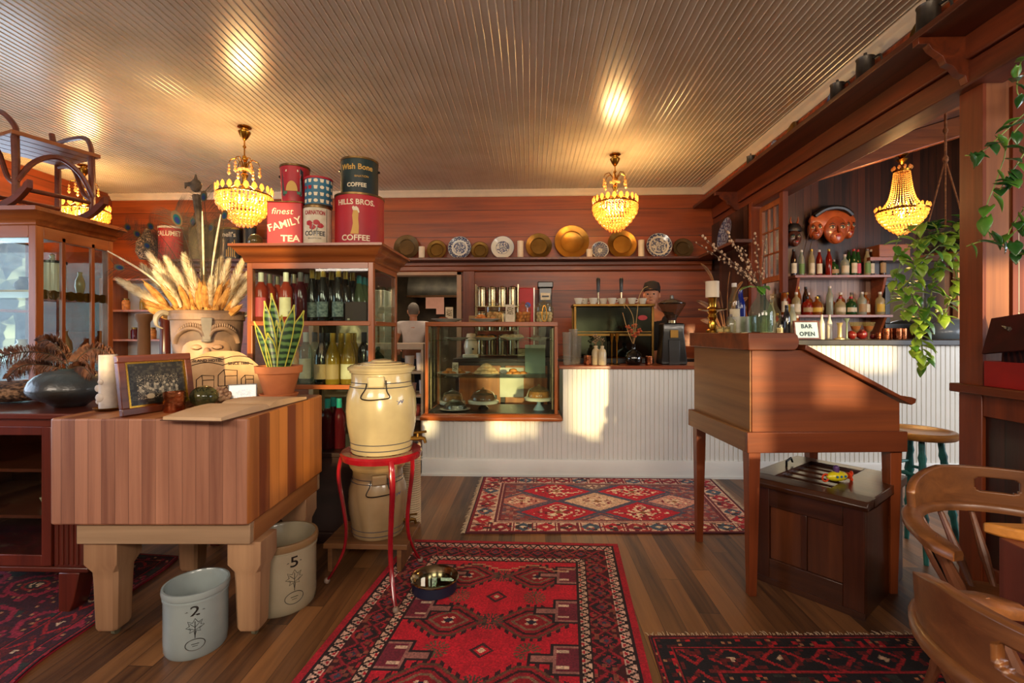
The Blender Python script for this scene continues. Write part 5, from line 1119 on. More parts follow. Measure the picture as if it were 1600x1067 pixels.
def cakestand(px, Y, la, h, r, dome, cake, mf):
    t = thing('cake_stand', la, 'cake stand', (at(px, 600, Y=Y).x, Y, .5705), 0); MB().lathe([(1e-5, 0), (.055, 0), (.05, .01), (.018, h*.5), (.022, h-.01), (1e-5, h)], 24).build('foot', mf, t, smooth=60)
    MB().lathe([(1e-5, h-.004), (r, h), (r+.004, h-.016), (r+.008, h+.004), (r, h+.012), (1e-5, h+.006)], 32, wob=lambda a, z: 1+.02*math.cos(18*a)).build('plate', m_chinaw, t, smooth=50)
    if cake: 
        o = MB().lathe([(1e-5, 0), (r*.75, 0), (r*.78, .03), (r*.7, .055), (1e-5, .06)], 24).build('cake', cake, None, loc=(t.location.x, Y, .5705+h+.012)); tag(o, 'cake on the '+' '.join(la.split()[:7]).replace('cake stand', 'stand'), 'cake')
    if dome: MB().lathe([(r*.86, h+.012), (r*.86, h+.03), (r*.7, h+.085), (r*.3, h+.11), (.012, h+.115), (.012, h+.13), (1e-5, h+.135)], 32, wob=lambda a, z: 1+.02*math.cos(16*a)).build('dome', m_dome, t, smooth=50)
cakestand(707, 4.70, 'low cake stand at the left back of the case floor', .05, .12, True, m_bun, m_chinaw); cakestand(755, 4.62, 'dark glass domed cake stand in the middle of the case floor', .07, .14, True, m_dk, m_blk); cakestand(842, 4.56, 'cake stand with a pale blue foot at the right of the case floor', .11, .13, True, m_bun, mat('pale_blue_china', '8aa4b8', rough=.25, coat=.4))
t = thing('covered_dish', 'foil-covered round dish at the front left of the case floor', 'dish', (at(711, 600, Y=4.53).x, 4.53, .5705), 0); MB().lathe([(1e-5, 0), (.10, .0), (.145, .012), (.1, .016), (1e-5, .014)], 32).build('plate', m_chinaw, t, smooth=50); MB().lathe([(.11, .013), (.10, .05), (.06, .085), (.02, .095), (1e-5, .096)], 28, wob=lambda a, z: 1+.05*math.sin(11*a+z*60)).build('foil', mat('foil', '8a8478', rough=.2, metal=.9, bump=1, bscale=40), t, smooth=20)
def card(la, px, Y, z, w, h, rz=0, lines=3, name='price_card'):
    t = thing(name, la, 'card', (at(px, 500, Y=Y).x, Y, z), rz); MB().box(-w/2, 0, 0, w/2, .004, h, m=RX(-8)).build('card', m_cream, t); MB().box(-w*.36, -.0012, h*.42, w*.36, -.0002, h*.85, m=RX(-8)).build('picture', mat('sketch_ink', '6a5a44', 'c8b896', scale=90, rough=.7, lo=.45, hi=.55), t)
    bxs('foot', [(-w*.3, -.01, 0, w*.3, .02, .004)], m_cream, t)
    return t
card('small picture card standing on the middle glass shelf of the case', 711, 4.50, ZM, .055, .13); card('cream picture card leaning between the jars on the case top', 797, 4.46, 1.401, .085, .165); card('narrow picture card at the back left of the case top', 702, 4.80, 1.401, .075, .16, 10)
m_jar = glass('jar_glass', 'f2efdc', opac=.06, thick='c8b890', rough=.03)
def jar(la, px, Y, r, h, fill):
    t = thing('glass_jar', la, 'jar', (at(px, 500, Y=Y).x, Y, 1.401), 0); MB().lathe([(1e-5, .0), (r*.9, 0), (r, .015), (r, h*.68), (r*.7, h*.78), (r*.7, h*.82)], 28).build('glass_body', m_jar, t, smooth=50)
    MB().lathe([(r*.78, h*.82), (r*.8, h*.84), (r*.5, h*.9), (.012, h*.92), (.02, h*.96), (.014, h), (1e-5, h)], 24).build('lid', m_jar, t, smooth=50)
    c = MB()
    for k in range(24):
        a = k*2.4; q = r*.78*math.sqrt((k % 8+.5)/8); c.ball((q*math.cos(a), q*math.sin(a), .02+.03*(k//8)), .022, 8)
    tag(c.build('contents', fill, t, smooth=60), kind='stuff'); return t
jar('large lidded glass jar on the case top behind the plate of scones', 772, 4.62, .088, .215, m_cro); jar('lidded glass jar of sweets right of the picture card on the case top', 817, 4.60, .08, .20, m_bun); t = jar('lidded glass jar with brass tongs hung in front, right end of the case top', 850, 4.60, .092, .21, m_cream)
MB().tube([tuple(v) for v in spl([(-.018, -.1, .02), (-.022, -.1, .08), (-.012, -.1, .14), (0, -.1, .155), (.012, -.1, .14), (.022, -.1, .08), (.018, -.1, .02), (0, -.1, .008), (-.018, -.1, .02)], 5)], .004, 6).build('tongs', m_brass, t)
t = thing('paper_box', 'folded kraft paper boxes lying on the back of the case top', 'box', (at(742, 500, Y=4.8).x, 4.8, 1.401), 8); MB().box(-.06, -.04, 0, .06, .05, .07).build('carton', mat('kraft', 'a08058', rough=.8), t, bevel=.004)

# ================================================ BACK COUNTER AND WHAT STANDS ON IT
m_door = wood('cupboard_door', '7a3c18', 'b96f34', 'Z', rough=.4, grain=.8)
t = thing('back_counter', 'wooden back counter with plank doors seen through the pastry case', 'counter', (-.82, 5.245, 0), 0)
MB().box(0, .02, .08, 2.6, .62, .98).build('carcass', m_cabd, t); MB().box(-.02, -.01, .98, 2.62, .63, 1.02).build('worktop', m_cabd, t, bevel=.004)
for k in range(5): 
    x = .04+k*.51; dd = MB().box(x, 0, .12, x+.46, .02, .94).build('door', m_door, t, bevel=.004); MB().box(x+.39, -.006, .5, x+.42, 0, .62).build('pull', m_blk, dd)
m_steelc = mat('canister_steel', 'a89878', '8a7a5c', scale=9, rough=.22, metal=1)
p = at(777, 480, Y=5.6); t = thing('canister_rack', 'steel rack of twelve metal canisters against the back wall', 'rack', (p.x, 5.58, 1.021), 0)
bxs('rack_post', [(-.25, -.05, 0, -.24, -.04, .84), (.24, -.05, 0, .25, -.04, .84), (-.25, .09, 0, -.24, .10, .84), (.24, .09, 0, .25, .10, .84)], m_steelc, t)
bxs('rack_shelf', [(-.25, -.05, z, .25, .1, z+.008) for z in (.02, .30, .58)], m_steelc, t)
CAN = thing('coffee_canister', 'x', 'canister', (0, 0, -5)); MB().lathe([(1e-5, 0), (.052, 0), (.052, .2), (1e-5, .2)], 20).build('tin', m_steelc, CAN, smooth=45); MB().lathe([(.054, .195), (.055, .22), (.02, .235), (1e-5, .236)], 20).build('lid', mat('canister_lid', '6a5638', rough=.3, metal=.8), CAN, smooth=45)
for j in range(3):
    for k in range(4):
        loc = (p.x-.18+.12*k, 5.60, 1.021+.0285+.28*j); la = 'round metal canister, %s from left in the %s row of the rack' % (ords[k], ['bottom', 'middle', 'top'][j])
        if (j, k) == (0, 0): CAN.location = loc; CAN['label'] = la; CAN['group'] = 'metal canisters in the rack'
        else: dup(CAN, loc, 0, la, 'metal canisters in the rack')
p = at(822, 480, Y=5.6); t = thing('coffee_dispenser', 'tall red bag coffee dispenser with a blue round badge', 'dispenser', (p.x, 5.55, 1.021), 0); MB().box(-.085, 0, .1, .085, .14, .80).build('red_hopper', m_tinred, t, bevel=.01); MB().box(-.1, -.02, 0, .1, .16, .1).build('base', m_steelc, t, bevel=.006); MB().cyl(.032, 0, .006, 18, m=T(0.02, 0, .60) @ RX(90)).build('badge', mat('badge_blue', '2444a8', rough=.4), t); bxs('side_strip', [(.086, 0, .1, .1, .12, .8), (-.1, 0, .1, -.086, .12, .8)], m_chinaw, t)
p = at(852, 480, Y=5.6); t = thing('bean_grinder', 'tall black grinder tower with a cream label behind the jars', 'grinder', (p.x, 5.55, 1.021), 0); MB().box(-.075, 0, 0, .075, .16, .80).build('tower', m_blk, t, bevel=.008); MB().box(-.09, -.01, .80, .09, .17, .87).build('hopper', m_blk, t, bevel=.01); MB().box(-.055, -.004, .66, .055, 0, .74).build('label_plate', m_cream, t); MB().box(-.04, -.005, .69, .04, -.003, .71).build('label_print', m_blk, t)
p = at(790, 560, Y=5.4); t = thing('food_slicer', 'white enamel slicer standing on the back counter, seen through the case', 'slicer', (at(736, 560, Y=5.4).x, 5.4, 1.021), 0); MB().box(-.09, -.06, 0, .09, .12, .04).build('base', m_chinaw, t, bevel=.01); MB().lathe([(1e-5, 0), (.07, .01), (.085, .1), (.06, .2), (.05, .24), (1e-5, .25)], 20, m=T(0, .02, .03)).build('motor_body', m_chinaw, t, smooth=50); MB().cyl(.012, 0, .02, 10, m=T(.03, -.06, .1) @ RX(90)).build('knob', m_blk, t)
for i, (px, w) in enumerate(((800, .13), (836, .11))):
    t = thing('menu_board', ['white sheet pinned up behind the case, wider one', 'narrow greenish sheet pinned up behind the case'][i], 'sheet', (at(px, 560, Y=5.3).x, 5.225-.0, .60+.25*i), 0); MB().box(-w, 0, 0, w, .004, .32).build('sheet', m_chinaw if i == 0 else mat('green_sheet', '8aa08a', rough=.6), t)

# ================================================ ESPRESSO MACHINE, GRINDER, COUNTER THINGS
ZCN = 1.006; m_mir = mat('polished_steel', '4c5048', '3a4038', scale=2, rough=.1, metal=1); m_gold = mat('gold_trim', 'c8963c', rough=.22, metal=1)
X0, X1 = at(897, 500, Y=4.66).x, at(1022, 500, Y=4.66).x
t = thing('espresso_machine', 'polished espresso machine with brass corner posts and two tall levers', 'espresso machine', (X0, 4.66, ZCN), 0); W_ = X1-X0
MB().box(.02, .02, .06, W_-.02, .24, .545).build('housing', m_mir, t, bevel=.004); MB().box(-.01, -.01, .55, W_+.01, .26, .572).build('cup_rail', m_brassd, t, bevel=.003); MB().box(0, 0, 0, W_, .26, .05).build('base', m_blk, t, bevel=.004)
bxs('corner_post', [(0, 0, .05, .022, .022, .55), (W_-.022, 0, .05, W_, .022, .55), (0, .238, .05, .022, .26, .55), (W_-.022, .238, .05, W_, .26, .55)], m_brassd, t, .003)
bxs('cross_strip', [(.022, .008, .265, W_-.022, .02, .285), (.022, .008, .30, W_-.022, .02, .308)], m_brassd, t)
MB().lathe([(1e-5, 0), (.045, 0), (.045, .006), (1e-5, .006)], 20, m=T(W_*.86, .012, .44) @ RX(90) @ Matrix.Diagonal((1, .55, 1, 1))).build('badge', m_tinred, t)
for px in (935, 971):
    x = at(px, 450, Y=4.75).x-X0; lv = MB(); lv.tube([(x, .1, .57), (x, .1, .70)], .009, 8); l_ = lv.build('lever', m_steelc, t); MB().lathe([(1e-5, .69), (.014, .695), (.016, .74), (.02, .82), (.012, .835), (1e-5, .84)], 14, m=T(x, .1, 0)).build('lever_grip', m_blk, l_, smooth=60)
CUP = thing('coffee_cup', 'x', 'cup', (0, 0, -5)); MB().lathe([(1e-5, 0), (.026, 0), (.042, .05), (.044, .06), (.041, .058), (.024, .006), (1e-5, .005)], 20).build('bowl', m_chinaw, CUP, smooth=50); MB().tube([(.04, 0, .05), (.06, 0, .045), (.058, 0, .025), (.034, 0, .02)], .004, 6).build('handle', m_chinaw, CUP)
for i, px in enumerate((904, 913, 927, 943, 957, 972, 988, 1004)):
    loc = (at(px, 470, Y=4.70+.06*(i % 2)).x, 4.72+.05*(i % 2), ZCN+.573); la = 'cup on the espresso machine, %s from the left' % ords[i]
    if i == 0: CUP.location = loc; CUP['label'] = la; CUP['group'] = 'cups on the espresso machine'
    else: dup(CUP, loc, R.uniform(0, 90), la, 'cups on the espresso machine')
t = thing('coffee_grinder', 'black coffee grinder with a clear cone of beans on the counter', 'grinder', (at(1050, 560, Y=4.55).x, 4.56, ZCN), 0)
b = MB(); vs = []
for z, h in ((0, .115), (.02, .12), (.30, .095), (.37, .10), (.385, .09)): vs += [(-h, -h*.7, z), (h, -h*.7, z), (h, h*.9, z), (-h, h*.9, z)]
b.add(vs, [(i*4+j, i*4+(j+1) % 4, (i+1)*4+(j+1) % 4, (i+1)*4+j) for i in range(4) for j in range(4)]+[(0, 1, 2, 3), (16, 17, 18, 19)]); b.build('body', mat('grinder_black', '1e1e1e', '141414', rough=.3, coat=.3), t, bevel=.008)
MB().box(-.035, -.086, .25, .035, -.07, .32).build('name_plate', m_brassd, t); b = MB(); b.box(-.05, -.088, .0, .05, -.08, .23); b.build('front_panel', m_blk, t, bevel=.004)
MB().lathe([(.035, .385), (.04, .42), (.125, .56), (.125, .575)], 32).build('hopper', glass('hopper_glass', 'd8c8b0', opac=.1, thick='6a5a48'), t, smooth=50); MB().lathe([(1e-5, .40), (.034, .40), (.06, .46), (1e-5, .475)], 24).build('beans', mat('coffee_beans', '2a140a', '4a2814', scale=90, rough=.5, bump=.8), t); MB().lathe([(.128, .572), (.10, .59), (.02, .615), (.018, .645), (1e-5, .648)], 32).build('hopper_lid', mat('smoky_lid', '4a443c', rough=.2, coat=.4), t, smooth=50); b = MB(); b.cyl(.04, .37, .41, 18); b.build('collar', m_steelc, t)
m_clear = glass('plastic', 'eceae2', opac=.3, thick='b8b0a0', rough=.2)
for i, px in enumerate((886, 896, 902)):
    t = thing('plastic_cup_stack', 'stack of clear plastic cups beside the pastry case, %s of three' % ['left', 'middle', 'right'][i], 'cups', (at(px, 560, Y=4.46+.07*i).x, 4.47+.07*i, ZCN), 0, 'stacks of plastic cups'); b = MB(); n = 11; h0 = [.30, .33, .26][i]
    pf = [(.030, 0)]
    for k in range(n): z = h0*(k+1)/n; pf += [(.036+.008*k/n, z-.004), (.039+.008*k/n, z-.004), (.039+.008*k/n, z), (.034+.008*k/n, z)]
    b.lathe(pf, 18); b.build('cups', m_clear, t, smooth=20)
m_cop = mat('copper', 'b8704a', '8a4a2c', scale=30, rough=.25, metal=1, bump=.4)
def votive(la, x, y, z, r=.03, h=.06, rz=0):
    t = thing('copper_votive', la, 'candle holder', (x, y, z), rz); MB().lathe([(1e-5, 0), (r*.9, 0), (r, h*.15), (r, h), (r*.93, h), (r*.9, .006), (1e-5, .006)], 24).build('cup', m_cop, t, smooth=40); MB().cyl(r*.8, .006, h*.5, 16).build('wax', m_candle, t); return t
votive('hammered copper votive on the counter left of the small bottles', at(918, 560, Y=4.46).x, 4.46, ZCN, .035, .085); votive('copper votive on the counter right of the black vase', at(1014, 560, Y=4.46).x, 4.46, ZCN, .035, .08)
m_ivory = mat('ivory_glaze', 'd6c49c', 'b8a47c', scale=8, rough=.3, coat=.3)
def dried(t, base, specs, ms, mh, head=.012):
    for i, (dx, dy, h, k) in enumerate(specs):
        P = spl([base, (base[0]+dx*.3, base[1]+dy*.3, base[2]+h*.5), (base[0]+dx, base[1]+dy, base[2]+h)], 5); s_ = MB().tube(P, .0016, 5).build('stem', ms, t)
        hb = MB()
        for q in range(k): a = q*2.4; hb.ball((base[0]+dx+head*1.1*math.cos(a), base[1]+dy+head*1.1*math.sin(a), base[2]+h+.010*(q % 3)), head*(.7+.3*(q % 2)), 7)
        hb.build('flower_head', mh, s_)
for i, px in enumerate((931, 941)):
    t = thing('small_bottle_vase', ['small brown-cream bottle vase behind its twin, holding dried flowers', 'small ivory bottle vase in front, right of its twin'][i], 'vase', (at(px, 560, Y=4.50-.06*i).x, 4.50-.06*i, ZCN), 0); MB().lathe([(1e-5, 0), (.036, 0), (.038, .01), (.038, .11), (.032, .135), (.016, .15), (.018, .175), (1e-5, .175)], 24).build('body', m_ivory, t, smooth=50)
    dried(t, (0, 0, .17), [(.02*math.cos(a), .015*math.sin(a), .06+.03*math.sin(a*3), 4) for a in [0, 1.2, 2.4, 3.6, 4.8]] if i == 0 else [(0.01, 0, .05, 3), (-.02, 0, .07, 3)], mat('dry_stem', '8a6a40', rough=.8), mat('dry_flower_pale', 'a88a68', '6a5038', scale=60, rough=.9), .009)
for i, px in enumerate((956, 964)):
    t = thing('champagne_flute', ['slim brass flute on the counter, left one', 'slim brass flute on the counter, right one'][i], 'flute', (at(px, 560, Y=4.55-.08*i).x, 4.55-.08*i, ZCN), 0, 'slim brass flutes'); MB().lathe([(1e-5, 0), (.03, .001), (.006, .012), (.005, .2), (.012, .22), (.022, .29), (.021, .29), (.01, .222), (1e-5, .22)], 20).build('flute', m_gold, t, smooth=50)
t = thing('black_bud_vase', 'round black glass bottle vase with dried orange flowers and arching grasses', 'vase', (at(990, 560, Y=4.46).x, 4.46, ZCN), 0); MB().lathe([(1e-5, 0), (.06, .003), (.075, .03), (.076, .07), (.06, .11), (.022, .135), (.018, .15), (.02, .19), (.024, .195), (1e-5, .19)], 28).build('body', mat('black_glass', '0a0908', rough=.06, coat=.8), t, smooth=60)
dried(t, (0, 0, .18), [(.03, 0, .10, 6), (-.03, .01, .12, 6), (.01, .02, .17, 6), (-.05, 0, .16, 5), (.055, 0, .13, 5), (0, -.02, .08, 5)], mat('dry_stem', '8a6a40'), mat('dry_flower_orange', 'b8562c', '7a2e14', scale=40, rough=.8), .014)
m_grass = mat('straw', 'c8a264', '9a7440', scale=10, rough=.7)
for P in ([(0, 0, .18), (.03, 0, .45), (.05, 0, .62), (.09, 0, .70), (.13, 0, .72)], [(0, 0, .18), (.0, 0, .40), (-.03, 0, .5), (-.09, 0, .57), (-.08, 0, .52)], [(0, 0, .18), (-.05, 0, .3), (-.10, 0, .48)]):
    q = spl(P, 5); MB().tube(q, .003, 5).build('grass_blade', m_grass, t)

# ================================================ KITCHEN THINGS
p = at(648, 540, Y=6.3); t = thing('kitchen_counter', 'pale kitchen work counter with open shelves beyond the doorway', 'counter', (-2.75, 6.25, 0), 0)
m_kc = mat('kitchen_cream', 'b8a084', rough=.6); MB().box(0, 0, 1.08, 1.35, .5, 1.16).build('worktop', m_kc, t, bevel=.004); bxs('shelf', [(0.02, 0.02, z, 1.33, .48, z+.03) for z in (.15, .45, .76)], m_kc, t); bxs('end_panel', [(0, 0, 0, .03, .5, 1.08), (1.32, 0, 0, 1.35, .5, 1.08)], m_kc, t)
for i, (px, z, w, h, c) in enumerate(((640, .79, .13, .2, 'c8b4a0'), (656, .79, .10, .24, 'd8ccc0'), (644, .48, .12, .14, 'b08a78'), (660, .48, .09, .18, 'd0c4bc'), (650, .18, .12, .15, '8c3a34'))):
    t = thing('storage_tub', ['wide tan tub on the upper open kitchen shelf', 'tall pale tub on the upper open kitchen shelf', 'brown tub on the middle kitchen shelf', 'stack of white cups on the middle kitchen shelf', 'red tub on the lowest kitchen shelf'][i], 'tub', (at(px, 500, Y=6.45).x, 6.45, z+.001), 0); MB().lathe([(1e-5, 0), (w*.42, 0), (w*.5, h), (w*.47, h), (w*.4, .01), (1e-5, .01)], 20).build('tub', mat('tub_'+c, c, rough=.5), t, smooth=40)
t = thing('white_fridge', 'tall pale cupboard in the kitchen seen through the wine cabinet', 'cupboard', (-2.95, 7.2, 0), 0); MB().box(0, 0, 0, .75, .6, 1.95).build('body', mat('appliance_white', 'c8c0b0', rough=.4), t, bevel=.01); MB().box(.65, -.03, .9, .67, 0, 1.4).build('handle', m_steelc, t)
t = thing('cooking_hood', 'dark steel cooking hood and ticket rail on the kitchen back wall', 'hood', (-2.2, 8.5, 1.95), 0); MB().prism([(-.0, .0), (.7, .0), (.7, .9), (.35, .9), (-.0, .18)], 0, 2.2, 'X').build('canopy', mat('hood_steel', '4a4436', '2e2a20', scale=5, rough=.35, metal=.5), t, bevel=.01); MB().box(0, -.02, -.02, 2.2, .0, .02).build('ticket_rail', m_steelc, t)
for i, (px, w, h) in enumerate(((674, .10, .20), (682, .11, .13), (688, .07, .3))):
    t = thing('order_note', ['pinned pink note, left of the hanging group', 'pinned pink note in the middle of the group', 'long pinned note at the right of the group'][i], 'note', (at(px, 450, Y=8.47).x, 8.465-.004*i, 1.93-h), 0); MB().box(-w, 0, 0, w, .003, h).build('paper', mat('pink_paper', 'd8a08c', rough=.8), t)
# the cook: a continuous skinned body
def skin_body(name, joints, edges, m, parent, sub=2):
    me = bpy.data.meshes.new(name); me.from_pydata([j[0] for j in joints], edges, []); o = bpy.data.objects.new(name, me); COL.objects.link(o); me.materials.append(m)
    if parent: o.parent = parent
    md = o.modifiers.new('skin', 'SKIN'); md.use_smooth_shade = True
    for i, j in enumerate(joints): me.skin_vertices[0].data[i].radius = (j[1], j[2] if len(j) > 2 else j[1])
    me.skin_vertices[0].data[0].use_root = True
    s = o.modifiers.new('sub', 'SUBSURF'); s.levels = sub; s.render_levels = sub; return o
m_skin = mat('skin', 'c98a66', 'b87654', scale=6, rough=.5)
def hand(parent, loc, rot, s=1, side=1):
    J = [((0, 0, 0), .024*s, .016*s), ((0, 0, -.045*s), .034*s, .014*s), ((0, 0, -.085*s), .036*s, .012*s)]; E = [(0, 1), (1, 2)]
    for k in range(4):
        x = (-.03+.02*k)*s; L_ = [.065, .08, .075, .058][k]*s; b = len(J); J += [((x, 0, -.10*s), .009*s), ((x*1.05, -.012*s, -.10*s-L_*.5), .0085*s), ((x*1.05, -.03*s, -.10*s-L_*.85), .0075*s)]; E += [(2, b), (b, b+1), (b+1, b+2)]
    b = len(J); J += [((side*.04*s, -.01*s, -.055*s), .010*s), ((side*.06*s, -.022*s, -.09*s), .0095*s)]; E += [(1, b), (b, b+1)]
    o = skin_body('hand', J, E, m_skin, parent, 1); o.location = loc; o.rotation_euler = [math.radians(a) for a in rot]; return o
def head(parent, z, hair_c, beard=False, back=.0, hl=.0):
    b = MB(); b.ball((0, 0, z), (.076, .095, .112), 24); b.ball((0, -.03, z-.062), (.052, .058, .055), 16); b.ball((0, -.098, z-.012), (.012, .018, .024), 10)
    for sx_ in (-1, 1): b.ball((sx_*.078, .005, z-.008), (.012, .02, .032), 10)
    b.tube([(0, .015, z-.2), (0, .008, z-.07)], [.058, .052], 14); hd = b.build('head', m_skin, parent, smooth=60)
    e = MB(); 
    for sx_ in (-1, 1): e.ball((sx_*.03, -.086, z+.005), (.012, .008, .008), 10)
    e.build('eyes', m_blk, hd); MB().ball((0, -.087, z-.058), (.022, .008, .006), 10).build('mouth', mat('lips', '8a4a3c', rough=.5), hd)
    h = MB(); h.ball((0, .014, z+.022), (.084, .098, .108), 22); o = h.build('hair', mat('hair_'+hair_c, hair_c, rough=.8, bump=.6, bscale=80), parent, smooth=60)
    bm = bmesh.new(); bm.from_mesh(o.data); bmesh.ops.delete(bm, geom=[v for v in bm.verts if (v.co.y < -.045 and v.co.z < z+.062) or v.co.z < z-.055+hl or (abs(v.co.x) > .066 and v.co.z < z+.01 and v.co.y < .02)], context='VERTS'); bm.to_mesh(o.data); bm.free(); return hd
X = at(645, 520, Y=6.95).x
t = thing('person', 'grey-haired person in a pale t-shirt seen from behind in the kitchen', 'person', (X, 6.98, 0), 200)
body = skin_body('body', [((0, 0, .98), .13, .10), ((-.09, 0, .92), .09), ((-.10, -.01, .52), .062), ((-.11, .02, .12), .042), ((-.11, -.08, .05), .035), ((.09, 0, .92), .09), ((.10, -.01, .52), .062), ((.11, .02, .12), .042), ((.11, -.08, .05), .035), ((0, .01, 1.2), .145, .105), ((0, .02, 1.36), .13, .085), ((0, .015, 1.46), .05), ((0, .01, 1.56), .048), ((-.19, .02, 1.41), .06), ((-.25, 0, 1.16), .042), ((-.2, -.2, 1.08), .03), ((.19, .02, 1.41), .06), ((.26, 0, 1.16), .042), ((.2, -.22, 1.08), .03)],
 [(0, 1), (1, 2), (2, 3), (3, 4), (0, 5), (5, 6), (6, 7), (7, 8), (0, 9), (9, 10), (10, 11), (11, 12), (10, 13), (13, 14), (14, 15), (10, 16), (16, 17), (17, 18)], m_skin, t)
m_tee = mat('pale_tshirt', 'd8ccc4', 'c4b6ae', scale=6, rough=.9, bump=.3); m_jean = mat('dark_trousers', '26242c', rough=.9)
skin_body('t_shirt', [((0, 0, 1.0), .165, .125), ((0, .01, 1.2), .165, .12), ((0, .02, 1.38), .17, .11), ((0, .015, 1.47), .085, .075), ((-.19, .02, 1.405), .078), ((-.235, .01, 1.27), .068), ((.19, .02, 1.405), .078), ((.24, .01, 1.27), .068)], [(0, 1), (1, 2), (2, 3), (2, 4), (4, 5), (2, 6), (6, 7)], m_tee, t)
skin_body('trousers', [((0, 0, .95), .15, .115), ((-.09, 0, .86), .10), ((-.10, -.01, .5), .078), ((-.11, .02, .1), .062), ((.09, 0, .86), .10), ((.10, -.01, .5), .078), ((.11, .02, .1), .062)], [(0, 1), (1, 2), (2, 3), (0, 4), (4, 5), (5, 6)], m_jean, t)
head(t, 1.615, '74685c'); hand(t, (-.2, -.22, 1.08), (60, 0, 10)); hand(t, (.2, -.24, 1.08), (60, 0, -10), side=-1)
b = MB(); 
for sx_ in (-1, 1): b.ball((sx_*.11, -.06, .04), (.05, .13, .045), 12)
b.build('shoes', m_blk, t)
X = at(1019, 470, Y=5.12).x
t = thing('person', 'person in a black t-shirt and dark cap half hidden behind the espresso machine', 'person', (X, 5.14, 0), -20)
skin_body('body', [((0, 0, 1.02), .12, .10), ((-.09, 0, .95), .085), ((-.10, 0, .52), .058), ((-.10, .02, .1), .04), ((-.1, -.08, .05), .033), ((.09, 0, .95), .085), ((.10, 0, .52), .058), ((.10, .02, .1), .04), ((.1, -.08, .05), .033), ((0, .01, 1.25), .13, .1), ((0, .02, 1.45), .145, .09), ((0, .015, 1.55), .055), ((0, .01, 1.63), .048), ((-.18, .02, 1.47), .05), ((-.22, .02, 1.2), .038), ((-.14, -.08, 1.06), .028), ((.18, .02, 1.47), .05), ((.2, .04, 1.22), .038), ((.19, -.10, 1.10), .028)],
 [(0, 1), (1, 2), (2, 3), (3, 4), (0, 5), (5, 6), (6, 7), (7, 8), (0, 9), (9, 10), (10, 11), (11, 12), (10, 13), (13, 14), (14, 15), (10, 16), (16, 17), (17, 18)], m_skin, t)
skin_body('t_shirt', [((0, 0, 1.03), .15, .12), ((0, .01, 1.25), .15, .115), ((0, .02, 1.45), .16, .10), ((0, .015, 1.53), .085, .07), ((-.18, .02, 1.47), .068), ((-.22, .02, 1.33), .06), ((.18, .02, 1.47), .068), ((.2, .03, 1.33), .06)], [(0, 1), (1, 2), (2, 3), (2, 4), (4, 5), (2, 6), (6, 7)], mat('black_tshirt', '16161a', rough=.9), t)
skin_body('trousers', [((0, 0, .98), .14, .11), ((-.09, 0, .88), .09), ((-.10, 0, .5), .07), ((-.10, .02, .1), .055), ((.09, 0, .88), .09), ((.10, 0, .5), .07), ((.10, .02, .1), .055)], [(0, 1), (1, 2), (2, 3), (0, 4), (4, 5), (5, 6)], m_jean, t)
head(t, 1.70, '2a1c14'); hand(t, (.19, -.11, 1.10), (20, 0, 0)); hand(t, (-.14, -.09, 1.06), (20, 0, 0), side=-1)
b = MB(); b.lathe([(.088, 1.74), (.09, 1.78), (.075, 1.83), (.03, 1.85), (1e-5, 1.852)], 24, m=T(0, .01, 0)); b.prism([(-.07, -.05), (.07, -.05), (.05, -.15), (-.05, -.15)], 1.745, 1.752, 'Z'); b.build('cap', mat('dark_cap', '2a2018', rough=.9), t)
b = MB(); 
for sx_ in (-1, 1): b.ball((sx_*.10, -.06, .04), (.045, .12, .04), 12)
b.build('shoes', m_blk, t)
# ================================================ THINGS ON THE BUTCHER BLOCK
ZB = .951
# face pot
m_pot = mat('pot_clay', 'a48266', '6c5648', scale=7, rough=.55, bump=.25); m_potf = mat('pot_face', 'c49c78', 'a87c5a', scale=6, rough=.5); m_potb = mat('pot_blue_slip', '7a8ea4', '54627a', scale=9, rough=.5)
FX, FY = -2.13, 3.10; ZP = .971; DY = .62
t = thing('face_pot', 'large clay pot modelled as a sleeping face, holding the pampas grass', 'pot', (FX, FY, ZP), 33); t.scale = (1.2, 1.2, 1.06)
b = MB(); b.lathe([(1e-5, 0), (.11, 0), (.13, .05), (.155, .16), (.168, .28), (.172, .38), (.178, .43), (.182, .44), (.176, .445), (.16, .44), (.15, .3), (1e-5, .28)], 48); b.build('vessel', m_pot, t, smooth=50)
b = MB(); b.ball((0, -.098, .20), (.115, .078, .15), 32); b.build('face', m_potf, t, smooth=60)
b = MB()
for s_ in (-1, 1):
    pts = [(.0+s_*.012, -.185, .29), (s_*.03, -.185, .325), (s_*.08, -.165, .335), (s_*.125, -.12, .30), (s_*.14, -.09, .25)]
    b.tube(spl(pts, 5), [.016]*21, 8, flat=.8)
    for k in range(14): q = spl(pts, 5)[3+k]; b.ball((q.x, q.y-.008, q.z+.022), (.006, .006, .014), 6)
b.build('brow_ridge', m_pot, t, smooth=60)
b = MB(); b.prism([(-.018, .26), (.018, .26), (.026, .40), (-.026, .40)], -.2, -.16, 'Y'); b.ball((0, -.185, .265), (.026, .02, .014), 12); b.build('nose_guard', mat('grey_slip', '8e8272', '70665a', scale=9, rough=.5), t, bevel=.004)
b = MB()
for s_ in (-1, 1):
    b.ball((s_*.045, -.168, .225), (.026, .012, .018), 14); 
b.ball((0, -.185, .19), (.018, .02, .035), 14); b.ball((0, -.178, .135), (.028, .014, .01), 12); b.build('eyelids_and_lips', m_potf, t, smooth=60)
for s_ in (-1, 1): MB().tube(spl([(s_*.022, -.178, .222), (s_*.045, -.182, .212), (s_*.068, -.17, .222)], 4), .0018, 5).build('lash_line', m_blk, t)
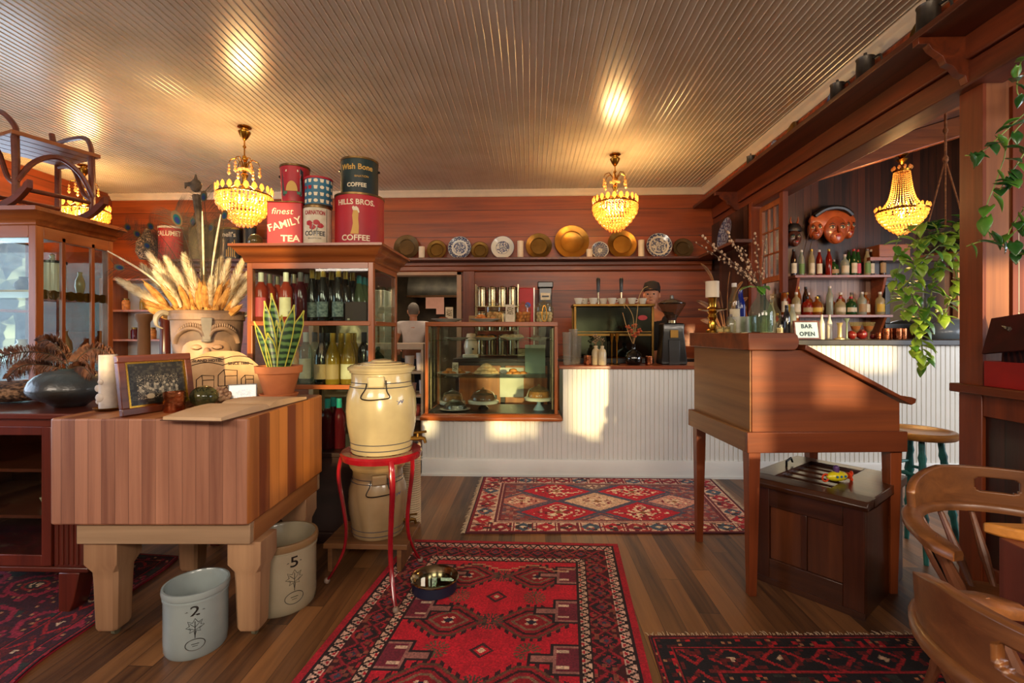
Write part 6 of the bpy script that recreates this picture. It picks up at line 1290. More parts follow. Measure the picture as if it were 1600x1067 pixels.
b = MB(); b.lathe([(.176, .385), (.181, .39), (.181, .425), (.178, .43)], 60, wob=lambda a, z: 1+.012*math.sin(30*a)); b.build('fluted_band', m_pot, t, smooth=0)
for s_ in (-1, 1): MB().tube(spl([(s_*.165, -.03, .42), (s_*.20, -.04, .43), (s_*.225, -.05, .40), (s_*.222, -.06, .355), (s_*.195, -.07, .335)], 5), [.012, .014, .016, .017, .017, .017, .017, .017, .016, .015, .014, .013, .012, .011, .010, .008, .007, .006, .005, .004, .003], 8).build('horn', mat('horn_cream', 'bcae96', '8a7c68', scale=9, rough=.4), t)
# pampas plumes, bunny tails and peacock feathers: every one its own thing
m_pam = mat('pampas', 'f4e6c6', 'dcc296', scale=30, rough=.95, bump=.4); m_pamo = mat('bunny_tail', 'd09a50', 'a86c2c', scale=30, rough=.95, bump=.3); m_stem = mat('dry_stem', '8a6a40', rough=.8)
def plume(base, tip, w, m, label, group, name='pampas_plume', nb=900, bend=(0, 0, -.05)):
    base = Vector(base); tip = Vector(tip); L_ = (tip-base).length; t = thing(name, label, 'dried grass', base, 0, group)
    d = tip-base; mid = d*.6+Vector((0, 0, .06*L_)); P = spl([(0, 0, 0), tuple(mid*.5), tuple(mid), tuple(d)], 8); MB().tube(P, [.0022]*len(P), 5).build('stem', m_stem, t)
    hb = MB(); rr = random.Random(int(abs(tip.x*1e4))); n = len(P); i0 = int(n*.45)
    core = P[i0:]; k = len(core); cw = .38 if nb > 500 else .8; hb.tube(core, [w*cw*math.sin(PI*min(.95, (i+.6)/k))**.55+.001 for i in range(k)], 7)
    for q in range(nb):
        f = rr.random(); i = min(k-2, int(f*(k-1))); p = core[i]; dr = (core[i+1]-core[i]).normalized(); o = Vector((rr.gauss(0, 1), rr.gauss(0, 1), rr.gauss(0, 1))); o = (o-dr*o.dot(dr)).normalized()
        ww = w*math.sin(PI*min(.95, f*.9+.08))**.6; e = p+dr*w*(1.3+.6*rr.random())+o*ww*1.15; s_ = dr.cross(o)*.0026; a = p+o*w*.25
        hb.add([a-s_, a+s_, e], [(0, 1, 2)])
    hb.build('plume', m, t, smooth=0); return t
bc = Vector((FX, FY, ZP+.42))
# plume tips read from the photograph, standing at the pot's distance
for i, (px, py, yy, w) in enumerate([(190, 440, 2.45, .024), (205, 452, 2.42, .022), (236, 402, 2.5, .026), (262, 408, 2.55, .024), (290, 405, 2.5, .026), (275, 425, 2.4, .022), (300, 430, 2.42, .024), (318, 420, 2.6, .02), (345, 408, 2.6, .022), (356, 412, 2.5, .022), (380, 408, 2.55, .022), (386, 430, 2.5, .022), (392, 440, 2.42, .022), (370, 436, 2.4, .022), (246, 430, 2.38, .022), (225, 418, 2.6, .024), (330, 440, 2.38, .02)]):
    tp = at(px, py, Y=yy+DY); b0 = bc+Vector(((tp.x-FX)*.22, (tp.y-FY)*.2, -.10)); plume(b0, tp, w*1.5, m_pam, 'cream pampas plume in the face pot, tip %s' % ['pointing farthest left', 'low at the left', 'high at the upper left', 'upright left of centre', 'upright near the middle', 'short and left of the middle', 'short and central', 'narrow and central at the back', 'upright right of centre', 'upright and just right of its neighbour', 'reaching up at the right', 'leaning right', 'farthest right', 'low at the right', 'short in front at the left', 'behind at the upper left', 'short in front at the right'][i], 'pampas plumes in the face pot')
rr = random.Random(5)
for i in range(40):
    px, py = rr.uniform(225, 378), rr.uniform(440, 484); tp = at(px, py, Y=rr.uniform(2.36, 2.5)+DY); b0 = bc+Vector(((tp.x-FX)*.4, -.05, -.06)); plume(b0, tp, .025, m_pamo, 'small golden bunny-tail grass among the pampas in the face pot', 'golden bunny-tail grasses in the face pot', 'bunny_tail_grass', 60)
m_fq = mat('quill', '3a2a1a', rough=.7); m_barb = mat('feather_barb', '4a3a24', '2e2a1c', scale=20, rough=.8); m_eye1 = mat('peacock_bronze', '5e4420', rough=.4, coat=.3); m_eye2 = mat('peacock_teal', '0c4648', rough=.3, coat=.4); m_eye3 = mat('peacock_blue', '142058', rough=.3, coat=.4)
def peacock(base, tip, s, label, bendv=(0, 0, .12)):
    base = Vector(base); d = Vector(tip)-base; t = thing('peacock_feather', label, 'feather', base, 0, 'peacock feathers in the face pot')
    P = spl([(0, 0, 0), tuple(d*.35+Vector(bendv)*.5), tuple(d*.7+Vector(bendv)*.6), tuple(d)], 8); MB().tube(P, [.003-.0016*i/len(P) for i in range(len(P))], 5).build('quill', m_fq, t)
    bb = MB(); n = len(P); r2 = random.Random(int(abs(d.x)*999))
    view = Vector((0, -1, 0))
    for q in range(170):
        f = .25+.75*q/170; i = min(n-2, int(f*(n-1))); p = P[i].lerp(P[i+1], f*(n-1)-i); dr = (P[i+1]-P[i]).normalized(); sd_ = dr.cross(view).normalized()*(1 if q % 2 else -1)
        L_ = s*(.55+.6*f)*(1.2-.5*max(0, f-.85)*6.6); e = p+sd_*L_+dr*L_*.9+Vector((0, r2.uniform(-.01, .01), r2.uniform(-.012, .004))); w = dr*.0011
        mdp = p.lerp(e, .5)+dr*L_*.08; bb.add([p-w, p+w, mdp+w, e, mdp-w], [(0, 1, 2, 3, 4)])
    bb.build('barbs', m_barb, t, smooth=0)
    dr = (P[-1]-P[-2]).normalized(); up = dr; rt = dr.cross(view).normalized(); c = P[-1]-dr*s*.35
    for k, (q, mm, nm) in enumerate(((.46, m_eye1, 'eye_ring'), (.30, m_eye2, 'eye_ring'), (.19, m_eye3, 'eye_spot'))):
        e = MB(); e.add([c+rt*s*q*.62*math.cos(a)+up*s*q*math.sin(a)-up*s*.1*k*.5+Vector((0, -.002-.002*k, 0)) for a in [2*PI*i/18 for i in range(18)]], [tuple(range(18))]); e.build(nm, mm, t, smooth=0)
for i, (px, py, yy, s) in enumerate([(272, 332, 2.45, .10), (210, 362, 2.7, .075), (232, 350, 2.7, .07), (196, 352, 2.75, .07), (318, 300, 2.6, .075), (352, 330, 2.6, .07), (225, 380, 2.6, .07), (180, 416, 2.4, .06), (300, 340, 2.7, .08), (330, 350, 2.7, .07)]):
    peacock(bc+Vector((.01*(i % 3), .03, -.08)), at(px, py, Y=yy+DY), s*1.2, 'peacock feather in the face pot, eye %s' % ['large and facing out above the red tin', 'second from the left', 'dark, above the woven gourd', 'at the far upper left', 'topmost near the ceiling', 'at the upper right by the chandelier', 'below the left pair', 'lowest, beside the display cabinet', 'brown, left of the tallest stem', 'right of the tallest stem'][i])
t = thing('driftwood_bird', 'weathered carved bird head on a stick rising from the face pot', 'ornament', bc, 0); q = at(306, 290, Y=2.62+DY)-bc
MB().tube(spl([(0, 0, -.1), tuple(q*.5), tuple(q*.92)], 6), [.012, .012, .012, .012, .014, .014, .016, .018, .018, .02, .024, .026, .03], 8).build('stick', mat('driftwood', '6a5844', '463828', scale=20, rough=.8, bump=.4), t)
b = MB(); b.ball(tuple(q+Vector((0, 0, .0))), (.04, .03, .045), 12); b.tube([tuple(q+Vector((-.01, 0, .01))), tuple(q+Vector((-.07, 0, .01))), tuple(q+Vector((-.075, 0, -.02)))], [.022, .014, .004], 8); b.tube([tuple(q+Vector((0, 0, .02))), tuple(q+Vector((.0, 0, .08)))], [.02, .003], 6); b.build('head', MATS['driftwood'], t)
# wisps
for i, (px, py) in enumerate([(168, 392), (316, 330), (345, 335)]):
    plume(bc+Vector((0, -.03, -.05)), at(px, py, Y=2.4+DY), .007, m_pam, ['long thin grass wisp reaching farthest left over the pampas', 'long straight pale stalk rising beside the tall feathers, left one', 'long straight pale stalk rising beside the tall feathers, right one'][i], 'long wisps in the face pot', 'grass_wisp', 20)
# candle
t = thing('carved_candle', 'tall pale carved pillar candle on a brass dish at the block corner', 'candle', (-1.905, 2.10, ZB), 0)
MB().lathe([(1e-5, 0), (.045, 0), (.056, .012), (.054, .014), (.048, .005), (1e-5, .005)], 28).build('brass_dish', m_brassd, t, smooth=50); MB().lathe([(1e-5, .006), (.034, .006), (.034, .25), (.028, .248), (1e-5, .238)], 28).build('wax', mat('relief_wax', 'c8bcb0', 'a89c98', scale=14, rough=.5, bump=.5), t, smooth=50)
b = MB()
for x, z, r in ((.01, .06, .02), (-.008, .10, .017), (.016, .13, .013), (-.012, .04, .012)): a = x/.034-.6; b.ball((.034*math.sin(a)+.0, -.034*math.cos(a), z), (r, .006, r), 12, m=None)
b.build('relief_flowers', MATS['relief_wax'], t)
# photograph frame
t = thing('picture_frame', 'gilt-edged wooden frame with an old black and white group photograph', 'picture frame', (-1.695, 1.93, ZB), 72); W_, H_ = .315, .255
L0 = RX(-9); m_frw = wood('frame_wood', '3a170c', '7a3c22', 'X', rough=.3, coat=.3)
for q in ((0, 0, W_, .03), (0, H_-.03, W_, H_), (0, .03, .03, H_-.03), (W_-.03, .03, W_, H_-.03)): MB().box(q[0], -.012, q[1], q[2], .012, q[3], m=L0).build('frame_bar', m_frw, t, bevel=.003)
for q in ((.03, .03, W_-.03, .038), (.03, H_-.038, W_-.03, H_-.03), (.03, .038, .038, H_-.038), (W_-.038, .038, W_-.03, H_-.038)): MB().box(q[0], -.009, q[1], q[2], .006, q[3], m=L0).build('gilt_slip', m_gold, t)
rs = np.random.RandomState(8); n1 = np.kron(rs.rand(18, 24), np.ones((5, 5))); n2 = rs.rand(90, 120); yy, xx = np.mgrid[0:90, 0:120]; g = .10+.22*(n1 > .6)*n2+.5*((n2 > .8) & (yy > 25) & (yy < 78) & (np.abs(xx-60) < 45))
for k in range(16):
    cx, cy = 22+k*5.2, 52+8*math.sin(k*1.7); g = np.where(np.hypot(xx-cx, yy-cy) < 3, .72, g); g = np.where((np.abs(xx-cx) < 3) & (yy > cy+3) & (yy < cy+12), .38+.25*(k % 3 == 0), g)
g = np.where(np.hypot((xx-42)/1.4, yy-72) < 6, .75, g); ph = np.stack([g*1.0, g*.93, g*.78], -1); Lm = np.array(L0)
def fnp(U, V):
    x = .038+(W_-.076)*U; z = H_-.038-(H_-.076)*V; P = np.stack([x, np.full_like(x, -.004), z], -1) @ Lm[:3, :3].T; return P[..., 0], P[..., 1], P[..., 2]
paint_mesh('photograph', np.clip(ph, 0, 1), fnp, painted('photo_paper', .35, .4), t)
MB().box(W_*.45, .014, 0, W_*.55, .018, .2, m=T(0, .075, 0) @ RX(14) ).build('easel_back', m_blk, t)
votive('hammered copper votive cup in front of the framed photograph', -1.575, 2.07, ZB, .043, .088)
t = thing('glass_float', 'green glass ball beside the copper votive on the block', 'glass ball', (-1.515, 2.18, ZB), 0); MB().ball((0, 0, .052), (.06, .06, .052), 28).build('ball', glass('green_float', 'b8c4a8', opac=.12, thick='5a6a4a'), t, smooth=60)
# slab plaque
t = thing('wood_slab_plaque', 'round-topped bark-edged wood slab with a burnt drawing of houses and a banner', 'plaque', (-1.675, 2.555, ZB), 32)
sl = [(-.2, .0), (.2, .0)]+[(.205*math.cos(a)*(1+.03*math.sin(5*a)), .07+.19*math.sin(a)*(1+.02*math.sin(7*a))) for a in [PI*i/24 for i in range(25)]]
LM = RX(-14); b = MB(); b.prism(sl, 0, .022, 'Y', 0, LM); o = b.build('slab', [mat('slab_face', 'c8a070', 'a87c4c', scale=7, rough=.6), mat('bark_edge', '4a2e1a', '2a1a10', scale=30, rough=.9, bump=.6)], t)
for p in o.data.polygons: p.material_index = 0 if abs((LM.inverted().to_3x3() @ p.normal).y) > .7 else 1
m_burn = mat('burnt_line', '2a160c', rough=.8); b = MB()
def bl(pts, r=.0022): b.tube([tuple(LM @ Vector((x, -.001, z))) for x, z in pts], r, 4)
for x0, z0, w_, h_ in ((-.12, .055, .08, .045), (-.02, .06, .09, .06), (.09, .055, .06, .04)):
    bl([(x0, z0), (x0, z0+h_), (x0+w_*.3, z0+h_*1.5), (x0+w_, z0+h_*1.4), (x0+w_, z0), (x0, z0)]); bl([(x0+w_*.3, z0+h_*1.5), (x0+w_*.35, z0+h_*.9), (x0+w_, z0+h_*.9)]); bl([(x0+w_*.35, z0), (x0+w_*.35, z0+h_*.9)])
for k in range(12): x = -.16+.028*k; bl([(x, .04), (x+.01, .055), (x+.02, .035)], .004)
bl([(-.15+.3*i/14, .175+.018*math.sin(PI*i/14*2)*(1 if i < 7 else -1)) for i in range(15)]); bl([(-.15+.3*i/14, .208+.018*math.sin(PI*i/14*2)*(1 if i < 7 else -1)) for i in range(15)])
b.build('burnt_drawing', m_burn, t)
for s, x, ry in (('ISLAND HOTEL', -.072, 0), ('SINCE 1888', .076, 0)): 
    o = text('banner_lettering', s, .021, m_burn, t, tuple(LM @ Vector((x, -.004, .192+(.010 if x < 0 else -.010)))), (90-14, ry, 0), bold=.0003)
t = thing('tile_picture', 'small blue and white landscape tile in a thin black frame on the block', 'picture', (-1.58, 2.455, ZB), 30); MB().box(0, 0, 0, .135, .008, .078, m=RX(-12)).build('frame', m_blk, t, bevel=.001)
rs = np.random.RandomState(4); a = np.zeros((26, 44, 3)); a[:] = hexc('c8ccb8'); n2 = rs.rand(26, 44); yy, xx = np.mgrid[0:26, 0:44]; m_ = (np.hypot((xx-25)/2.2, yy-15) < 6.5) & (n2 > .3); a[m_] = hexc('3a6a8a'); a[(yy > 20) & (n2 > .5)] = hexc('6a94a8'); Lm2 = np.array(RX(-12))
def fnt(U, V):
    x = .006+.123*U; z = .072-.066*V; P = np.stack([x, np.full_like(x, -.0015), z], -1) @ Lm2[:3, :3].T; return P[..., 0], P[..., 1], P[..., 2]
paint_mesh('tile', a, fnt, painted('china_glaze', .2, .5), t)
# coral cluster
t = thing('coral_cluster', 'knobbly beige coral cluster behind the open book', 'coral', (-1.57, 2.355, ZB), 0); b = MB(); rr = random.Random(9)
for k in range(60): a = rr.uniform(0, 6.28); e = rr.uniform(.1, 1.45); r = .05; b.ball((r*1.3*math.cos(a)*math.cos(e), r*math.sin(a)*math.cos(e), .012+r*1.1*math.sin(e)), rr.uniform(.008, .014), 7)
b.ball((0, 0, .03), (.05, .04, .035), 12); b.build('coral', mat('coral_beige', 'c8a07c', '8a6248', scale=40, rough=.8, bump=.3), t, smooth=60)
# open ledger
m_page = mat('ledger_page', 'd8b894', 'c8a47c', scale=5, rough=.8); t = thing('open_book', 'large open ledger lying flat along the edge of the block', 'book', (-1.315, 2.165, ZB), 86)
def leaf_mb(s):
    b = MB(); n = 12; vs = []
    for i in range(n+1):
        x = .315*i/n; z = .022*math.sin(PI*min(1, (i/n+.001))**.5*.93)+.004
        vs += [(s*x, -.125, .003), (s*x, .125, .003), (s*x, .125, z+.006), (s*x, -.125, z+.006)]
    fs = [(i*4+j, i*4+(j+1) % 4, (i+1)*4+(j+1) % 4, (i+1)*4+j) for i in range(n) for j in range(4)]+[(0, 1, 2, 3), (n*4, n*4+1, n*4+2, n*4+3)]; b.add(vs, fs); return b
for s_ in (-1, 1): leaf_mb(s_).build('pages', m_page, t, smooth=50)
b = MB(); b.box(-.322, -.132, 0, .322, .132, .003); b.build('cover', mat('ledger_cover', '5a3a26', rough=.7), t); b = MB()
for s_ in (-1, 1):
    for k in range(14): pass
# snake plant
t = thing('snake_plant', 'snake plant with yellow-edged leaves in a terracotta pot on the block', 'potted plant', (-1.355, 2.545, ZB), 0)
m_tc = mat('terracotta', 'c87a48', 'b0643a', scale=6, rough=.7); MB().lathe([(1e-5, 0), (.088, 0), (.098, .022), (.094, .024), (.08, .01), (1e-5, .01)], 32).build('saucer', m_tc, t, smooth=40); MB().lathe([(1e-5, .011), (.07, .011), (.105, .135), (.116, .135), (.12, .172), (.108, .172), (.102, .14), (1e-5, .135)], 36).build('pot', m_tc, t, smooth=35); MB().cyl(.102, .148, .155, 20).build('soil', mat('soil', '2a1c12', rough=.95), t)
m_sv, nt_, b_ = newmat('snake_leaf'); tc = nt_.nodes.new('ShaderNodeTexCoord'); sp = nt_.nodes.new('ShaderNodeSeparateXYZ'); nt_.links.new(tc.outputs['Object'], sp.inputs[0])
wv = nt_.nodes.new('ShaderNodeTexWave'); wv.bands_direction = 'Z'; wv.inputs['Scale'].default_value = 9; wv.inputs['Distortion'].default_value = 6; wv.inputs['Detail'].default_value = 3; nt_.links.new(tc.outputs['Object'], wv.inputs['Vector'])
nt_.links.new(_ramp(nt_, wv.outputs['Fac'], [(.2, H('16331a')), (.8, H('5f8440'))]), b_.inputs['Base Color']); b_.inputs['Roughness'].default_value = .35
m_edge = mat('leaf_edge_yellow', 'c8c04a', rough=.4)
for i, (px, py, rz, w) in enumerate([(397, 502, -30, .034), (413, 470, 10, .03), (424, 458, 0, .036), (460, 476, 30, .032), (475, 485, 40, .036), (432, 500, -10, .036), (418, 520, 20, .03), (448, 510, -20, .028), (440, 492, 5, .03)]):
    tip = at(px, py, Y=2.52+.03*(i % 3))-t.location; base = Vector((tip.x*.25, (i % 3-1)*.03, .15)); n = 12; lf = MB(); ed = MB(); ax_ = (tip-base); sdv = Vector((math.cos(math.radians(rz)), math.sin(math.radians(rz)), 0))
    vs = []; L1 = []; L2 = []
    for k in range(n+1):
        q = k/n; c = base+ax_*q+Vector((ax_.x*.25*(q*q-q), 0, 0)); ww = w*(.55+.9*q-1.35*q**3 if q < .999 else .02); ww = max(.001, ww*(1 if q < .8 else (1-q)/.2*.9+.1)); tw = sdv
        vs += [c-tw*ww, c+Vector((0, .006, 0)), c+tw*ww]; L1.append(c-tw*ww); L2.append(c+tw*ww)
    lf.add(vs, [(k*3+j, k*3+j+1, (k+1)*3+j+1, (k+1)*3+j) for k in range(n) for j in (0, 1)]); o = lf.build('leaf', m_sv, t, solid=.003, smooth=60)
    ed.tube(L1, .0032, 5); ed.tube(L2, .0032, 5); e = ed.build('leaf_margin', m_edge, o)

# ================================================ LOWER DISPLAY CABINET (far left)
m_mah = wood('mahogany', '2e0e08', '6e2a1a', 'Z', rough=.3, grain=.9, coat=.4); m_mahx = wood('mahogany_rail', '2e0e08', '74301c', 'X', rough=.28, grain=.9, coat=.5)
t = thing('low_display_cabinet', 'low mahogany cabinet with a glass door showing model ships, left of the block', 'cabinet', (-3.05, 2.14, 0), 0); w_, d_ = .99, .58; cx = w_
MB().prism([(-.02, -.03), (w_+.03, -.03), (w_+.03, .50), (w_-.02, d_), (-.02, d_)], .905, .93, 'Z').build('top', m_mahx, t, bevel=.005)
bxs('side_panel', [(w_-.02, .02, .205, w_, d_, .905), (0, .02, .205, .02, d_, .905)], m_mah, t); MB().box(0.02, d_-.02, .205, w_-.02, d_, .905).build('back_panel', m_mah, t); MB().box(0, 0, .19, w_+.02, d_, .215).build('bottom_moulding', m_mahx, t, bevel=.006); MB().box(0, .0, .865, w_, .03, .905).build('top_rail', m_mahx, t, bevel=.003)
for k in range(6): MB().cyl(.011, .225, .86, 10, m=T(w_-.135+k*.024, .012, 0)).build('flute', m_mah, t)
MB().box(w_-.15, .012, .215, w_, .03, .865).build('pilaster', m_mah, t)
dr = MB(); dr.box(w_-.60, 0, .22, w_-.555, .022, .865); dr.box(w_-.20, 0, .22, w_-.155, .022, .865); dr.box(w_-.555, 0, .22, w_-.20, .022, .27); dr.box(w_-.555, 0, .825, w_-.20, .022, .865); d_o = dr.build('door_frame', m_mah, t, bevel=.003); MB().box(w_-.555, .008, .27, w_-.20, .012, .825).build('pane', m_gl, d_o)
MB().box(0, .0, .22, w_-.605, .022, .865).build('left_panel', m_mah, t)
for z in (.42, .64): MB().box(.02, .05, z, w_-.02, d_-.02, z+.015).build('shelf', m_mahx, t)
for x in (.02, w_-.12): MB().prism([(0, 0), (.05, 0), (.07, .05), (.1, .19), (0, .19)], .0, .09, 'Y', 0, T(x, 0, 0)).build('foot', m_mah, t, bevel=.004)
m_hull = mat('hull_paint', 'a8a08c', rough=.5); m_mast = mat('mast_wood', '8a5c34', rough=.6); m_sail = mat('rigging', '6a4c34', rough=.8)
for i, (x, z, hc, la) in enumerate(((w_-.29, .656, mat('hull_green', '2a5a5a', rough=.5), 'green model ship on the top shelf of the low cabinet'), (w_-.31, .436, m_hull, 'white-hulled model ship on the middle shelf of the low cabinet'), (w_-.27, .216, m_mast, 'brown model ship on the floor of the low cabinet'))):
    s_ = thing('model_ship', la, 'model ship', (-3.05+x, 2.14+.2, z), 10); MB().prism([(-.09, .04), (-.075, .012), (.08, .012), (.115, .045), (.08, .038), (-.06, .035)], -.016, .016, 'Y').build('hull', hc, s_, bevel=.005); bxs('stand', [(-.05, -.02, 0, -.04, .02, .014), (.05, -.02, 0, .06, .02, .014)], m_mast, s_)
    for mx, hh in ((-.04, .13), (.02, .16), (.07, .11)): mm = MB().tube([(mx, 0, .03), (mx, 0, hh)], .0022, 5).build('mast', m_mast, s_); g_ = MB(); g_.tube([(mx, 0, hh), (mx-.045, .01, .04)], .0008, 4); g_.tube([(mx, 0, hh), (mx+.04, -.01, .04)], .0008, 4); g_.tube([(mx-.02, 0, hh*.75), (mx+.02, 0, hh*.75)], .0016, 4); g_.build('rigging', m_sail, mm)
    MB().tube([(.10, 0, .045), (.15, 0, .065)], .002, 5).build('bowsprit', m_mast, s_)
# squat vase with plumes
m_bv = mat('ridged_blue_vase', '4a5a64', '2a2622', scale=3, rough=.35, coat=.3, bump=.2, bscale=60); VX, VY, VZ = -2.31, 2.33, .931
t = thing('squat_vase', 'squat dark ridged vase holding brown ostrich plumes on the low cabinet', 'vase', (VX, VY, VZ), 0); pf = [(1e-5, 0), (.06, 0)]+[(.06+.105*math.sin(PI*.5*q/7)+.0015*(q % 2), .01+.075*q/7) for q in range(1, 8)]+[(.165*math.cos(PI*.5*q/10)**.7*.99+.001+.0015*(q % 2), .085+.10*math.sin(PI*.5*q/10)) for q in range(1, 9)]+[(.045, .185), (.05, .19), (.035, .185)]
MB().lathe(pf, 40).build('body', m_bv, t, smooth=60)
m_os = mat('ostrich_brown', '7a4a2c', '3e2216', scale=25, rough=.7)
def ostrich(P, w, label):
    P = spl(P, 8); o = P[0]; Q = [p-o for p in P]; t = thing('ostrich_plume', label, 'feather', o, 0, 'ostrich plumes in the squat vase'); MB().tube(Q, [.003]*len(Q), 5).build('quill', m_fq, t); bb = MB(); rr = random.Random(len(label)); n = len(Q)
    for q in range(520):
        f = .15+.85*rr.random(); i = min(n-2, int(f*(n-1))); p = Q[i].lerp(Q[i+1], f*(n-1)-i); dr = (Q[i+1]-Q[i]).normalized(); sd_ = dr.cross(Vector((rr.uniform(-.5, .5), -1, rr.uniform(-.5, .5)))).normalized()*(1 if q % 2 else -1)
        L_ = w*rr.uniform(.6, 1.05)*math.sin(PI*min(.93, f*.85+.1))**.5; m1 = p+sd_*L_*.6+dr*L_*.25; e = m1+sd_*L_*.25+Vector((0, 0, -L_*.55)); v = dr*.0012
        bb.add([p-v, p+v, m1+v, e, m1-v], [(0, 1, 2, 3, 4)])
    bb.build('barbs', m_os, t, smooth=0)
V0 = Vector((VX, VY, VZ+.18))
for P, w, la in (([(0, 0, 0), (-.08, -.02, .08), (-.22, -.06, .09), (-.36, -.08, .03), (-.42, -.09, -.05)], .07, 'brown ostrich plume arching farthest left out of the squat vase'), ([(0, 0, 0), (-.04, 0, .09), (-.11, .0, .15), (-.17, 0, .14)], .065, 'brown ostrich plume rising highest out of the squat vase'), ([(0, 0, 0), (.05, 0, .07), (.12, 0, .11), (.19, 0, .09), (.23, 0, .05)], .06, 'brown ostrich plume arching right out of the squat vase'), ([(0, 0, 0), (-.06, -.06, .03), (-.14, -.1, .03), (-.2, -.12, -.03)], .05, 'low brown ostrich plume drooping over the front of the squat vase'), ([(0, 0, 0), (.06, -.03, .02), (.12, -.05, .02), (.16, -.05, -.02)], .05, 'low brown ostrich plume behind the carved candle')): ostrich([tuple(V0+Vector(p)) for p in P], w, la)
t = thing('fur_cushion', 'brown shaggy cushion at the left edge on the low cabinet', 'cushion', (-2.80, 2.48, .931), 0); MB().ball((0, 0, .055), (.26, .17, .055), 36).build('cover', mat('fur_brown', '9a7658', '3e2a1e', scale=50, rough=.95, bump=1, bscale=70, lo=.4, hi=.6), t, smooth=60)

# ================================================ TALL GLASS CURIO CABINET (left)
t = thing('glass_curio_cabinet', 'tall orange-brown glass curio cabinet at the left, a rocking chair on its top', 'cabinet', (-4.05, 2.90, 0), 0); w_, d_ = .95, .56
MB().box(0, 0, 0, w_, d_, .70).build('base', m_cab, t, bevel=.004)
bxs('corner_post', [(w_-.05, 0, .7, w_, .05, 1.98), (w_-.05, d_-.04, .7, w_, d_, 1.98), (0, 0, .7, .04, .04, 1.98), (0, d_-.04, .7, .04, d_, 1.98)], m_cab, t, .004)
bxs('side_bar', [(w_-.02, .17, .74, w_, .195, 1.93), (w_-.02, .385, .74, w_, .41, 1.93)], m_cab, t, .002)
bxs('front_rail', [(.04, 0, .70, w_-.05, .03, .76), (.04, 0, 1.90, w_-.05, .03, 1.98)], m_cabx, t, .003); bxs('side_rail', [(w_-.03, .05, .70, w_, d_-.04, .76), (w_-.03, .05, 1.90, w_, d_-.04, 1.98)], m_caby, t, .003)
MB().box(w_-.52, -.004, .74, w_-.47, .02, 1.92).build('door_stile', m_cab, t, bevel=.003)
cornice(w_, d_, [(0, 1.975), (.012, 1.985), (.02, 2.01), (.035, 2.02), (.045, 2.05), (.06, 2.06), (.062, 2.085), (0, 2.085)]).build('cornice', m_cabx, t, smooth=50)
MB().box(w_-.012, .05, .76, w_-.008, d_-.04, 1.90).build('side_pane', m_gl, t); MB().box(.04, .012, .76, w_-.05, .016, 1.90).build('front_pane', m_gl, t); MB().box(.04, d_-.012, .76, w_-.05, d_-.008, 1.90).build('back_pane', m_gl, t)
for z in (1.10, 1.56): MB().prism([(.03, .03), (w_-.03, .03)]+[(w_-.03+.0*k, .03) for k in ()]+[(w_-.03, d_-.03), (.03, d_-.03)], z, z+.014, 'Z').build('glass_shelf' if z < 1.5 else 'scalloped_shelf', m_shg if z < 1.5 else m_brassd, t)
b = MB()
for k in range(8): b.cyl(.032, 0, .012, 14, m=T(w_-.035, .08+.06*k, 1.548) @ RY(90))
b.build('shelf_scallops', m_brassd, t)
Xc = -4.05+w_
o = thing('white_canister', 'white cylinder canister with small chess-like knobs on the curio top shelf', 'canister', (Xc-.17, 3.17, 1.575), 0); MB().cyl(.07, 0, .20, 28).build('drum', m_chinaw, o); MB().cyl(.078, .2, .215, 28).build('lid', m_blk, o); b = MB(); b.lathe([(1e-5, .215), (.02, .216), (.012, .24), (.018, .255), (1e-5, .27)], 14); b.build('knob', m_chinaw, o)
for i, (x, y, z, r, h, mm, la) in enumerate([(.12, 3.32, 1.575, .03, .16, m_stone, 'tall narrow cream vase on the curio top shelf'), (.30, 3.1, 1.575, .05, .1, m_potb, 'blue bowl on the curio top shelf'), (.12, 3.1, 1.115, .04, .12, m_brassd, 'brass pot on the curio middle shelf'), (.22, 3.3, 1.115, .05, .2, m_potf, 'pinkish clay vase on the curio middle shelf'), (.42, 3.2, 1.115, .06, .14, m_chinaw, 'white china bowl on the curio middle shelf'), (.12, 3.2, .762, .06, .12, m_bun, 'brown ceramic jar on the curio floor'), (.3, 3.1, .762, .05, .18, m_chinaw, 'white ewer on the curio floor')]):
    o = thing('curio_vase', la, 'vase', (Xc-x, y, z), 0); MB().lathe([(1e-5, 0), (r*.6, 0), (r, h*.35), (r*.9, h*.6), (r*.4, h*.85), (r*.5, h), (r*.35, h*.95)], 20).build('body', mm, o, smooth=60)
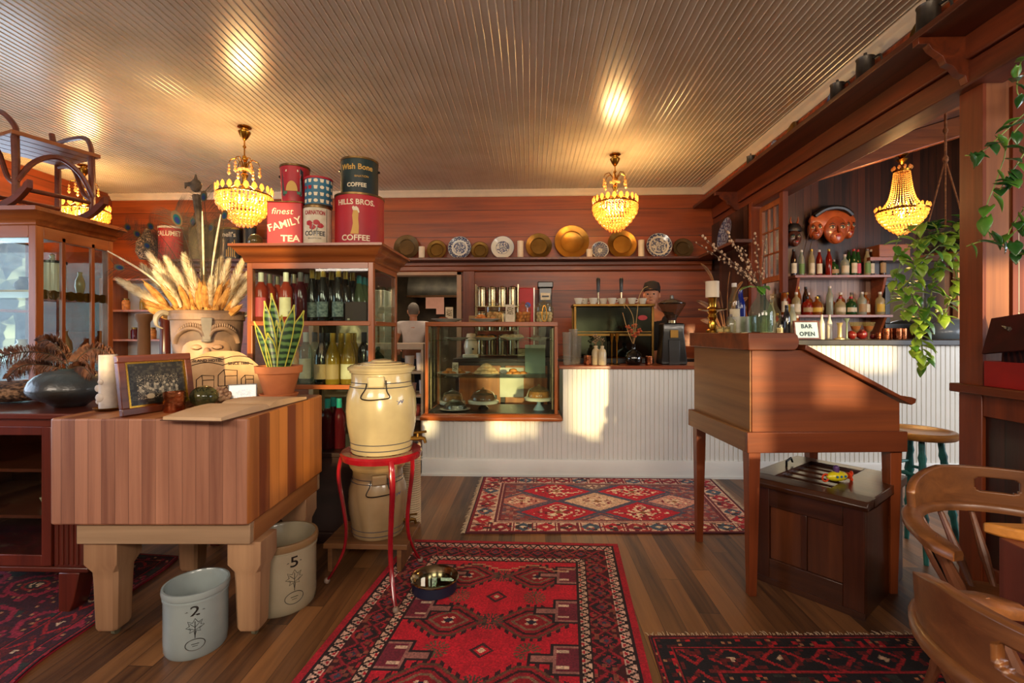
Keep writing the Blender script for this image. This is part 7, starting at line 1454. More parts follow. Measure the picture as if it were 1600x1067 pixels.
# rocking chair on top of it
t = thing('bentwood_rocker', 'rustic bentwood rocking chair standing on top of the curio cabinet', 'rocking chair', (-3.32, 3.13, 2.087), -20); m_bw = wood('bentwood', '3a160c', '7c3a20', 'X', rough=.35, coat=.3)
for s_ in (-1, 1):
    P = spl([(-.55, s_*.2, .16), (-.35, s_*.2, .06), (-.05, s_*.2, .02), (.2, s_*.2, .05), (.36, s_*.2, .12)], 6); n = len(P); b = MB(); vs = []
    for i, p in enumerate(P):
        sc_ = .022+.012*(i > n-8)*abs(math.sin(i*1.2)); vs += [(p.x, p.y-.014, p.z-.022), (p.x, p.y+.014, p.z-.022), (p.x, p.y+.014, p.z+sc_), (p.x, p.y-.014, p.z+sc_)]
    b.add(vs, [(i*4+j, i*4+(j+1) % 4, (i+1)*4+(j+1) % 4, (i+1)*4+j) for i in range(n-1) for j in range(4)]+[(0, 1, 2, 3), (n*4-4, n*4-3, n*4-2, n*4-1)]); b.build('runner', m_bw, t, smooth=40)
    MB().tube([(.2, s_*.2, .07), (.2, s_*.2, .28), (.19, s_*.2, .44)], [.019, .02, .021], 10).build('leg', m_bw, t); MB().tube([(-.22, s_*.2, .05), (-.22, s_*.2, .43), (-.3, s_*.2, .68)], .019, 10).build('back_post', m_bw, t)
    MB().tube(spl([(.2, s_*.2, .14), (.1, s_*.2, .20), (-.0, s_*.2, .36), (-.08, s_*.2, .41), (-.2, s_*.2, .42)], 6), .015, 8).build('brace', m_bw, t)
    MB().tube(spl([(-.26, s_*.2, .60), (-.1, s_*.22, .62), (.08, s_*.22, .60), (.19, s_*.2, .50), (.19, s_*.2, .42)], 6), .016, 8).build('arm', m_bw, t)
MB().tube(spl([(.21, -.2, .16), (.22, -.12, .30), (.22, .0, .37), (.22, .12, .30), (.21, .2, .16)], 6), .016, 8).build('front_arch', m_bw, t)
for x in (.2, -.2): MB().tube([(x, -.2, .12), (x, .2, .12)], .014, 8).build('crossbar', m_bw, t)
for k in range(5): MB().box(-.24+.096*k, -.235, .44, -.15+.096*k, .235, .465).build('seat_slat', wood('seat_slats', '5a2a12', 'a8622c', 'Y', rough=.4), t, bevel=.003)

# ================================================ BACK LEFT: HUTCH AND SIDE TABLE
t = thing('wall_hutch', 'orange-framed open hutch with white boards and jars at the back left', 'hutch', (-5.1, 5.5, 0), 0); w_ = .95
bxs('side', [(0, 0, 0, .06, .36, 1.95), (w_-.06, 0, 0, w_, .36, 1.95)], m_wf, t, .003); bxs('shelf', [(.06, 0.02, z, w_-.06, .36, z+.025) for z in (.85, 1.2, 1.55, 1.92)], m_wf, t, .003); MB().box(.06, .34, 0, w_-.06, .36, 1.92).build('back_boards', m_chinaw, t); MB().box(.06, .0, 0, w_-.06, .34, .85).build('cupboard', m_chinaw, t)
for i in range(6):
    o = thing('storage_jar', 'small preserve jar in the back left hutch, %s of six' % ords[i], 'jar', (-5.1+.2+.11*i, 5.65, 1.226 if i % 2 else 1.576), 0, 'jars in the hutch'); MB().lathe([(1e-5, 0), (.04, 0), (.042, .1), (.03, .12), (1e-5, .12)], 16).build('glass_body', [m_bun, rosed, goldwine][i % 3], o, smooth=50); MB().cyl(.033, .12, .14, 16).build('lid', m_brassd, o)
t = thing('side_table', 'dark side table behind the butcher block', 'table', (-2.95, 2.82, 0), 0); MB().box(0, 0, .93, 1.1, .62, .97).build('top', m_mahx, t, bevel=.005)
for x, y in ((.04, .04), (1.0, .04), (.04, .52), (1.0, .52)): MB().box(x, y, 0, x+.05, y+.05, .93).build('leg', m_mah, t)
for i, (px, w) in enumerate(((225, .040), (258, .034))):
    p = at(px, 520, Y=3.25); o = thing('wooden_pillar', ['tall turned wooden pillar candlestick, left of the pair behind the block', 'darker turned pillar candlestick, right of the pair behind the block'][i], 'candlestick', (p.x, 3.25, .971), 0); MB().lathe([(1e-5, 0), (w*1.5, 0), (w*1.5, .02), (w, .04), (w*.9, .40), (w*1.3, .43), (w*1.3, .46), (1e-5, .465)], 20).build('shaft', m_mast if i == 0 else m_mah, o, smooth=40)
p = at(208, 550, Y=3.12); o = thing('small_radio', 'small dark box with a gold trim behind the picture frame', 'box', (p.x-.08, 3.02, .971), 0); MB().box(0, 0, 0, .16, .1, .13).build('case', m_blk, o, bevel=.005); bxs('trim', [(0, -.004, 0, .012, 0, .13), (.148, -.004, 0, .16, 0, .13)], m_gold, o)
# ================================================ ON THE STANDING DESK
ZD = 1.296
def dk(px, Y): return at(px, 518, Y=Y).x
t = thing('candlestick', 'white pillar candle on a gilt pedestal dish on the standing desk', 'candlestick', (dk(1113, 2.86), 2.86, 1.302), 0)
MB().lathe([(1e-5, 0), (.034, 0), (.036, .012), (.02, .022), (.024, .05), (.018, .07), (.028, .09), (.022, .11), (.03, .122), (.078, .132), (.082, .138), (.03, .142), (.022, .15), (.022, .20), (.026, .205), (1e-5, .205)], 28).build('gilt_stem', m_gold, t, smooth=40); MB().lathe([(1e-5, .206), (.038, .206), (.038, .30), (.032, .298), (1e-5, .292)], 28).build('candle', m_candle, t, smooth=40)
t = thing('galvanised_tin', 'plain grey metal tin planter on the standing desk', 'tin', (dk(1155, 2.80), 2.80, 1.302), 4); MB().lathe([(1e-5, 0), (.066, 0), (.068, .09), (.064, .09), (.062, .004), (1e-5, .004)], 24, sx=1, sy=.8).build('tin_body', mat('galvanised', '9a9488', '7a7468', scale=14, rough=.4, metal=.7), t, smooth=40)
m_bottleg = glass('aqua_glass', 'dcece0', opac=.08, thick='9ab0a0', rough=.03)
t = thing('bottle_vase', 'clear green bottle vase with pussy willow branches on the standing desk', 'vase', (dk(1189, 2.60), 2.60, 1.302), 0); MB().lathe([(1e-5, 0), (.056, 0), (.06, .01), (.06, .10), (.05, .14), (.02, .19), (.017, .22), (.021, .232), (.015, .23)], 28).build('glass_body', m_bottleg, t, smooth=60); MB().lathe([(1e-5, .005), (.054, .005), (.055, .09), (1e-5, .09)], 24).build('water', glass('vase_water', 'c8d4b8', opac=.15, thick='8a9a6a'), t)
t2 = thing('glass_tumbler', 'clear glass bottle standing right behind the pussy willow vase', 'bottle', (dk(1208, 2.68), 2.68, 1.302), 0); MB().lathe([(1e-5, 0), (.036, 0), (.038, .01), (.038, .11), (.018, .15), (.014, .2), (.017, .21)], 24).build('glass_body', m_jar, t2, smooth=60)
VB = Vector(t.location)+Vector((0, 0, .21)); m_tw = mat('twig', '5a3a24', '3a2418', scale=30, rough=.8); m_bud = mat('willow_bud', 'c4a684', '94745a', scale=40, rough=.9)
for i, (px, py, yy) in enumerate([(1085, 378, 2.5), (1092, 366, 2.55), (1108, 382, 2.45), (1132, 358, 2.6), (1140, 372, 2.6), (1179, 362, 2.6), (1196, 370, 2.65), (1120, 400, 2.5), (1157, 385, 2.7), (1150, 410, 2.6)]):
    tip = at(px, py, Y=yy); d = tip-VB; la = 'pussy willow branch in the green bottle vase, tip %s' % ['farthest left', 'left and higher', 'left of the candle', 'high left of centre', 'just right of the high left one', 'highest and upright', 'leaning slightly right', 'low on the left', 'short and central', 'lowest in the middle'][i]
    br = thing('willow_branch', la, 'branch', VB, 0, 'pussy willow branches'); P = spl([(0, 0, -.16), (0, 0, 0), tuple(d*.45+Vector((0, 0, .02))), tuple(d)], 7); MB().tube(P, [.0042-.0026*k/len(P) for k in range(len(P))], 5).build('twig', m_tw, br)
    bb = MB(); rr = random.Random(i); n = len(P)
    for q in range(14):
        f = .5+.5*q/14; k = min(n-2, int(f*(n-1))); p = P[k].lerp(P[k+1], f*(n-1)-k); s_ = rr.uniform(.004, .0075)*(1 if i < 6 else .8); bb.ball((p.x+rr.uniform(-.011, .011), p.y+rr.uniform(-.01, .01), p.z+rr.uniform(-.006, .006)), (s_, s_, s_*1.3), 7)
    bb.build('buds', m_bud, br, smooth=60)
m_lfg = mat('leaf_green', '3e7a24', '7aa03a', scale=9, rough=.35, coat=.25); m_lfd = mat('leaf_dark', '1e4a1c', '3a6a28', scale=7, rough=.3, coat=.3); m_lfy = mat('leaf_lime', '9ab83c', '6a9a34', scale=8, rough=.35, coat=.2); m_vine = mat('vine_stem', '8aa04a', '6a7a34', scale=9, rough=.5)
def leafmesh(name, L_=.08, W_=.058):
    b = MB(); n = 8; vs = []
    for i in range(n+1):
        q = i/n; w = W_*.5*(math.sin(PI*min(1, q*.92+.08))**.75)*(1.12-.55*q) if i < n else .0006; z = -.22*L_*q*q
        vs += [(-w, q*L_, z-.10*w), (0, q*L_, z+.0-.0), (w, q*L_, z-.10*w)] if True else []
        vs[-3] = (-w, q*L_-(.012 if i == 0 else 0), z+.35*w); vs[-1] = (w, q*L_-(.012 if i == 0 else 0), z+.35*w)
    b.add(vs, [(i*3+j, i*3+j+1, (i+1)*3+j+1, (i+1)*3+j) for i in range(n) for j in (0, 1)]); return b
LEAF = [leafmesh('leaf').build('leaf', m, None, loc=(0, 0, -9), solid=.0008, smooth=60) for m in (m_lfg, m_lfd, m_lfy)]
def leaf(parent, p, yaw, pitch, s, k):
    o = LEAF[k].copy(); COL.objects.link(o); o.parent = parent; o.location = p; o.rotation_euler = (math.radians(pitch), 0, math.radians(yaw)); o.scale = (s, s, s); return o
br = thing('pothos_cutting', 'fresh green leaf cutting in the mouth of the green bottle vase', 'plant', VB, 0); MB().tube([(0, 0, -.15), (0, 0, 0), (-.03, -.02, .03), (-.07, -.03, .03)], .003, 5).build('stem', m_vine, br)
for a in ((-.07, -.03, .03, 100, -10), (0, 0, .02, 160, -20), (.0, -.01, .03, -60, 0), (-.03, -.02, .03, 200, -30)): leaf(br, a[:3], a[3], a[4], .85, 0)
for i, (px, Y, s) in enumerate(((1125, 2.62, 1), (1135, 2.66, .9), (1128, 2.78, .8))):
    o = thing('tea_light', 'small glass tea light on the standing desk, %s of three' % ['left', 'right', 'rear'][i], 'candle holder', (dk(px, Y), Y, 1.302), 0, 'tea lights on the desk'); MB().lathe([(1e-5, 0), (.02*s, 0), (.024*s, .035*s), (.021*s, .035*s), (.018*s, .004)], 18).build('glass_cup', m_jar, o, smooth=50); MB().cyl(.017*s, .004, .02*s, 14).build('wax', m_candle, o)
m_cobalt = liquid('cobalt_glass', '1e3aa8'); m_darkb = mat('dark_bottle', '1a1a22', rough=.1, coat=.7)
for i, (px, Y, kd, g, cp, lb, la, s) in enumerate([(1157, 2.98, 'slim', m_cobalt, None, None, 'cobalt blue bottle on the standing desk behind the grey tin', .85), (1147, 2.94, 'slim', m_jar, whitecap, m_cream, 'clear bottle with a cream label behind the grey tin', .95), (1142, 2.66, 'squat', m_jar, greycap, None, 'squat clear jar left of the grey tin', .5)]): bottle(kd, g, cp, lb, 'bottle', la, 'bottle', None, (dk(px, Y), Y, 1.302), 0, s)
# dried palm fans standing in the dark corner
t = thing('dried_palm_vase', 'tall dark vase of dried palm blades standing on the counter behind the desk', 'vase', (at(1135, 540, Y=4.62).x, 4.62, ZCN), 0); MB().lathe([(1e-5, 0), (.05, 0), (.07, .08), (.05, .2), (.035, .24), (.045, .26)], 24).build('body', m_darkb, t, smooth=60)
m_palm = mat('dried_palm', 'a8703c', '5a3418', scale=12, rough=.6)
for i, (px, py) in enumerate([(1095, 412), (1088, 470), (1094, 500), (1100, 440), (1120, 450), (1150, 470), (1160, 440), (1168, 465), (1140, 425)]):
    d = at(px, py, Y=4.6)-Vector(t.location); P = spl([(0, 0, .2), tuple(Vector((d.x*.5, 0, .25+(d.z-.25)*.75))), tuple(d)], 8); n = len(P); b = MB(); vs = []
    for k, p in enumerate(P): w = .03*math.sin(PI*(k+.4)/(n+.2)); vs += [(p.x, p.y-.01, p.z-w), (p.x, p.y+.004, p.z), (p.x, p.y-.01, p.z+w)]
    b.add(vs, [(k*3+j, k*3+j+1, (k+1)*3+j+1, (k+1)*3+j) for k in range(n-1) for j in (0, 1)]); b.build('palm_blade', m_palm, t, solid=.002, smooth=60)

# ================================================ BAR
t = thing('bar_back_shelves', 'two wooden liquor shelves on brackets on the dark bar wall', 'shelf', (2.62, 5.55, 0), 0)
m_bsh = wood('bar_shelf', '6a2a12', 'a8582c', 'X', rough=.35, coat=.3)
bxs('shelf_board', [(.38, 0, 1.925, 1.46, .26, 1.955), (.18, 0, 1.475, 1.46, .26, 1.505)], m_bsh, t, .003); bxs('back_board', [(.18, .255, 1.0, 1.46, .268, 2.0)], wood('bar_back_board', '6a4434', 'b08a74', 'Z', plank=.07, paxis='X', gap=.03, rough=.5), t)
for x in (.42, 1.38): MB().prism([(.24, 1.0), (.24, 1.93), (.02, 1.93), (.06, 1.80), (.14, 1.62), (.02, 1.48), (.08, 1.36), (.16, 1.2), (.2, 1.0)], x, x+.03, 'X').build('bracket', m_bsh, t, bevel=.003)
t = thing('bar_back_counter', 'dark counter along the wall behind the bar', 'counter', (2.4, 5.3, 0), 0); MB().box(0, 0, 0, 3.1, .5, 1.02).build('cabinet', m_cabd, t); MB().box(-.02, -.02, 1.02, 3.12, .5, 1.05).build('worktop', m_slate, t, bevel=.004)
m_amber = liquid('amber_spirit', 'b8662a'); m_redl = liquid('red_spirit', 'b8321e'); m_pale = liquid('pale_spirit', 'd8c89c'); m_grn = liquid('green_glass_spirit', '3a6a34'); m_dkb = mat('brown_bottle', '2a140c', rough=.12, coat=.6); m_clr = liquid('clear_spirit', 'c8ccb8'); m_redcap = mat('red_cap', 'b01c24', rough=.35); m_yl = mat('yellow_label', 'd0a83c', rough=.6); m_gl2 = mat('olive_label', '6a8a4a', rough=.6)
UP = [(1240, 'slim', m_dkb, darkcap, m_cream), (1256, 'slim', m_clr, whitecap, m_gl2), (1268, 'slim', m_pale, gold, m_cream), (1284, 'slim', m_redl, whitecap, m_cream), (1295, 'slim', m_redl, gold, None), (1307, 'squat', m_grn, greycap, lab_tan), (1320, 'spirit', m_clr, whitecap, m_cream), (1331, 'slim', m_grn, darkcap, None), (1334, 'slim', m_grn, m_redcap, m_cream), (1345, 'slim', m_grn, m_redcap, lab_pink), (1355, 'slim', m_pale, greycap, m_gl2), (1366, 'slim', m_dkb, whitecap, m_cream), (1379, 'slim', m_dkb, darkcap, lab_tan)]
for i, (px, kd, g, cp, lb) in enumerate(UP): bottle(kd, g, cp, lb, 'liquor_bottle', '%s bottle on the upper bar shelf, %s from the left' % (g.name.replace('_', ' ').replace(' spirit', '').replace(' bottle', '').replace(' glass', ''), ords[i]), 'bottle', 'bottles on the upper bar shelf', (at(px, 420, Y=5.66).x, 5.66+.05*(i % 2), 1.956), 0, .98)
LW = [(1222, 'slim', m_amber, whitecap), (1233, 'spirit', m_redl, gold), (1241, 'spirit', m_pale, whitecap), (1250, 'slim', m_amber, gold), (1258, 'squat', m_redl, darkcap), (1266, 'spirit', m_amber, whitecap), (1273, 'squat', m_amber, gold), (1282, 'bulb', m_pale, darkcap), (1293, 'slim', m_clr, whitecap), (1303, 'bulb', m_amber, gold), (1309, 'squat', m_pale, m_redcap), (1317, 'spirit', m_amber, whitecap), (1326, 'squat', m_grn, m_redcap), (1334, 'spirit', m_pale, greycap), (1343, 'spirit', m_clr, whitecap), (1356, 'spirit', m_amber, lab_tan), (1371, 'spirit', m_pale, whitecap), (1229, 'slim', m_clr, greycap), (1262, 'slim', m_dkb, darkcap)]
for i, (px, kd, g, cp) in enumerate(LW): bottle(kd, g, cp, [m_cream, m_yl, m_cream, None, lab_tan][i % 5], 'liquor_bottle', '%s bottle on the lower bar shelf, near %s' % (g.name.replace('_', ' ').replace(' spirit', '').replace(' bottle', '').replace(' glass', ''), ['its left end', 'the left end, second', 'the left end, third', 'the left end, fourth', 'the left end, fifth', 'the left of centre', 'left of the round flask', 'the middle, a round flask', 'the tall white-capped centre', 'the red-capped pair, round', 'the red caps, left squat one', 'the red caps, between them', 'the red caps, right squat one', 'the right of the red caps', 'the right end, third', 'the right end, second', 'its right end', 'the left end, rear one', 'the middle, rear dark one'][i]), 'bottle', 'bottles on the lower bar shelf', (at(px, 480, Y=5.66).x, 5.62 if i < 17 and i % 2 == 0 else 5.70, 1.506), 0, 1.05)
ZT2 = 1.241
for i, (px, Y, kd, g, cp, s) in enumerate([(1150, 4.72, 'slim', m_clr, whitecap, 1.05), (1163, 4.66, 'slim', m_amber, gold, 1.0), (1196, 4.70, 'spirit', m_pale, whitecap, 1.1), (1205, 4.66, 'slim', m_clr, greycap, 1.2), (1214, 4.72, 'spirit', m_redl, gold, 1.0), (1219, 4.54, 'spirit', m_darkb, darkcap, .9), (1229, 4.50, 'slim', m_darkb, darkcap, 1.0), (1238, 4.62, 'slim', m_clr, whitecap, 1.05), (1245, 4.68, 'spirit', m_amber, whitecap, .9)]):
    X = at(px, 500, Y=Y).x
    if X < 1.96: continue
    bottle(kd, g, cp, m_cream if i % 2 else None, 'bar_bottle', '%s bottle on the bar top behind the desk, %s from the left' % (g.name.replace('_', ' ').replace(' spirit', '').replace(' bottle', ''), ords[i]), 'bottle', 'bottles on the left end of the bar top', (X, Y, ZT2), 0, s)
# sign
t = thing('bar_sign', 'small framed sign reading BAR OPEN on the bar top', 'sign', (at(1262, 530, Y=4.40).x, 4.40, ZT2), 3); L0 = RX(-10); W_, H_ = .235, .17
for q in ((-W_/2, 0, W_/2, .014), (-W_/2, H_-.014, W_/2, H_), (-W_/2, .014, -W_/2+.014, H_-.014), (W_/2-.014, .014, W_/2, H_-.014)): MB().box(q[0], -.008, q[1], q[2], .01, q[3], m=L0).build('frame_bar', m_frw, t, bevel=.002)
MB().box(-W_/2+.012, -.002, .012, W_/2-.012, .006, H_-.012, m=L0).build('panel', mat('sign_blue_grey', 'b4ccd4', rough=.5), t); m_ink = mat('sign_ink', '1e3440', rough=.6)
for s, z in (('BAR', .118), ('OPEN', .048)): text('lettering', s, .05, m_ink, t, tuple(L0 @ Vector((0, -.003, z))), (80, 0, 0), bold=.0022, spacing=1.15)
for i, (px, Y) in enumerate(((1284, 4.52), (1296, 4.56))):
    o = bottle('slim', m_chinaw, whitecap, None, 'white_bottle', ['white bottle on the bar right of the sign, left one', 'white bottle on the bar right of the sign, right one'][i], 'bottle', 'white bottles by the bar sign', (at(px, 530, Y=Y).x, Y, ZT2), 0, .72)
t = thing('gold_bud_vase', 'small gold-cream bud vase standing on the bar top', 'vase', (at(1312, 530, Y=4.45).x, 4.45, ZT2), 0); MB().lathe([(1e-5, 0), (.04, 0), (.04, .008), (.018, .02), (.016, .12), (.026, .15), (.02, .15)], 20).build('body', mat('pale_gold', 'c8b078', rough=.3, metal=.5), t, smooth=50)
t = thing('green_candlestick', 'thin grey-green candlestick on the bar top', 'candlestick', (at(1323, 530, Y=4.45).x, 4.45, ZT2), 0); MB().lathe([(1e-5, 0), (.03, 0), (.008, .012), (.007, .15), (.02, .18), (.024, .19), (1e-5, .188)], 18).build('body', mat('celadon', '8a9a80', rough=.3, metal=.3), t, smooth=50)
for i, px in enumerate((1337, 1357)):
    t = thing('cocktail_glass', ['stemmed cocktail glass with orange garnish, left one on the bar', 'stemmed cocktail glass with orange garnish, right one on the bar'][i], 'glass', (at(px, 530, Y=4.45).x, 4.45, ZT2), 0, 'cocktail glasses on the bar'); MB().lathe([(1e-5, 0), (.032, .0), (.006, .008), (.005, .055), (.03, .08), (.052, .155), (.050, .155), (.028, .084), (1e-5, .06)], 22).build('glass_body', m_jar, t, smooth=50); MB().lathe([(1e-5, .066), (.03, .09), (.04, .12), (1e-5, .121)], 18).build('drink', m_amber, t)
for i, (px, s) in enumerate(((1331, 1), (1346, 1.15), (1364, .6))):
    t = thing('red_ball', 'red round pomegranate-like ball on the bar top, %s' % ['left of the left cocktail glass', 'between the cocktail glasses', 'small, right of the cocktail glasses'][i], 'ball', (at(px, 530, Y=4.56).x, 4.56, ZT2), 0, 'red balls on the bar'); MB().ball((0, 0, .04*s), .04*s, 20).build('ball', mat('deep_red', '7a1c18', rough=.3, coat=.3), t, smooth=60)
for i, (px, Y) in enumerate(((1373, 4.5), (1384, 4.48), (1393, 4.54), (1403, 4.48), (1411, 4.54))): votive('copper mug on the bar, %s from the left' % ords[i], at(px, 530, Y=Y).x, Y, ZT2, .03 if i else .022, .10 if i else .06)['group'] = 'copper mugs on the bar'
t = thing('wall_mirror', 'black-framed mirror on the bar wall behind the hanging plant', 'mirror', (at(1383, 480, Y=5.78).x, 5.78, 1.35), 0); W_, H_ = .52, .56
bxs('frame_bar', [(0, 0, 0, W_, .04, .06), (0, 0, H_-.06, W_, .04, H_), (0, 0, .06, .06, .04, H_-.06), (W_-.06, 0, .06, W_, .04, H_-.06)], m_blk, t, .006); MB().box(.06, .02, .06, W_-.06, .03, H_-.06).build('mirror_glass', mat('mirror', 'c8c8c4', rough=.03, metal=1), t)
t = thing('bar_appliance', 'grey rounded kitchen appliance at the right end of the back bar', 'appliance', (at(1490, 520, Y=5.5).x-.1, 5.45, 1.051), 0); MB().ball((.05, 0, .25), (.24, .16, .16), 24).build('hood', mat('grey_enamel', '6a7884', rough=.3, coat=.3), t, smooth=60); MB().box(-.15, -.1, 0, .25, .12, .12).build('base', m_steelc, t, bevel=.01)
t = thing('wall_panel', 'pale upright board beside the mirror at the right of the bar wall', 'panel', (5.0, 5.74, .0), 0); MB().box(0, 0, 1.05, .5, .06, 2.2).build('board', mat('pale_blue_board', 'a8b0b8', rough=.5), t); bxs('frame', [(-.06, -.01, 1.05, 0, .06, 2.2)], m_potf, t)
t = thing('wooden_crate', 'plain wooden crate on the small shelf right of the bar bottles', 'crate', (at(1372, 380, Y=5.6).x, 5.58, 1.98+.18), 0); MB().box(0, 0, -.0, .34, .22, .14).build('crate', m_cabx, t, bevel=.004); MB().box(-.1, 0, -.04, .7, .24, -.002).build('shelf_board', m_bsh, t)
# masks
m_mk = mat('mask_orange', 'b85a28', '8a3a18', scale=5, rough=.35, coat=.4); m_mkd = mat('mask_dark', '6a3420', '3a1c12', scale=6, rough=.35, coat=.3); m_mkw = mat('mask_eye_white', 'd8c8a0', rough=.4); m_mkb = mat('mask_teal', '2a5a5c', rough=.4); m_lip = mat('mask_lip', 'a82018', rough=.35); m_hairb = mat('mask_hair', '17100c', rough=.4)
def face(t, cx, cz, w, h, m, y0=0, yaw=0, name='face'):
    M_ = T(cx, y0, cz) @ RZ(yaw); b = MB(); b.ball((0, 0, 0), (w/2, .05, h/2), 28, m=M_); b.ball((0, -.02, -h*.22), (w*.3, .04, h*.27), 20, m=M_); b.tube([tuple(M_ @ Vector(v)) for v in ((0, -.045, h*.12), (0, -.066, -.01), (0, -.075, -h*.10), (0, -.055, -h*.13))], [.008, .011, .018, .008], 8); f_ = b.build(name, m, t, smooth=60)
    for nm, mm, k in (('eye_white', m_mkw, 0), ('pupil', m_hairb, 1), ('brow', m_hairb, 2), ('eye_shadow', m_mkb, 3)):
        e = MB()
        for s_ in (-1, 1):
            x = s_*w*.21
            if k == 0: e.ball((x, -.043, h*.06), (w*.115, .010, h*.04), 12, m=M_)
            if k == 1: e.ball((x, -.050, h*.06), (w*.04, .006, h*.035), 10, m=M_)
            if k == 2: e.tube([tuple(M_ @ Vector(v)) for v in ((x-s_*w*.12, -.046, h*.16), (x, -.046, h*.21), (x+s_*w*.14, -.035, h*.15))], [.003, .006, .002], 6)
            if k == 3: e.tube([tuple(M_ @ Vector(v)) for v in ((x-s_*w*.13, -.044, h*.09), (x, -.047, h*.135), (x+s_*w*.13, -.036, h*.08))], [.003, .007, .003], 6)
        e.build(nm, mm, f_)
    l_ = MB(); l_.ball((0, -.058, -h*.235), (w*.11, .012, h*.035), 12, m=M_); l_.build('lips', m_lip, f_); return f_
p = at(1299, 355, Y=5.76); t = thing('triple_face_mask', 'carved orange mask of three joined faces hanging above the bar bottles', 'mask', (p.x, 5.75, p.z), 0)
face(t, .02, -.04, .27, .33, m_mk, -.03); face(t, -.19, -.03, .17, .24, m_mk, 0, -14, 'side_face'); face(t, .18, -.01, .17, .26, m_mk, 0, 14, 'side_face')
b = MB(); b.ball((0, 0, .07), (.27, .05, .13), 28); b.build('forehead', m_mk, t, smooth=60); b = MB(); b.tube(spl([(-.22, -.02, .12), (-.12, -.045, .19), (0, -.05, .215), (.12, -.045, .195), (.22, -.02, .13)], 6), [.012]+[.03]*23+[.012], 8); b.build('hair_band', m_hairb, t)
p = at(1240, 362, Y=5.76); t = thing('small_horned_mask', 'small dark carved mask with a crown, left of the three-faced mask', 'mask', (p.x, 5.75, p.z-.03), 0); face(t, 0, -.05, .16, .20, m_mkd)
b = MB(); b.lathe([(.085, .03), (.09, .06), (.07, .10), (.05, .12), (1e-5, .13)], 20, sy=.6); b.build('crown', m_hairb, t, smooth=40)
for s_ in (-1, 1): MB().tube([(s_*.03, 0, .11), (s_*.045, 0, .16), (s_*.04, -.01, .20)], [.014, .01, .003], 8).build('horn', m_mk, t)
for i, s_ in enumerate((-1, 1)): t = thing('dry_twig', 'bare twig hooked between the two wall masks, %s' % ['left one', 'right one'][i], 'twig', (at(1258, 340, Y=5.72).x+.02*i, 5.72, 1.957), 0, 'twigs between the masks'); MB().tube(spl([(0, 0, 0), (.02*s_, 0, .25), (.06+.02*s_, 0, .5), (.10+.03*s_, 0, .78)], 5), .004, 5).build('stem', m_tw, t)

# ================================================ HANGING PLANTS
HX, HY = 2.68, 3.2
t = thing('hanging_pothos', 'pothos in a hanging basket, lime leaves trailing down to the bar front', 'hanging plant', (HX, HY, 1.80), 0)
MB().lathe([(1e-5, -.012), (.16, -.012), (.165, .0), (1e-5, .002)], 32).build('wood_plate', m_cabx, t); MB().lathe([(1e-5, .003), (.10, .003), (.145, .08), (.15, .155), (.14, .155), (.13, .13), (1e-5, .13)], 32).build('pot', mat('woven_dark', '2a221c', '5a4636', scale=50, rough=.7, bump=.5, lo=.45, hi=.55), t, smooth=50)
m_rope = mat('jute_rope', '9a6238', '6a3e20', scale=60, rough=.9, bump=.5); zt = barz(HX)-.19-1.80; kz = .62
MB().tube([(0, 0, kz), (0, 0, zt)], .007, 8).build('rope', m_rope, t); MB().ball((0, 0, kz), (.016, .016, .028), 10).build('knot', m_rope, t); MB().ball((0, 0, zt-.12), (.014, .014, .02), 10).build('knot', m_rope, t)
for k in range(3): a = math.radians(90+120*k+20); MB().tube([(0, 0, kz), (.155*math.cos(a), .155*math.sin(a), .0)], .005, 6).build('rope', m_rope, t)
rr = random.Random(17)
def vine(t, P, nl, s, kinds, r=.0035, droop=60):
    P = spl(P, 7); MB().tube(P, [r]*len(P), 5).build('vine', m_vine, t); n = len(P)
    for q in range(nl):
        f = .06+.94*(q+rr.uniform(0, .8))/nl; i = min(n-2, int(f*(n-1))); p = P[i].lerp(P[i+1], min(1, f*(n-1)-i)); leaf(t, (p.x+rr.uniform(-.01, .01), p.y+rr.uniform(-.02, .01), p.z), rr.uniform(100, 260) if rr.random() < .8 else rr.uniform(0, 360), rr.uniform(-droop, 5), s*rr.uniform(.75, 1.25), rr.choice(kinds))
L0_ = Vector((HX, HY, 1.80))
def q3(px, py, dy=0): v = at(px, py, Y=HY-.15+dy)-L0_; return tuple(v)
for P, nl in (([(0, -.1, .14), q3(1440, 380), q3(1425, 440), q3(1432, 500), q3(1428, 560)], 20), ([(-.08, -.08, .14), q3(1420, 385), q3(1402, 430), q3(1392, 468)], 10), ([(0, -.1, .14), q3(1465, 410, -.03), q3(1455, 460, -.03), q3(1440, 520, -.03), q3(1445, 572)], 18), ([(.06, -.1, .14), q3(1490, 400), q3(1495, 440), q3(1480, 480), q3(1470, 500)], 10), ([(0, -.12, .14), q3(1448, 400, -.06), q3(1415, 450, -.05), q3(1410, 500, -.05)], 12), ([(0, 0, .16), q3(1440, 350), q3(1405, 372), q3(1398, 400)], 6), ([(.05, -.05, .15), q3(1500, 350), q3(1520, 390), q3(1512, 440)], 6)): vine(t, P, int(nl*2.0), 1.0, [2, 2, 0, 2])
for k in range(44): a = rr.uniform(0, 360); leaf(t, (.09*math.cos(a), .09*math.sin(a)-.02, .15+rr.uniform(0, .06)), rr.uniform(0, 360), rr.uniform(-10, 50), rr.uniform(.8, 1.15), rr.choice([0, 1, 1]))
LB = Vector((2.36, 2.18, 2.40)); t = thing('trailing_pothos', 'dark green pothos vines trailing in front of the post from the upper right', 'hanging plant', LB, 0)
MB().lathe([(1e-5, 0), (.07, 0), (.10, .14), (.095, .14), (1e-5, .12)], 24, m=T(.12, 0, 0)).build('pot', m_tc, t, smooth=50); b = MB(); b.tube([(.12, 0, .14), (.12, 0, .62)], .004, 6); b.build('hanger', m_rope, t)
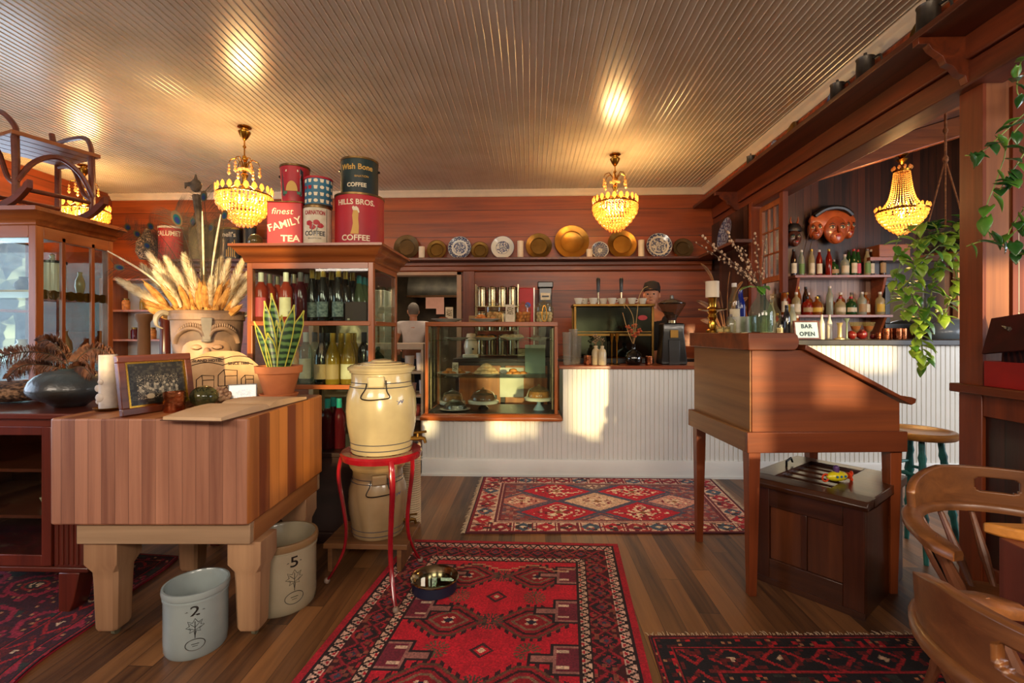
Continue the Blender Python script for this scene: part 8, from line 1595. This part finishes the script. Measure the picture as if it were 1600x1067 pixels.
def q4(px, py, dy=0): v = at(px, py, Y=2.15+dy)-LB; return tuple(v)
for P, nl in (([(.12, 0, .14), q4(1598, 180), q4(1560, 215), q4(1530, 240), q4(1508, 243)], 7), ([(.12, 0, .14), q4(1590, 200), q4(1568, 250), q4(1556, 285), q4(1540, 330), q4(1548, 372)], 8), ([(.1, 0, .14), q4(1600, 240), q4(1580, 270), q4(1560, 300)], 6), ([(.1, 0, .14), q4(1612, 300), q4(1590, 340), q4(1575, 370), q4(1590, 400), q4(1580, 388)], 7), ([(.12, 0, .14), q4(1604, 150), q4(1590, 120), q4(1598, 90)], 5), ([(.1, 0, .12), q4(1615, 330), q4(1598, 350), q4(1570, 372), q4(1530, 378), q4(1510, 385)], 4)): vine(t, P, int(nl*1.5), .88, [1, 1, 0], .0025, 70)
for o in LEAF: bpy.data.objects.remove(o)

# ================================================ MENUS ON THE DIVIDER, HEADER SHELF THINGS
ZL = 1.0355; m_mred = mat('menu_box_red', 'a81614', '8c1210', scale=4, rough=.5); m_mdk = mat('menu_leather', '40100c', '2c0c08', scale=9, rough=.7, spec=.2)
t = thing('red_box', 'bright red open box holding the menus on the divider ledge', 'box', (2.262, 2.11, ZL), 0); bxs('box_side', [(0, 0, 0, .012, .37, .125), (.19, 0, 0, .202, .37, .125), (.012, 0, 0, .19, .012, .125), (.012, .358, 0, .19, .37, .125)], m_mred, t, .002); MB().box(.012, .012, 0, .19, .358, .01).build('box_floor', m_mred, t)
for i in range(7):
    t = thing('menu', 'dark red leather menu standing in the red box, %s from the front' % ords[i], 'menu', (2.275+.003*i, 2.14+.045*i, ZL+.02), 0, 'menus in the red box'); MB().box(-.01, 0, 0, .15, .012, .23, m=RX(-24+4*i) @ RY(-8+2*i)).build('cover', m_mdk, t, bevel=.002); MB().box(-.005, .003, .005, .146, .009, .226, m=RX(-24+4*i) @ RY(-8+2*i)).build('pages', m_page, t)
t = thing('menu', 'dark red menu leaning out over the left side of the red box', 'menu', (2.215, 2.42, ZL+.165), 0, None); MB().box(0, -.30, 0, .012, .02, .19, m=RY(22) @ RX(-8)).build('cover', m_mdk, t, bevel=.002); pass
m_sil = mat('silver_glitter', 'c8c0ac', '6a6050', scale=120, rough=.3, metal=.8, bump=.6, lo=.45, hi=.55); p = at(1592, 520, Y=2.36); t = thing('glitter_star', 'silver glitter starfish ornament hanging right of the post', 'ornament', (p.x, 2.36, p.z), 12)
b = MB(); st = [(( .11 if k % 2 == 0 else .032)*math.sin(PI*k/5), (.11 if k % 2 == 0 else .032)*math.cos(PI*k/5)) for k in range(10)]; b.add([(x, -.006 if 0 else 0, z) for x, z in st]+[(0, -.02, 0), (0, .01, 0)], [(k, (k+1) % 10, 10) for k in range(10)]+[(k, (k+1) % 10, 11) for k in range(10)]); b.build('star', m_sil, t, smooth=0); MB().tube([(0, 0, .1), (0, 0, .5)], .0015, 5).build('ribbon', m_chinaw, t)
MUG = thing('pewter_tankard', 'x', 'tankard', (0, 0, -5)); MB().lathe([(1e-5, 0), (.05, 0), (.052, .01), (.045, .02), (.042, .11), (.046, .12), (.042, .12), (.04, .01), (1e-5, .01)], 22).build('body', mat('pewter', '5a5248', '3a342c', scale=9, rough=.4, metal=.7), MUG, smooth=40); MB().tube(spl([(.044, 0, .10), (.08, 0, .10), (.085, 0, .05), (.046, 0, .025)], 5), .006, 6).build('handle', MATS['pewter'], MUG); MB().tube([(.0, 0, .12), (.0, 0, .15)], [.006, .009], 8).build('thumb_piece', MATS['pewter'], MUG)
ZS = 2.836
def shY(px): v = (px-800)/750; return 2.06/(v-.0373)
for i, (px, s) in enumerate(((1437, 1.15), (1343, 1.1), (1301, .95), (1170, .8))):
    y = shY(px); la = 'pewter tankard on the high shelf, %s counting from the near end' % ords[i]
    if i == 0: MUG.location = (2.04, y, ZS); MUG['label'] = la; MUG['group'] = 'tankards on the high shelf'; MUG.rotation_euler = (0, 0, -1.2); MUG.scale = (s,)*3
    else: dup(MUG, (2.04, y, ZS), -70, la, 'tankards on the high shelf', s)
for i, (px, r) in enumerate(((1412, .085), (1285, .085), (1222, .075), (1195, .06), (1160, .06), (1145, .05))):
    t = thing('shelf_plate', 'patterned plate leaning on the high shelf, %s counting from the near end' % ords[i], 'plate', (2.09, shY(px), ZS), 0, 'plates on the high shelf'); MB().lathe([(1e-5, 0), (r*.6, 0), (r, .012), (r*.98, .016), (r*.6, .004), (1e-5, .004)], 28, m=RY(-80) @ T(r, 0, 0)).build('dish', MATS['blue_china'] if i % 2 else m_brassd, t, smooth=50)
